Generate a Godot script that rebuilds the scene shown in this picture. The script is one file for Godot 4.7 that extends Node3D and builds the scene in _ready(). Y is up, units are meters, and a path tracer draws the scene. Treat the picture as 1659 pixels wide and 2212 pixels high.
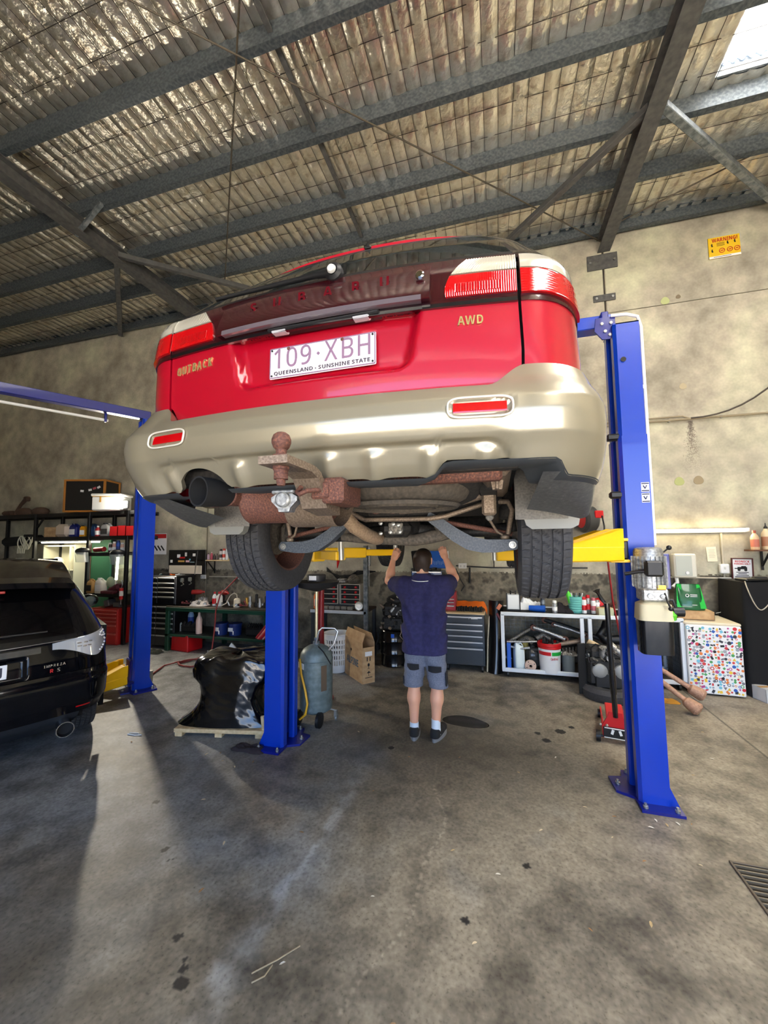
extends Node3D
# Two-post lift workshop: red and gold wagon raised, mechanic beneath it, black hatchback at the side.
var M := {}
var taken := {}
var cache := {}
var rng := RandomNumberGenerator.new()
var nz := FastNoiseLite.new()

# ---------- mesh collector ----------
class Mb:
	var st := SurfaceTool.new()
	var t := Transform3D.IDENTITY
	var g := 1
	func _init():
		st.begin(Mesh.PRIMITIVE_TRIANGLES)
		st.set_uv(Vector2.ZERO)
		st.set_smooth_group(-1)
	func flat(): st.set_smooth_group(-1)
	func soft():
		g += 1
		st.set_smooth_group(g)
	func tri(a: Vector3, b: Vector3, c: Vector3):
		st.add_vertex(t * a); st.add_vertex(t * b); st.add_vertex(t * c)
	func quad(a: Vector3, b: Vector3, c: Vector3, d: Vector3):
		tri(a, b, c); tri(a, c, d)
	func uvquad(a: Vector3, b: Vector3, c: Vector3, d: Vector3, u0 := Vector2(0, 1), u1 := Vector2(1, 0)):
		# a bottom left, b bottom right, c top right, d top left
		var p := [a, b, c, a, c, d]
		var u := [Vector2(u0.x, u0.y), Vector2(u1.x, u0.y), Vector2(u1.x, u1.y), Vector2(u0.x, u0.y), Vector2(u1.x, u1.y), Vector2(u0.x, u1.y)]
		for i in 6:
			st.set_uv(u[i]); st.add_vertex(t * (p[i] as Vector3))
		st.set_uv(Vector2.ZERO)
	func box(c: Vector3, s: Vector3, bev := 0.0, b := Basis.IDENTITY):
		flat()
		var h := s * 0.5
		var e: float = minf(bev, minf(h.x, minf(h.y, h.z)) * 0.9)
		var P := func(k: int, x: int, y: int, z: int) -> Vector3:
			var q := Vector3(x * (h.x - (e if k != 0 else 0.0)), y * (h.y - (e if k != 1 else 0.0)), z * (h.z - (e if k != 2 else 0.0)))
			return c + b * q
		for s1 in [-1, 1]:
			quad(P.call(0, s1, -1, -1), P.call(0, s1, 1, -1), P.call(0, s1, 1, 1), P.call(0, s1, -1, 1))
			quad(P.call(1, -1, s1, -1), P.call(1, 1, s1, -1), P.call(1, 1, s1, 1), P.call(1, -1, s1, 1))
			quad(P.call(2, -1, -1, s1), P.call(2, 1, -1, s1), P.call(2, 1, 1, s1), P.call(2, -1, 1, s1))
		if e <= 0.0: return
		for s1 in [-1, 1]:
			for s2 in [-1, 1]:
				quad(P.call(0, s1, s2, -1), P.call(0, s1, s2, 1), P.call(1, s1, s2, 1), P.call(1, s1, s2, -1))
				quad(P.call(0, s1, -1, s2), P.call(0, s1, 1, s2), P.call(2, s1, 1, s2), P.call(2, s1, -1, s2))
				quad(P.call(1, -1, s1, s2), P.call(1, 1, s1, s2), P.call(2, 1, s1, s2), P.call(2, -1, s1, s2))
				for s3 in [-1, 1]:
					tri(P.call(0, s1, s2, s3), P.call(1, s1, s2, s3), P.call(2, s1, s2, s3))
	func bar(a: Vector3, c: Vector3, w: float, h: float, bev := 0.0):
		var d := c - a
		var z := d.normalized()
		var x := Vector3.UP.cross(z)
		if x.length() < 0.01: x = Vector3.RIGHT
		x = x.normalized()
		box((a + c) * 0.5, Vector3(w, h, d.length()), bev, Basis(x, z.cross(x), z))
	func grid(pts: Array, wrap := false):
		# rows of equally many points, one smooth sheet
		soft()
		for i in pts.size() - 1:
			var r: Array = pts[i]
			var q: Array = pts[i + 1]
			var n := r.size()
			for j in (n if wrap else n - 1):
				var k := (j + 1) % n
				quad(r[j], r[k], q[k], q[j])
	func fan(r: Array):
		flat()
		var m := Vector3.ZERO
		for p in r: m += p
		m /= r.size()
		for j in r.size(): tri(m, r[j], r[(j + 1) % r.size()])
	func lathe(c: Vector3, prof: Array, n := 16, b := Basis.IDENTITY, wob := 0.0):
		# prof: Vector2(radius, height along b.y)
		var rings := []
		for p in prof:
			var r := []
			for j in n:
				var a := TAU * j / n
				var k: float = p.x * (1.0 + wob * sin(a * 3.0 + p.y * 9.0))
				r.append(c + b * Vector3(cos(a) * k, p.y, sin(a) * k))
			rings.append(r)
		soft()
		for i in rings.size() - 1:
			if i > 0:
				var d0: Vector2 = prof[i] - prof[i - 1]
				var d1: Vector2 = prof[i + 1] - prof[i]
				if absf(d0.angle_to(d1)) > 0.6: soft()
			for j in n:
				var k := (j + 1) % n
				quad(rings[i][j], rings[i][k], rings[i + 1][k], rings[i + 1][j])
	func cyl(a: Vector3, c: Vector3, r: float, n := 12, r2 := -1.0):
		if r2 < 0.0: r2 = r
		var y := (c - a).normalized()
		var x := y.cross(Vector3(0.31, 0.2, 0.93)).normalized()
		var l := (c - a).length()
		lathe(a, [Vector2(0, 0), Vector2(r, 0), Vector2(r2, l), Vector2(0, l)], n, Basis(x, y, x.cross(y)))
	func tube(pts: Array, r, n := 8, cap := true):
		# r: one radius or one for each point
		var rings := []
		var x := Vector3.ZERO
		for i in pts.size():
			var d: Vector3 = (pts[mini(i + 1, pts.size() - 1)] - pts[maxi(i - 1, 0)]).normalized()
			if x == Vector3.ZERO:
				x = d.cross(Vector3(0.21, 0.9, 0.37)).normalized()
			x = (x - d * x.dot(d)).normalized()
			var y := d.cross(x)
			var rad: float = r[i] if r is Array else r
			var row := []
			for j in n:
				var a := TAU * j / n
				row.append(pts[i] + (x * cos(a) + y * sin(a)) * rad)
			rings.append(row)
		grid(rings, true)
		if cap:
			fan(rings[0]); fan(rings[-1])
	func ext(poly: PackedVector2Array, z0: float, z1: float, x := Transform3D.IDENTITY, smooth := false):
		var n := poly.size()
		if smooth: soft()
		else: flat()
		for i in n:
			var a := poly[i]
			var c := poly[(i + 1) % n]
			quad(x * Vector3(a.x, a.y, z0), x * Vector3(c.x, c.y, z0), x * Vector3(c.x, c.y, z1), x * Vector3(a.x, a.y, z1))
		flat()
		var ix := Geometry2D.triangulate_polygon(poly)
		for i in range(0, ix.size(), 3):
			for z in [z0, z1]:
				tri(x * Vector3(poly[ix[i]].x, poly[ix[i]].y, z), x * Vector3(poly[ix[i + 1]].x, poly[ix[i + 1]].y, z), x * Vector3(poly[ix[i + 2]].x, poly[ix[i + 2]].y, z))
	func ball(c: Vector3, r: Vector3, n := 12, b := Basis.IDENTITY):
		var rings := []
		var m := maxi(n / 2, 4)
		for i in m + 1:
			var f := PI * i / m
			var row := []
			for j in n:
				var a := TAU * j / n
				row.append(c + b * Vector3(cos(a) * sin(f) * r.x, cos(f) * r.y, sin(a) * sin(f) * r.z))
			rings.append(row)
		grid(rings, true)
	func join(mesh: Mesh, x: Transform3D):
		st.append_from(mesh, 0, t * x)
	func mesh() -> ArrayMesh:
		st.generate_normals()
		return st.commit()

# ---------- scene tree helpers ----------
func numbered(called: String) -> String:
	var k: int = taken.get(called, 0)
	taken[called] = k + 1
	return called if k == 0 else "%s_%03d" % [called, k]
func tag(o: Node, label: String, category: String, group := "", kind := ""):
	if label: o.set_meta("label", label)
	if category: o.set_meta("category", category)
	if group: o.set_meta("group", group)
	if kind: o.set_meta("kind", kind)
	return o
func thing(called: String, label: String, category: String, at := Vector3.ZERO, turn := 0.0, group := "") -> Node3D:
	var o := Node3D.new()
	o.name = numbered(called)
	add_child(o)
	o.position = at
	o.rotation.y = turn
	tag(o, label, category, group)
	return o
func put(b: Mb, called: String, m: Material, parent: Node = null) -> MeshInstance3D:
	var o := MeshInstance3D.new()
	o.mesh = b.mesh()
	o.material_override = m
	o.name = numbered(called) if parent == null else called
	(self if parent == null else parent).add_child(o, true)
	return o
func put_mesh(mesh: Mesh, called: String, m: Material, parent: Node, at := Vector3.ZERO) -> MeshInstance3D:
	var o := MeshInstance3D.new()
	o.mesh = mesh
	o.material_override = m
	o.name = called
	parent.add_child(o, true)
	o.position = at
	return o
func solo(b: Mb, called: String, m: Material, label: String, category: String, group := "") -> MeshInstance3D:
	var o := put(b, called, m)
	tag(o, label, category, group)
	return o
func struct(b: Mb, called: String, m: Material) -> MeshInstance3D:
	var o := put(b, called, m)
	o.set_meta("kind", "structure")
	return o
func dup(src: Node3D, at: Vector3, turn := 0.0, label := "") -> Node3D:
	var o: Node3D = src.duplicate()
	var base := String(src.name)
	var re := RegEx.create_from_string("_\\d{3}$")
	o.name = numbered(re.sub(base, ""))
	add_child(o)
	o.position = at
	o.rotation.y = turn
	if label: o.set_meta("label", label)
	return o
func words(s: String, size: float, depth := 0.002, font := "Droid Sans", bold := true, italic := false) -> Mesh:
	var f := SystemFont.new()
	f.font_names = PackedStringArray([font])
	f.font_weight = 700 if bold else 400
	f.font_italic = italic
	var t := TextMesh.new()
	t.text = s
	t.font = f
	t.font_size = 32
	t.pixel_size = size / 23.0    # size = height of a capital
	t.depth = depth
	t.curve_step = 4.0
	return t
func write(s: String, size: float, m: Material, parent: Node, at: Vector3, called := "lettering", width := 0.0, basis_ := Basis.IDENTITY, font := "Droid Sans", depth := 0.002) -> MeshInstance3D:
	var o := put_mesh(words(s, size, depth, font), called, m, parent)
	var w: float = o.mesh.get_aabb().size.x
	var k := width / w if width > 0.0 and w > 0.0 else 1.0
	o.transform = Transform3D(basis_ * Basis.from_scale(Vector3(k, 1, 1)), at)
	return o

# ---------- textures and materials ----------
func noise_img(w: int, h: int, freq: float, sd: int, oct := 4, kind := FastNoiseLite.TYPE_SIMPLEX_SMOOTH) -> Image:
	var n := FastNoiseLite.new()
	n.noise_type = kind
	n.seed = sd
	n.frequency = freq
	n.fractal_octaves = oct
	return n.get_seamless_image(w, h)
func normal_tex(freq: float, sd: int, strength: float, oct := 5, kind := FastNoiseLite.TYPE_SIMPLEX_SMOOTH, size := 512) -> ImageTexture:
	var im := noise_img(size, size, freq, sd, oct, kind)
	im.convert(Image.FORMAT_RGBA8)
	im.bump_map_to_normal_map(strength)
	return ImageTexture.create_from_image(im)
func ramp_tex(freq: float, sd: int, cols: Array, oct := 5, size := 256) -> ImageTexture:
	# seamless noise coloured through a ramp of [position, Color]
	var d := noise_img(size, size, freq, sd, oct).get_data()
	var gr := Gradient.new()
	gr.offsets = PackedFloat32Array(cols.map(func(c): return c[0]))
	gr.colors = PackedColorArray(cols.map(func(c): return c[1]))
	var lut := PackedByteArray()
	for i in 256:
		var c := gr.sample(i / 255.0)
		lut.append_array(PackedByteArray([c.r8, c.g8, c.b8]))
	var o := PackedByteArray()
	o.resize(size * size * 3)
	for i in size * size:
		var k := d[i] * 3
		o[i * 3] = lut[k]; o[i * 3 + 1] = lut[k + 1]; o[i * 3 + 2] = lut[k + 2]
	return ImageTexture.create_from_image(Image.create_from_data(size, size, false, Image.FORMAT_RGB8, o))
func mat(c: Color, rough := 0.6, metal := 0.0, coat := 0.0) -> StandardMaterial3D:
	var key := "%s %.2f %.2f %.2f" % [c.to_html(), rough, metal, coat]
	if cache.has(key): return cache[key]
	var m := StandardMaterial3D.new()
	m.albedo_color = c
	m.roughness = rough
	m.metallic = metal
	if coat > 0.0:
		m.clearcoat_enabled = true
		m.clearcoat = coat
		m.clearcoat_roughness = 0.04
	m.cull_mode = BaseMaterial3D.CULL_DISABLED
	cache[key] = m
	return m
func tri_mat(tex: Texture2D, scale: float, rough := 0.7, metal := 0.0, nrm: Texture2D = null, nscale := 1.0, tint := Color.WHITE) -> StandardMaterial3D:
	var m := StandardMaterial3D.new()
	m.albedo_color = tint
	m.albedo_texture = tex
	m.roughness = rough
	m.metallic = metal
	m.uv1_triplanar = true
	m.uv1_world_triplanar = true
	m.uv1_scale = Vector3.ONE * scale
	if nrm:
		m.normal_enabled = true
		m.normal_texture = nrm
		m.normal_scale = nscale
	m.cull_mode = BaseMaterial3D.CULL_DISABLED
	return m
func glow(c: Color, e: float) -> StandardMaterial3D:
	var m := StandardMaterial3D.new()
	m.albedo_color = c
	m.emission_enabled = true
	m.emission = c
	m.emission_energy_multiplier = e
	return m
func pane(c: Color, a: float, rough := 0.02) -> StandardMaterial3D:
	var m := StandardMaterial3D.new()
	m.albedo_color = Color(c, a)
	m.transparency = BaseMaterial3D.TRANSPARENCY_ALPHA
	m.roughness = rough
	m.cull_mode = BaseMaterial3D.CULL_DISABLED
	return m
func C(r: int, g: int, b: int) -> Color: return Color8(r, g, b)

func make_materials():
	M.red = mat(C(172, 4, 34), 0.3, 0.2, 0.9)
	M.gold = mat(C(158, 149, 126), 0.36, 0.5, 0.8)
	M.maroon = mat(C(48, 8, 14), 0.2, 0.0, 1.0)
	M.lens = mat(C(178, 4, 12), 0.12, 0.0, 1.0)
	M.lens_deep = mat(C(165, 4, 12), 0.15, 0.0, 1.0)
	M.car_glass = pane(C(14, 22, 20), 0.93)
	M.lens_clear = mat(C(196, 190, 172), 0.12, 0.3, 1.0)
	M.seam = mat(C(14, 12, 12), 0.6)
	M.black = mat(C(20, 20, 21), 0.45)
	M.black_gloss = mat(C(12, 12, 14), 0.18, 0.0, 0.6)
	M.black_matte = mat(C(22, 22, 23), 0.85)
	M.grey_plastic = mat(C(96, 98, 98), 0.5)
	M.dark_grey = mat(C(56, 60, 64), 0.5)
	M.cladding = tri_mat(ramp_tex(0.03, 26, [[0.1, C(66, 68, 70)], [0.85, C(94, 96, 96)], [0.97, C(170, 170, 166)]]), 7.0, 0.5)
	M.rubber = tri_mat(ramp_tex(0.03, 5, [[0.0, C(46, 46, 48)], [1.0, C(66, 66, 68)]]), 6.0, 0.8)
	M.blue = mat(C(6, 56, 176), 0.3, 0.0, 0.4)
	M.blue_dark = mat(C(10, 22, 120), 0.35, 0.0, 0.3)
	M.yellow = mat(C(250, 196, 8), 0.4, 0.0, 0.3)
	M.white = mat(C(236, 236, 232), 0.5)
	M.cream = mat(C(222, 208, 172), 0.6)
	M.steel = mat(C(190, 192, 192), 0.28, 0.9)
	M.bolt = mat(C(170, 170, 165), 0.4, 0.8)
	M.galv = tri_mat(ramp_tex(0.02, 9, [[0.2, C(92, 100, 106)], [0.5, C(122, 130, 134)], [0.8, C(150, 156, 158)]]), 2.0, 0.5, 0.55)
	M.purlin = tri_mat(ramp_tex(0.03, 8, [[0.1, C(66, 74, 80)], [0.5, C(84, 92, 97)], [0.9, C(104, 110, 114)]]), 3.0, 0.5, 0.4)
	M.beam = tri_mat(ramp_tex(0.03, 10, [[0.1, C(74, 74, 74)], [0.9, C(98, 98, 95)]]), 1.3, 0.7, 0.1)
	M.under = tri_mat(ramp_tex(0.02, 11, [[0.1, C(62, 56, 50)], [0.5, C(80, 73, 64)], [0.9, C(102, 94, 82)]]), 9.0, 0.85)
	M.under_dark = tri_mat(ramp_tex(0.02, 12, [[0.1, C(24, 23, 22)], [0.9, C(56, 52, 48)]]), 9.0, 0.9)
	M.liner = tri_mat(ramp_tex(0.03, 13, [[0.1, C(92, 90, 86)], [0.5, C(110, 107, 101)], [0.9, C(128, 124, 116)]]), 10.0, 0.7)
	M.rust = tri_mat(ramp_tex(0.03, 14, [[0.1, C(78, 50, 44)], [0.5, C(104, 70, 60)], [0.8, C(132, 86, 68)], [0.97, C(186, 120, 84)]]), 14.0, 0.75, 0.3)
	M.old_steel = tri_mat(ramp_tex(0.03, 15, [[0.1, C(112, 96, 82)], [0.5, C(136, 119, 102)], [0.9, C(162, 146, 128)]]), 13.0, 0.55, 0.5)
	M.arm_paint = tri_mat(ramp_tex(0.04, 16, [[0.1, C(52, 60, 70)], [0.6, C(74, 82, 92)], [0.9, C(88, 94, 100)], [0.985, C(170, 168, 160)]]), 9.0, 0.5)
	M.alu = tri_mat(ramp_tex(0.03, 17, [[0.1, C(128, 128, 126)], [0.9, C(206, 206, 202)]]), 6.0, 0.42, 0.7)
	M.grimy_alu = tri_mat(ramp_tex(0.03, 18, [[0.1, C(52, 50, 46)], [0.5, C(104, 100, 92)], [0.9, C(168, 162, 150)]]), 7.0, 0.5, 0.5)
	M.engine_black = tri_mat(ramp_tex(0.04, 19, [[0.1, C(14, 14, 14)], [0.6, C(38, 36, 34)], [0.95, C(74, 70, 64)]]), 6.0, 0.6, 0.2)
	M.green_steel = mat(C(18, 66, 48), 0.45, 0.1, 0.2)
	M.chrome = mat(C(225, 225, 225), 0.08, 1.0)
	M.tool_black = mat(C(18, 18, 20), 0.3, 0.0, 0.3)
	M.tool_red = mat(C(188, 40, 36), 0.4, 0.0, 0.3)
	M.card = tri_mat(ramp_tex(0.02, 20, [[0.1, C(176, 140, 98)], [0.9, C(206, 172, 128)]]), 2.0, 0.85)
	M.wood = tri_mat(ramp_tex(0.02, 21, [[0.1, C(196, 166, 120)], [0.9, C(232, 208, 164)]]), 3.0, 0.7)
	M.skin = mat(C(222, 166, 136), 0.5)
	M.skin.subsurf_scatter_enabled = true
	M.skin.subsurf_scatter_strength = 0.15
	M.hair = tri_mat(ramp_tex(0.09, 22, [[0.1, C(26, 18, 14)], [0.9, C(66, 46, 34)]]), 14.0, 0.6)
	M.shirt = tri_mat(ramp_tex(0.02, 23, [[0.1, C(32, 32, 72)], [0.9, C(46, 46, 92)]]), 4.0, 0.9)
	M.shorts = tri_mat(ramp_tex(0.03, 24, [[0.1, C(92, 98, 114)], [0.9, C(122, 128, 144)]]), 8.0, 0.95)
	M.shorts_black = mat(C(30, 30, 34), 0.9)
	M.sock = mat(C(206, 216, 226), 0.9)
	M.sole = mat(C(120, 120, 120), 0.7)
	M.red_plain = mat(C(200, 20, 26), 0.45)
	M.orange = mat(C(250, 116, 24), 0.6)
	M.green = mat(C(30, 160, 60), 0.4)
	M.blue_plain = mat(C(24, 90, 190), 0.4)
	M.paper = mat(C(238, 238, 236), 0.8)
	M.ink = mat(C(24, 24, 26), 0.7)
	M.ink_red = mat(C(190, 30, 30), 0.7)
	M.brass = mat(C(196, 150, 70), 0.4, 0.7)
	M.copper = tri_mat(ramp_tex(0.03, 25, [[0.1, C(150, 112, 88)], [0.9, C(202, 160, 132)]]), 5.0, 0.6, 0.15)

func _ready():
	rng.seed = 41
	nz.seed = 7
	nz.noise_type = FastNoiseLite.TYPE_SIMPLEX_SMOOTH
	# camera: ultra-wide lens at head height, turned a little from the back wall's square
	var cam := Camera3D.new()
	cam.name = "camera"
	add_child(cam)
	cam.position = Vector3(0, 1.75, 0)
	cam.basis = Basis(Vector3.UP, deg_to_rad(16.0)) * Basis(Vector3.RIGHT, deg_to_rad(4.565)) * Basis(Vector3.BACK, deg_to_rad(-0.54))
	cam.fov = rad_to_deg(2.0 * atan(1106.0 / 850.0))
	cam.near = 0.05
	cam.current = true
	# sky, sun, exposure
	var we := WorldEnvironment.new()
	we.name = "world_environment"
	var env := Environment.new()
	env.background_mode = Environment.BG_SKY
	var sky := Sky.new()
	var sm := ProceduralSkyMaterial.new()
	sm.sky_top_color = C(120, 170, 235)
	sm.sky_horizon_color = C(214, 226, 240)
	sm.ground_horizon_color = C(214, 226, 240)
	sm.ground_bottom_color = C(150, 146, 138)
	sm.sky_energy_multiplier = 1.5
	sky.sky_material = sm
	env.sky = sky
	env.tonemap_mode = Environment.TONE_MAPPER_LINEAR
	env.tonemap_exposure = 2.75
	env.sdfgi_enabled = true
	env.ssao_enabled = true
	env.ssil_enabled = true
	we.environment = env
	add_child(we)
	var sun := DirectionalLight3D.new()
	sun.name = "sun"
	sun.light_color = Color(1.0, 0.95, 0.87)
	sun.light_energy = 9.0
	sun.light_angular_distance = 0.6
	sun.shadow_enabled = true
	add_child(sun)
	sun.look_at_from_position(Vector3(3.6, 7.0, -1.2), Vector3.ZERO)
	print("t0 ", Time.get_ticks_msec())
	make_materials()
	print("materials ", Time.get_ticks_msec())
	build_room()
	print("room ", Time.get_ticks_msec())
	build_ceiling()
	print("ceiling ", Time.get_ticks_msec())
	build_wagon()
	print("wagon ", Time.get_ticks_msec())
	build_under()
	build_lifts()
	build_hatch()
	print("lifts ", Time.get_ticks_msec())
	build_man()
	print("man ", Time.get_ticks_msec())
	build_right()
	build_middle()
	build_left()
	build_floor_things()
	print("all ", Time.get_ticks_msec())

# ---------- the room ----------
func floor_tex() -> ImageTexture:
	# 18 m x 9.3 m of worn workshop concrete: x -12..6, z -6.3..3
	var w := 2048
	var h := 1058
	var big := noise_img(w, h, 0.006, 31, 5).get_data()
	var mid := noise_img(w, h, 0.035, 32, 4).get_data()
	var fine := noise_img(w, h, 0.25, 33, 3).get_data()
	var o := PackedByteArray()
	o.resize(w * h * 3)
	for y in h:
		var z := -6.3 + 9.3 * y / h
		var oily := clampf(1.0 - absf(z + 3.6) / 1.3, 0.0, 1.0)
		for x in w:
			var i := y * w + x
			var wx := -12.0 + 18.0 * x / w
			var a := big[i] / 255.0
			var b := mid[i] / 255.0
			var c := fine[i] / 255.0
			# tread-polished, dusty and oil-darkened patches
			var k := 0.78 + 0.52 * (a - 0.5) + 0.42 * (b - 0.5) + 0.24 * (c - 0.5)
			var cool := clampf((-0.9 - wx) * 0.5 + (a - 0.5) * 2.2, 0.0, 1.0)  # bluish sky light painted into the slab colour toward the left
			var r := lerpf(176.0, 160.0, cool) * k
			var g := lerpf(164.0, 162.0, cool) * k
			var bl := lerpf(143.0, 163.0, cool) * k
			# oil worked into the slab under the lift
			var od := clampf(1.0 - absf(wx + 0.5) / 1.5, 0.0, 1.0) * oily
			var oil := clampf((od + (b - 0.5) * 1.1 + (a - 0.5) * 0.8 - 0.28) * 1.6, 0.0, 1.0)
			var f := 1.0 - 0.42 * oil
			# pale worn strip along a line of traffic
			if z > -3.9 and z < -0.6:
				var s := absf(wx + 1.08 + 0.03 * sin(z * 3.0) + (b - 0.5) * 0.10) / (0.05 + 0.03 * sin(z * 4.0 + 1.0))
				var st := clampf(1.35 - s, 0.0, 1.0) * clampf(0.25 + (b - 0.25) * 1.4, 0.0, 1.0) * clampf(1.0 - absf(z + 2.1) / 1.7, 0.0, 1.0)
				r = lerpf(r, 214.0, st * 0.7); g = lerpf(g, 220.0, st * 0.7); bl = lerpf(bl, 228.0, st * 0.7)
			# wandering crack and the saw-cut joint
			var cx := -0.52 + 0.12 * sin(z * 2.3 + 1.0) + 0.03 * sin(z * 9.0)
			if z > -3.3 and z < -1.2 and absf(wx - cx) < 0.008 and c > 0.5: f *= 1.16
			if absf(wx - 2.03) < 0.008: f *= 0.62
			o[i * 3] = clampi(int(r * f), 0, 255)
			o[i * 3 + 1] = clampi(int(g * f), 0, 255)
			o[i * 3 + 2] = clampi(int(bl * f), 0, 255)
	# drips of oil
	var im := Image.create_from_data(w, h, false, Image.FORMAT_RGB8, o)
	for d in [[-1.893, -1.97, 0.02], [-1.811, -1.92, 0.013], [-1.427, -1.575, 0.022], [-1.33, -1.506, 0.014], [-1.309, -1.466, 0.026], [-1.277, -1.427, 0.03], [0.36, -3.875, 0.04], [0.5, -4.09, 0.05], [0.3, -4.0, 0.03], [0.62, -4.2, 0.03], [-0.93, -3.4, 0.03], [-0.2, -2.0, 0.02], [0.1, -2.4, 0.02], [-2.3, -2.3, 0.02]]:
		var px := int((d[0] + 12.0) / 18.0 * w)
		var py := int((d[1] + 6.3) / 9.3 * h)
		var rr := int(d[2] / 18.0 * w)
		for yy in range(-rr, rr + 1):
			for xx in range(-rr, rr + 1):
				if xx * xx + yy * yy <= rr * rr + rng.randi_range(-2, 2):
					im.set_pixel(px + xx, py + yy, C(40, 38, 36))
	return ImageTexture.create_from_image(im)

func wall_tex() -> ImageTexture:
	# painted above, bare stained concrete below 1.3 m: x -12..6, y 0..6.3
	var w := 2048
	var h := 716
	var big := noise_img(w, h, 0.007, 51, 5).get_data()
	var mid := noise_img(w, h, 0.03, 52, 5).get_data()
	var fine := noise_img(w, h, 0.2, 53, 3).get_data()
	var o := PackedByteArray()
	o.resize(w * h * 3)
	for y in h:
		var wy := 6.3 * (1.0 - float(y) / h)
		for x in w:
			var i := y * w + x
			var a := big[i] / 255.0
			var b := mid[i] / 255.0
			var c := fine[i] / 255.0
			var r: float
			var g: float
			var bl: float
			if wy > 1.30 + (0.012 if c > 0.5 else 0.0):
				var k := 0.90 + 0.36 * (a - 0.5) + 0.20 * (b - 0.5) + 0.08 * (c - 0.5)
				var green := clampf((a - 0.45) * 2.0, 0.0, 1.0)
				r = lerpf(194.0, 188.0, green) * k
				g = lerpf(186.0, 188.0, green) * k
				bl = lerpf(166.0, 160.0, green) * k
			else:
				var k := 0.72 + 0.5 * (a - 0.5) + 0.5 * (b - 0.5) + 0.14 * (c - 0.5)
				# black mould clinging under the paint edge and in blotches
				var blot := clampf((b - 0.52) * 5.0, 0.0, 1.0) * clampf((wy - 0.75 + (a - 0.5) * 0.6) * 3.0, 0.0, 1.0)
				k *= 1.0 - 0.5 * blot
				r = 176.0 * k; g = 166.0 * k; bl = 142.0 * k
			o[i * 3] = clampi(int(r), 0, 255)
			o[i * 3 + 1] = clampi(int(g), 0, 255)
			o[i * 3 + 2] = clampi(int(bl), 0, 255)
	var im := Image.create_from_data(w, h, false, Image.FORMAT_RGB8, o)
	# soot streak below the cable clip
	for k in 90:
		var yy := 3.36 - k * 0.008
		for s in 14:
			var xx := 2.55 + rng.randfn(0.0, 0.012 + k * 0.0006)
			var px := Vector2i(int((xx + 12.0) / 18.0 * w), int((1.0 - yy / 6.3) * h))
			im.set_pixelv(px, im.get_pixelv(px).lerp(C(92, 82, 74), 0.5 * (1.0 - k / 95.0)))
	return ImageTexture.create_from_image(im)

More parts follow.
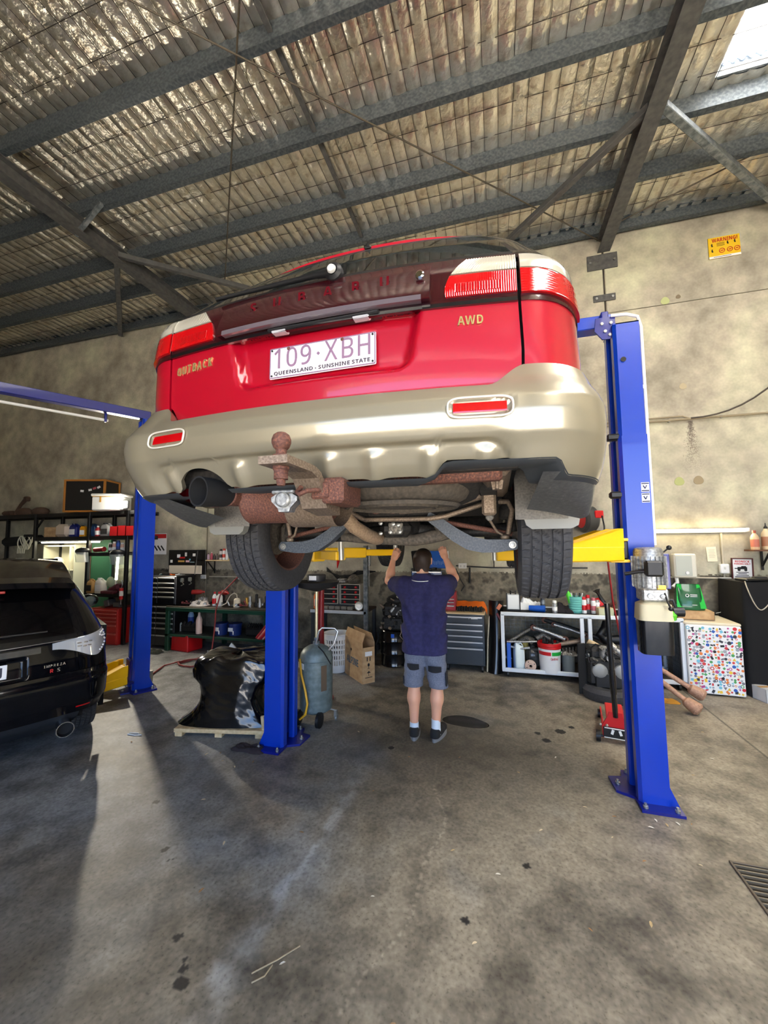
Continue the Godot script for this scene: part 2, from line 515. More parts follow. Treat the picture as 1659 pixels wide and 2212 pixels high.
func build_room():
	var fm := StandardMaterial3D.new()
	fm.albedo_texture = floor_tex()
	fm.roughness = 0.52
	fm.metallic_specular = 0.45
	fm.detail_enabled = true
	fm.detail_albedo = ramp_tex(0.09, 35, [[0.05, C(176, 174, 170)], [0.3, C(238, 238, 236)], [0.7, C(255, 255, 255)], [0.95, C(255, 255, 255)]], 5, 512)
	fm.detail_blend_mode = BaseMaterial3D.BLEND_MODE_MUL
	fm.detail_uv_layer = BaseMaterial3D.DETAIL_UV_2
	var st := SurfaceTool.new()
	st.begin(Mesh.PRIMITIVE_TRIANGLES)
	# the slab is left open over the drain pit
	var b := Mb.new()
	for q in [[-12.0, 6.0, -6.3, -2.715], [-12.0, 1.165, -2.715, -2.125], [1.835, 6.0, -2.715, -2.125], [-12.0, 6.0, -2.125, 3.0]]:
		b.box(Vector3((q[0] + q[1]) / 2, -0.16, (q[2] + q[3]) / 2), Vector3(q[1] - q[0], 0.318, q[3] - q[2]))
		for p in [[q[0], q[2]], [q[1], q[2]], [q[1], q[3]], [q[0], q[2]], [q[1], q[3]], [q[0], q[3]]]:
			st.set_normal(Vector3.UP)
			st.set_uv(Vector2((p[0] + 12.0) / 18.0, (p[1] + 6.3) / 9.3))
			st.set_uv2(Vector2(p[0], p[1]) * 0.9)
			st.add_vertex(Vector3(p[0], 0, p[1]))
	b.box(Vector3(1.5, -0.30, -2.42), Vector3(0.7, 0.04, 0.62))
	var fl := MeshInstance3D.new()
	fl.name = numbered("floor")
	fl.mesh = st.commit()
	fl.material_override = fm
	fl.set_meta("kind", "structure")
	add_child(fl)
	put(b, "slab", mat(C(110, 104, 94), 0.8), fl)
	# yard outside the open doors
	b = Mb.new()
	b.box(Vector3(-3, -0.17, 18), Vector3(60, 0.3, 30))
	struct(b, "ground", tri_mat(ramp_tex(0.02, 36, [[0.1, C(182, 176, 166)], [0.9, C(208, 202, 192)]]), 0.3, 0.9))
	# back wall: tilt-up panels with recessed joints
	var wt := StandardMaterial3D.new()
	wt.albedo_texture = wall_tex()
	wt.roughness = 0.85
	wt.normal_enabled = false
	var wb := Node3D.new()
	wb.name = numbered("wall_back")
	wb.set_meta("kind", "structure")
	add_child(wb)
	b = Mb.new()
	b.box(Vector3(-3, 3.3, -6.28), Vector3(18.4, 6.6, 0.2))
	put(b, "backing", mat(C(70, 66, 58), 0.9), wb)
	for r in [[-12.0, -5.21, 0.0, 6.5], [-5.19, 1.605, 0.0, 6.5], [1.625, 6.0, 0.0, 5.04], [1.625, 6.0, 5.052, 6.5]]:
		b = Mb.new()
		var z := -6.15
		var e := 0.008
		var uv := func(x: float, y: float) -> Vector2: return Vector2((x + 12.0) / 18.0, 1.0 - y / 6.3)
		b.uvquad(Vector3(r[0] + e, r[2], z), Vector3(r[1] - e, r[2], z), Vector3(r[1] - e, r[3], z), Vector3(r[0] + e, r[3], z), uv.call(r[0], r[2]), uv.call(r[1], r[3]))
		b.uvquad(Vector3(r[0], r[2], z - 0.04), Vector3(r[0] + e, r[2], z), Vector3(r[0] + e, r[3], z), Vector3(r[0], r[3], z - 0.04), uv.call(r[0], r[2]), uv.call(r[0] + e, r[3]))
		b.uvquad(Vector3(r[1] - e, r[2], z), Vector3(r[1], r[2], z - 0.04), Vector3(r[1], r[3], z - 0.04), Vector3(r[1] - e, r[3], z), uv.call(r[1] - e, r[2]), uv.call(r[1], r[3]))
		b.box(Vector3((r[0] + r[1]) / 2, (r[2] + r[3]) / 2, z - 0.05), Vector3(r[1] - r[0], r[3] - r[2], 0.08))
		put(b, "panel", wt, wb)
	# steel cleats across the joint, patched form-tie holes
	for r in [[1.40, 5.72, 1.80, 5.95], [1.46, 5.23, 1.75, 5.33], [-5.4, 5.72, -5.0, 5.95]]:
		b = Mb.new()
		b.box(Vector3((r[0] + r[2]) / 2, (r[1] + r[3]) / 2, -6.14), Vector3(r[2] - r[0], r[3] - r[1], 0.02), 0.003)
		var pl := put(b, "cleat", M.beam, wb)
		for x in [r[0] + 0.04, r[2] - 0.04]:
			b = Mb.new()
			b.lathe(Vector3(x, (r[1] + r[3]) / 2, -6.13), [Vector2(0.018, 0), Vector2(0.018, 0.012), Vector2(0, 0.014)], 6, Basis(Vector3.RIGHT, PI / 2))
			put(b, "bolt", M.bolt, pl)
	for p in [[2.36, 5.10, 0.055, C(176, 184, 130)], [2.38, 2.545, 0.06, C(170, 176, 118)], [2.52, 5.13, 0.03, C(120, 108, 88)], [2.5, 3.85, 0.045, C(176, 164, 136)], [-0.2, 4.6, 0.05, C(160, 150, 122)], [-6.1, 5.1, 0.06, C(150, 142, 120)], [2.6, 2.55, 0.06, C(150, 136, 108)]]:
		b = Mb.new()
		b.lathe(Vector3(p[0], p[1], -6.152), [Vector2(p[2], 0), Vector2(p[2] * 0.94, 0.006), Vector2(0, 0.005)], 18, Basis(Vector3.RIGHT, PI / 2), 0.06)
		put(b, "patch", mat(p[3], 0.9), wb)
	# side walls, front wall with an open roller door
	var conc := tri_mat(ramp_tex(0.012, 37, [[0.1, C(150, 142, 120)], [0.9, C(196, 188, 160)]]), 0.4, 0.88)
	b = Mb.new(); b.box(Vector3(-12.1, 3.3, -1.65), Vector3(0.2, 6.6, 9.5)); struct(b, "wall_left", conc)
	b = Mb.new(); b.box(Vector3(6.1, 3.3, -1.65), Vector3(0.2, 6.6, 9.5)); struct(b, "wall_right", conc)
	b = Mb.new()
	for r in [[-12.0, -2.3, 0.0, 6.6], [5.0, 6.0, 0.0, 6.6], [-2.3, 5.0, 3.8, 6.6]]:
		b.box(Vector3((r[0] + r[1]) / 2, (r[2] + r[3]) / 2, 3.1), Vector3(r[1] - r[0], r[3] - r[2], 0.2))
	struct(b, "wall_front", conc)
	# rolled-up door curtain over the opening
	b = Mb.new()
	b.cyl(Vector3(-2.3, 4.1, 2.72), Vector3(5.0, 4.1, 2.72), 0.22, 24)
	struct(b, "door_1", M.galv)
	# surface conduit across the wall, cable drop to it
	b = Mb.new()
	b.tube([Vector3(-2.3, 3.385, -6.125), Vector3(2.52, 3.385, -6.125), Vector3(5.9, 3.37, -6.125)], 0.014, 8)
	var cd := solo(b, "wall_conduit", mat(C(150, 138, 112), 0.6), "thin grey conduit running level across the cream wall", "conduit")
	b = Mb.new()
	b.tube([Vector3(-2.3, 3.43, -6.125), Vector3(2.46, 3.43, -6.125), Vector3(2.53, 3.39, -6.12)], 0.012, 8)
	put(b, "upper_pipe", mat(C(150, 138, 112), 0.6), cd)
	for x in [-1.2, 0.6, 1.9, 2.3, 2.9, 3.5]:
		b = Mb.new(); b.box(Vector3(x, 3.385, -6.135), Vector3(0.025, 0.05, 0.03), 0.004); put(b, "clip", M.bolt, cd)
	b = Mb.new()
	var pts := []
	for i in 13:
		var u := i / 12.0
		pts.append(Vector3(2.55 + 1.6 * u, 3.39 + 0.42 * u + 0.9 * u * u - 0.16 * sin(PI * u), -6.11 + 0.2 * u))
	b.tube(pts, 0.011, 6)
	solo(b, "hanging_cable", mat(C(70, 62, 54), 0.7), "dark cable sagging from high on the wall down to the conduit", "cable")
	# lower services behind the mechanic
	b = Mb.new()
	b.tube([Vector3(-0.62, 1.40, -6.12), Vector3(-0.1, 1.375, -6.12), Vector3(1.2, 1.38, -6.12)], 0.01, 6)
	b.tube([Vector3(-0.415, 1.375, -6.11), Vector3(-0.42, 1.15, -6.1)], 0.014, 6)
	b.tube([Vector3(-0.62, 1.36, -6.1), Vector3(-0.56, 1.2, -6.1), Vector3(-0.5, 1.1, -6.1), Vector3(-0.55, 1.02, -6.1)], 0.006, 6)
	b.tube([Vector3(-0.06, 2.5, -6.12), Vector3(-0.06, 1.38, -6.12)], 0.008, 6)
	solo(b, "wall_lead", M.black, "black lead strung along the stained wall behind the mechanic", "cable")

# ---------- roof ----------
func pillow(x: float, z: float, crk: FastNoiseLite) -> float:
	# each cell of the wire sags and tips a little on its own
	var u := fposmod(x, 0.15) / 0.15
	var v := fposmod(z + 6.12, 0.3) / 0.3
	var ix := floorf(x / 0.15)
	var iz := floorf((z + 6.12) / 0.3)
	var eu := 1.0 - pow(absf(2.0 * u - 1.0), 4.0)
	var ev := 1.0 - pow(absf(2.0 * v - 1.0), 8.0)
	var h1 := fposmod(sin(ix * 12.9898 + iz * 78.233) * 43758.5453, 1.0) - 0.5
	var h2 := fposmod(sin(ix * 39.346 + iz * 11.135) * 24634.6345, 1.0) - 0.5
	var sag := 0.027 * (0.6 + 0.8 * (h1 + 0.5)) * eu * (0.3 + 0.7 * ev)
	var tip := eu * ev * ((u - 0.5) * 0.016 * h2 + (v - 0.5) * 0.03 * h1)
	return 6.395 - sag + tip - 0.005 * eu * crk.get_noise_2d(x * 1.3, z * 0.5)

func build_ceiling():
	# foil-faced blanket lying on 150 x 300 mm safety wire
	var foil := StandardMaterial3D.new()
	foil.albedo_texture = ramp_tex(0.012, 61, [[0.05, C(196, 180, 160)], [0.4, C(236, 229, 214)], [0.9, C(248, 243, 232)]], 5, 512)
	foil.metallic = 0.92
	foil.roughness = 0.34
	foil.uv1_triplanar = true
	foil.uv1_world_triplanar = true
	foil.uv1_scale = Vector3.ONE * 0.8
	foil.normal_enabled = true
	foil.normal_texture = normal_tex(0.03, 62, 7.0, 5)
	foil.normal_scale = 0.4
	foil.cull_mode = BaseMaterial3D.CULL_DISABLED
	var ce := Node3D.new()
	ce.name = numbered("ceiling")
	ce.set_meta("kind", "structure")
	add_child(ce)
	var crk := FastNoiseLite.new()
	crk.seed = 63
	crk.noise_type = FastNoiseLite.TYPE_SIMPLEX_SMOOTH
	crk.fractal_type = FastNoiseLite.FRACTAL_RIDGED
	crk.fractal_octaves = 3
	crk.frequency = 2.2
	var xs := []
	var x := -12.0
	while x < 6.05:
		xs.append(x)
		x += 0.0375 if x < -6.0 or x > 3.6 else 0.025
	var zs := []
	var z := -6.2
	while z < 3.05:
		zs.append(z)
		z += 0.05 if z < -2.0 else 0.15
	# sky panels interrupt the blanket from x 2.25 to 4.15
	var strips := [[-12.0, 2.25], [4.15, 6.05]]
	for s in strips:
		var rows := []
		var cols := xs.filter(func(q): return q > s[0] - 0.001 and q < s[1])
		cols.append(s[1])
		for zz in zs:
			var row := []
			for xx in cols:
				row.append(Vector3(xx, pillow(xx, zz, crk), zz))
			rows.append(row)
		var b := Mb.new()
		b.grid(rows)
		put(b, "foil_blanket", foil, ce)
	# short blanket between skylight and back wall
	var b2 := Mb.new()
	var rows2 := []
	for zz in zs.filter(func(q): return q < -4.39):
		var row := []
		for i in 73:
			var xx := 2.25 + 1.9 * i / 72.0
			row.append(Vector3(xx, pillow(xx, zz, crk), zz))
		rows2.append(row)
	b2.grid(rows2)
	put(b2, "foil_blanket", foil, ce)
	# wire grid under the blanket
	var b := Mb.new()
	b.flat()
	for i in 121:
		var wx := -12.0 + 0.15 * i
		if wx > 2.25 and wx < 4.15: continue
		b.bar(Vector3(wx, 6.372, -6.15), Vector3(wx, 6.372, 3.0), 0.004, 0.004)
	for i in 31:
		var wz := -6.12 + 0.3 * i
		b.bar(Vector3(-12, 6.37, wz), Vector3(6, 6.37, wz), 0.004, 0.004)
	var wire := put(b, "safety_wire", mat(C(60, 54, 46), 0.6, 0.4), ce)
	wire.set_meta("kind", "stuff")
	# outer roof sheet: closes the room, leaving the skylight open
	b = Mb.new()
	for r in [[-12.2, 2.25, -6.4, 3.2], [4.15, 6.2, -6.4, 3.2], [2.25, 4.15, -6.4, -4.4]]:
		b.box(Vector3((r[0] + r[1]) / 2, 6.6, (r[2] + r[3]) / 2), Vector3(r[1] - r[0], 0.05, r[3] - r[2]))
	put(b, "roof_sheet", M.galv, ce)
	# translucent corrugated skylight, stretched wider out of view to add light
	var gm := StandardMaterial3D.new()
	gm.albedo_color = C(246, 248, 250)
	gm.roughness = 0.5
	gm.backlight_enabled = true
	gm.backlight = Color(1, 1, 1)
	gm.cull_mode = BaseMaterial3D.CULL_DISABLED
	var sky_rows := []
	for j in 2:
		var row := []
		for i in 145:
			var sx := 2.2 + 2.0 * i / 144.0
			row.append(Vector3(sx, 6.52 + 0.02 * sin(sx * TAU / 0.076), -4.45 if j == 0 else 3.1))
		sky_rows.append(row)
	b = Mb.new()
	b.grid(sky_rows)
	struct(b, "window_1", gm)
	b = Mb.new()
	for q in [[2.24, -4.4, 2.24, 3.0], [4.16, -4.4, 4.16, 3.0]]:
		b.bar(Vector3(q[0], 6.47, q[1]), Vector3(q[2], 6.47, q[3]), 0.02, 0.14)
	b.bar(Vector3(2.24, 6.47, -4.41), Vector3(4.16, 6.47, -4.41), 0.02, 0.14)
	struct(b, "trim_1", M.galv)
	# purlins: lipped channels running the length of the wall
	var pur := [[-2.74, "galvanized roof purlin crossing the top corner of the picture"], [-3.62, "second galvanized purlin from the back wall's far side"], [-4.49, "galvanized purlin passing above the raised wagon's roof"], [-5.18, "galvanized purlin one bay in from the back wall"], [-6.08, "galvanized eave purlin along the top of the back wall"], [-1.86, "roof purlin overhead beyond the top of the view"], [-0.98, "roof purlin straight above the photographer"], [0.0, "roof purlin behind the photographer"], [1.0, "roof purlin near the open doors"], [2.0, "roof purlin beside the rolled up doors"]]
	for p in pur:
		if p[0] > -2.0: continue
		b = Mb.new()
		var zc: float = p[0]
		b.flat()
		var prof := PackedVector2Array([Vector2(0, 0), Vector2(0.075, 0), Vector2(0.075, 0.022), Vector2(0.071, 0.022), Vector2(0.071, 0.004), Vector2(0.004, 0.004), Vector2(0.004, 0.186), Vector2(0.071, 0.186), Vector2(0.071, 0.172), Vector2(0.075, 0.172), Vector2(0.075, 0.19), Vector2(0, 0.19)])
		var f := -1.0 if zc > -6.0 else 1.0
		b.ext(prof, -12.0, 6.0, Transform3D(Basis(Vector3(0, 0, f), Vector3.UP, Vector3.RIGHT), Vector3(0, 6.19, zc)))
		solo(b, "roof_purlin", M.purlin, p[1], "beam", "roof purlins")
	# rafters: rolled I sections square to the wall
	for r in [[1.63, "grey steel rafter over the blue lift post with the motor"], [-5.34, "grey steel rafter over the black hatchback's side of the shed"]]:
		b = Mb.new()
		var xc: float = r[0]
		b.box(Vector3(xc, 5.99, -1.5), Vector3(0.165, 0.012, 9.3))
		b.box(Vector3(xc, 6.18, -1.5), Vector3(0.165, 0.012, 9.3))
		b.box(Vector3(xc, 6.085, -1.5), Vector3(0.012, 0.18, 9.3))
		solo(b, "roof_rafter", M.beam, r[1], "beam", "roof rafters")
	# diagonal struts from rafter to eave
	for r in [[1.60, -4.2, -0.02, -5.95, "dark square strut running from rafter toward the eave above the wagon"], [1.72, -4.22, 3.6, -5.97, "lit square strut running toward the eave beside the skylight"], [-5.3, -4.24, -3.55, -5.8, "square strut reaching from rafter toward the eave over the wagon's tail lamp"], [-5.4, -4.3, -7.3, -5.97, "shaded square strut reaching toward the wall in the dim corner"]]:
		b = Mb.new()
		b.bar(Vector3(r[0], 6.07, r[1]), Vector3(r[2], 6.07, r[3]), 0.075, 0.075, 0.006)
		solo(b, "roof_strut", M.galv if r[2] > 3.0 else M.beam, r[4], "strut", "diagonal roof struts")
	b = Mb.new()
	b.bar(Vector3(-5.42, 6.0, -3.72), Vector3(-4.82, 6.2, -3.6), 0.05, 0.05, 0.004)
	solo(b, "fly_brace", M.galv, "short light grey brace between rafter and purlin", "brace")
	# purlin bridging and crossed tie rods
	b = Mb.new()
	b.bar(Vector3(-1.79, 6.27, -6.1), Vector3(-1.79, 6.27, 2.9), 0.05, 0.03, 0.004)
	b.box(Vector3(-1.79, 6.285, -1.5), Vector3(0.004, 0.06, 9.2))
	solo(b, "bridging_bar", M.beam, "narrow bridging bar joining the purlins above the wagon", "beam")
	for r in [[-1.77, -2.3, -4.3, -5.35, "thin steel tie rod slanting across the roof toward the dim side"], [-3.0, -1.9, 1.58, -6.1, "thin steel tie rod slanting across the roof to the cleat"], [4.6, -4.4, 1.75, -5.9, "thin steel tie rod beyond the lit strut"]]:
		b = Mb.new()
		b.cyl(Vector3(r[0], 6.16 + 0.01 * r[0], r[1]), Vector3(r[2], 6.16 + 0.01 * r[0], r[3]), 0.009, 8)
		solo(b, "tie_rod", mat(C(96, 88, 76), 0.6, 0.4), r[4], "rod", "roof tie rods")

# ---------- raised wagon ----------
# rows: height, half width, depth of the tail, bow, corner width, corner depth
const BODY := [[2.10, 0.80, 1.10, 0.05, 0.20, 0.26], [2.30, 0.805, 1.095, 0.05, 0.20, 0.26], [2.45, 0.795, 1.09, 0.05, 0.195, 0.26], [2.56, 0.785, 1.105, 0.05, 0.185, 0.26], [2.62, 0.765, 1.135, 0.05, 0.165, 0.26], [2.80, 0.70, 1.30, 0.05, 0.14, 0.26], [2.95, 0.635, 1.45, 0.055, 0.12, 0.26], [3.0, 0.60, 1.51, 0.06, 0.11, 0.26], [3.1, 0.5, 1.7, 0.06, 0.1, 0.26]]
const BUMPER := [[1.80, 0.78, 1.20, 0.05, 0.24, 0.3], [1.86, 0.805, 1.14, 0.05, 0.24, 0.3], [1.92, 0.835, 1.075, 0.05, 0.24, 0.3], [1.96, 0.845, 1.045, 0.05, 0.24, 0.3], [2.005, 0.85, 1.02, 0.05, 0.24, 0.3], [2.035, 0.85, 1.0, 0.05, 0.24, 0.3], [2.09, 0.85, 0.988, 0.05, 0.24, 0.3], [2.13, 0.85, 0.995, 0.05, 0.24, 0.3], [2.165, 0.845, 1.02, 0.05, 0.24, 0.3], [2.20, 0.835, 1.05, 0.05, 0.235, 0.3], [2.25, 0.82, 1.085, 0.05, 0.22, 0.28], [2.30, 0.81, 1.095, 0.05, 0.2, 0.26]]
var wagon: Node3D

func row_at(T: Array, y: float) -> Array:
	var i := 0
	while i < T.size() - 2 and y > T[i + 1][0]: i += 1
	var k := clampf((y - T[i][0]) / (T[i + 1][0] - T[i][0]), 0.0, 1.0)
	var o := []
	for j in 6: o.append(lerpf(T[i][j], T[i + 1][j], k))
	return o
func skin(T: Array, s: float, y: float, n := 2.3) -> Vector3:
	var r := row_at(T, y)
	var sg := signf(s)
	var a := absf(s)
	var xw: float = r[1] - r[4]
	var x: float
	var d: float
	if a <= 1.0:
		x = xw * a
		d = r[2] + r[3] * a * a
	elif a <= 2.0:
		var t := (a - 1.0) * PI / 2.0
		x = xw + r[4] * pow(sin(t), 2.0 / n)
		d = r[2] + r[3] + r[5] * (1.0 - pow(maxf(cos(t), 0.0), 2.0 / n))
	else:
		x = r[1]
		d = r[2] + r[3] + r[5] + (a - 2.0)
	return Vector3(x * sg, y, -d)
func skin_out(T: Array, s: float, y: float, off: float) -> Vector3:
	var p := skin(T, s, y)
	var e := 0.01
	var q := (skin(T, s + e, y) - skin(T, s - e, y)).cross(skin(T, s, y + e) - skin(T, s, y - e))
	q = q.normalized()
	if q.z < 0.0 and absf(s) < 1.5: q = -q
	return p + q * off
# q(u, v) gives Vector2(s, y); push(s, y) an extra push outwards
func patch(b: Mb, T: Array, q: Callable, nu: int, nv: int, off := 0.0, push = null, skirt := 0.012):
	var rows := []
	for j in nv + 1:
		var row := []
		for i in nu + 1:
			var c: Vector2 = q.call(float(i) / nu, float(j) / nv)
			var o := off
			if push != null: o += push.call(c.x, c.y)
			row.append(skin_out(T, c.x, c.y, o))
		rows.append(row)
	b.grid(rows)
	if skirt > 0.0:
		var edge := func(line: Array, cs: Array):
			var inner := []
			for k in line.size(): inner.append(skin_out(T, cs[k].x, cs[k].y, off - skirt))
			b.grid([line, inner])
		var cs0 := []; var cs1 := []; var cs2 := []; var cs3 := []; var l2 := []; var l3 := []
		for i in nu + 1:
			cs0.append(q.call(float(i) / nu, 0.0)); cs1.append(q.call(float(i) / nu, 1.0))
		for j in nv + 1:
			cs2.append(q.call(0.0, float(j) / nv)); cs3.append(q.call(1.0, float(j) / nv))
			l2.append(rows[j][0]); l3.append(rows[j][nu])
		edge.call(rows[0], cs0); edge.call(rows[nv], cs1); edge.call(l2, cs2); edge.call(l3, cs3)
func quadmap(s0: float, s1: float, y0: float, y1: float) -> Callable:
	return func(u: float, v: float) -> Vector2: return Vector2(lerpf(s0, s1, u), lerpf(y0, y1, v))
func letters_on(T: Array, text: String, x0: float, x1: float, y0: float, y1: float, size: float, m: Material, parent: Node, off := 0.0, tall := 0.004, xs := 1.0):
	for i in text.length():
		if text[i] == " ": continue
		var k := float(i) / maxf(text.length() - 1, 1)
		var x := lerpf(x0, x1, k)
		var y := lerpf(y0, y1, k)
		var r := row_at(T, y)
		var s: float = x / (r[1] - r[4])
		var p := skin_out(T, s, y, off)
		var yaw := atan2(2.0 * r[3] * s / (r[1] - r[4]), 1.0)
		var o := put_mesh(words(text[i], size, tall), "letter", m, parent, p)
		o.rotation.y = yaw
		o.rotation.x = -0.05
		o.scale.x = xs

func sdbox(x: float, y: float, cx: float, cy: float, hx: float, hy: float, r: float) -> float:
	var q := Vector2(absf(x - cx) - hx + r, absf(y - cy) - hy + r)
	return Vector2(maxf(q.x, 0.0), maxf(q.y, 0.0)).length() + minf(maxf(q.x, q.y), 0.0) - r

func build_wagon():
	wagon = thing("station_wagon", "red and gold station wagon raised on the blue two-post lift", "car", Vector3(-0.53, 0, 0))
	var w := wagon
	# tailgate with plate recess
	var b := Mb.new()
	var tg := func(u: float, v: float) -> Vector2:
		var s := lerpf(-1.015, 1.015, u)
		var lo := 2.168 + 0.085 * pow(smoothstep(0.87, 1.015, absf(s)), 2.0)
		return Vector2(s, lerpf(lo, 2.452, v))
	var rec := func(s: float, y: float) -> float:
		var x := s * 0.6
		var hw := lerpf(0.288, 0.335, clampf((y - 2.27) / 0.2, 0.0, 1.0))
		var d := sdbox(x, y, 0.0, 2.40, hw, 0.13, 0.035)
		return -0.042 * (1.0 - smoothstep(-0.022, 0.006, d)) + 0.006 * (smoothstep(2.20, 2.168, y))
	patch(b, BODY, tg, 110, 44, 0.0, rec)
	put(b, "tailgate", M.red, w)
	# inner black joint behind seams
	b = Mb.new()
	patch(b, BODY, quadmap(-1.2, 1.2, 2.14, 2.62), 40, 12, -0.075, null, 0.0)
	put(b, "seam_backing", M.seam, w)
	# quarter panels with the flanks
	for sg in [-1.0, 1.0]:
		b = Mb.new()
		patch(b, BODY, func(u: float, v: float) -> Vector2: return Vector2(sg * lerpf(1.035, 2.0, u), lerpf(2.245, 2.437, v)), 26, 8)
		put(b, "quarter_panel", M.red, w)
		b = Mb.new()
		var out := PackedVector2Array()
		# flank outline in (depth, height) with both wheel arches
		for p in [[1.395, 1.95], [1.395, 2.62], [1.45, 2.63], [4.15, 2.60], [5.2, 2.52], [5.55, 2.40], [5.6, 1.95], [5.12, 1.93]]: out.append(Vector2(p[0], p[1]))
		for i in 13:
			var a := PI * i / 12.0
			out.append(Vector2(4.70 + 0.40 * cos(a), 1.93 + 0.38 * sin(a)))
		out.append(Vector2(2.46, 1.93))
		for i in 13:
			var a := PI * i / 12.0
			out.append(Vector2(2.05 + 0.40 * cos(a), 1.93 + 0.38 * sin(a)))
		var xf := Transform3D(Basis(Vector3(0, 0, -1), Vector3.UP, Vector3(1, 0, 0)), Vector3(0, 0, 0))
		b.ext(out, sg * 0.765, sg * 0.80, xf)
		put(b, "side_panel", M.red, w)
		b = Mb.new()
		var cl := PackedVector2Array()
		for p in [[2.46, 1.90], [2.46, 2.12], [4.28, 2.12], [4.28, 1.90]]: cl.append(Vector2(p[0], p[1]))
		b.ext(cl, sg * 0.80, sg * 0.83, xf)
		put(b, "sill_cladding", M.gold, w)
		for d in [2.05, 4.70]:
			b = Mb.new()
			var o1 := []; var o2 := []; var o3 := []
			for i in 17:
				var a := PI * i / 16.0
				o1.append(Vector3(sg * 0.79, 1.93 + 0.385 * sin(a), -(d + 0.405 * cos(a))))
				o2.append(Vector3(sg * 0.845, 1.93 + 0.40 * sin(a), -(d + 0.42 * cos(a))))
				o3.append(Vector3(sg * 0.81, 1.93 + 0.48 * sin(a), -(d + 0.50 * cos(a))))
			b.grid([o1, o2, o3])
			put(b, "wheel_arch_flare", M.gold, w)
		# side glass
		b = Mb.new()
		b.quad(Vector3(sg * 0.775, 2.62, -1.45), Vector3(sg * 0.775, 2.61, -4.15), Vector3(sg * 0.60, 2.99, -3.4), Vector3(sg * 0.60, 2.99, -1.75))
		put(b, "side_window", mat(C(10, 14, 14), 0.05, 0.0, 1.0), w)
		b = Mb.new()
		patch(b, BODY, func(u: float, v: float) -> Vector2: return Vector2(sg * lerpf(1.0, 2.1, u), lerpf(2.60, 2.985, v)), 20, 14, -0.004)
		put(b, "rear_pillar", M.black_gloss, w)
	# lamps
	for sg in [-1.0, 1.0]:
		var lamp := Node3D.new()
		lamp.name = "tail_lamp"
		w.add_child(lamp, true)
		b = Mb.new()
		patch(b, BODY, func(u: float, v: float) -> Vector2: return Vector2(sg * lerpf(0.645 + 0.05 * v + 0.03 * pow(1.0 - v, 3.0), 1.012, u), lerpf(2.463, 2.533, v)), 120, 10, 0.012, func(s: float, _y: float) -> float: return 0.0007 * sin(s * 600.0))
		put(b, "brake_lens", M.lens, lamp)
		b = Mb.new()
		patch(b, BODY, func(u: float, v: float) -> Vector2: return Vector2(sg * lerpf(0.72, 0.93, u), lerpf(2.475, 2.505, v)), 60, 8, 0.0135, func(s: float, y: float) -> float: return 0.0006 * sin(s * 500.0) + 0.0006 * sin(y * 900.0))
		put(b, "fog_lens", M.lens_deep, lamp)
		b = Mb.new()
		patch(b, BODY, func(u: float, v: float) -> Vector2: return Vector2(sg * lerpf(0.70 + 0.07 * v, 1.012, u), lerpf(2.539, 2.590, v)), 120, 6, 0.011, func(s: float, _y: float) -> float: return 0.0008 * sin(s * 520.0))
		put(b, "reverse_lens", M.lens_clear, lamp)
		b = Mb.new()
		patch(b, BODY, func(u: float, v: float) -> Vector2: return Vector2(sg * lerpf(1.038, 1.86, u), lerpf(2.457 - 0.012 * u, 2.535 - 0.02 * u, v)), 40, 24, 0.012, func(_s: float, y: float) -> float: return 0.0007 * sin(y * 1200.0))
		put(b, "side_lens", M.lens, lamp)
		b = Mb.new()
		patch(b, BODY, func(u: float, v: float) -> Vector2: return Vector2(sg * lerpf(1.038, 1.84, u), lerpf(2.540 - 0.02 * u, 2.590 - 0.035 * u, v)), 40, 8, 0.011)
		put(b, "indicator_lens", M.lens_clear, lamp)
		b = Mb.new()
		patch(b, BODY, func(u: float, v: float) -> Vector2: return Vector2(sg * lerpf(1.034, 1.95, u), lerpf(2.437 - 0.012 * u, 2.60 - 0.04 * u, v)), 30, 8, 0.004)
		put(b, "lamp_housing", M.maroon, lamp)
	# dark garnish between the lamps, its lip and the recessed plate lights
	b = Mb.new()
	patch(b, BODY, quadmap(-1.014, 1.014, 2.445, 2.604), 60, 14, 0.006)
	put(b, "garnish", M.maroon, w)
	b = Mb.new()
	patch(b, BODY, func(u: float, v: float) -> Vector2: return Vector2(lerpf(-0.60, 0.60, u), lerpf(2.452, 2.600, v)), 60, 10, 0.008, func(_s: float, y: float) -> float: return 0.026 * smoothstep(2.60, 2.46, y), 0.04)
	put(b, "garnish_centre", M.maroon, w)
	b = Mb.new()
	patch(b, BODY, quadmap(-0.56, 0.56, 2.449, 2.462), 50, 3, 0.036, null, 0.02)
	put(b, "garnish_lip", mat(C(92, 84, 90), 0.2, 0.0, 1.0), w)
	b = Mb.new()
	patch(b, BODY, quadmap(-1.013, 1.013, 2.436, 2.447), 60, 3, 0.010)
	put(b, "lower_moulding", M.black_gloss, w)
	b = Mb.new()
	b.box(Vector3(0.02, 2.446, -1.10), Vector3(0.38, 0.012, 0.045), 0.004)
	var pl := put(b, "plate_light_strip", M.black, w)
	for x in [-0.13, 0.15]:
		b = Mb.new(); b.box(Vector3(x, 2.440, -1.095), Vector3(0.055, 0.010, 0.03), 0.004); put(b, "plate_light", mat(C(206, 206, 210), 0.15, 0.3, 0.8), pl)
	letters_on(BODY, "SUBARU", -0.225, 0.225, 2.53, 2.53, 0.036, mat(C(84, 10, 20), 0.25), w, 0.023)
	b = Mb.new()
	b.lathe(Vector3(0.335, 2.535, -1.087), [Vector2(0.013, 0), Vector2(0.013, 0.006), Vector2(0.009, 0.009), Vector2(0, 0.009)], 16, Basis(Vector3.RIGHT, PI / 2))
	put(b, "lock_barrel", M.chrome, w)
	# badges
	var gold_badge := mat(C(220, 196, 132), 0.25, 0.7)
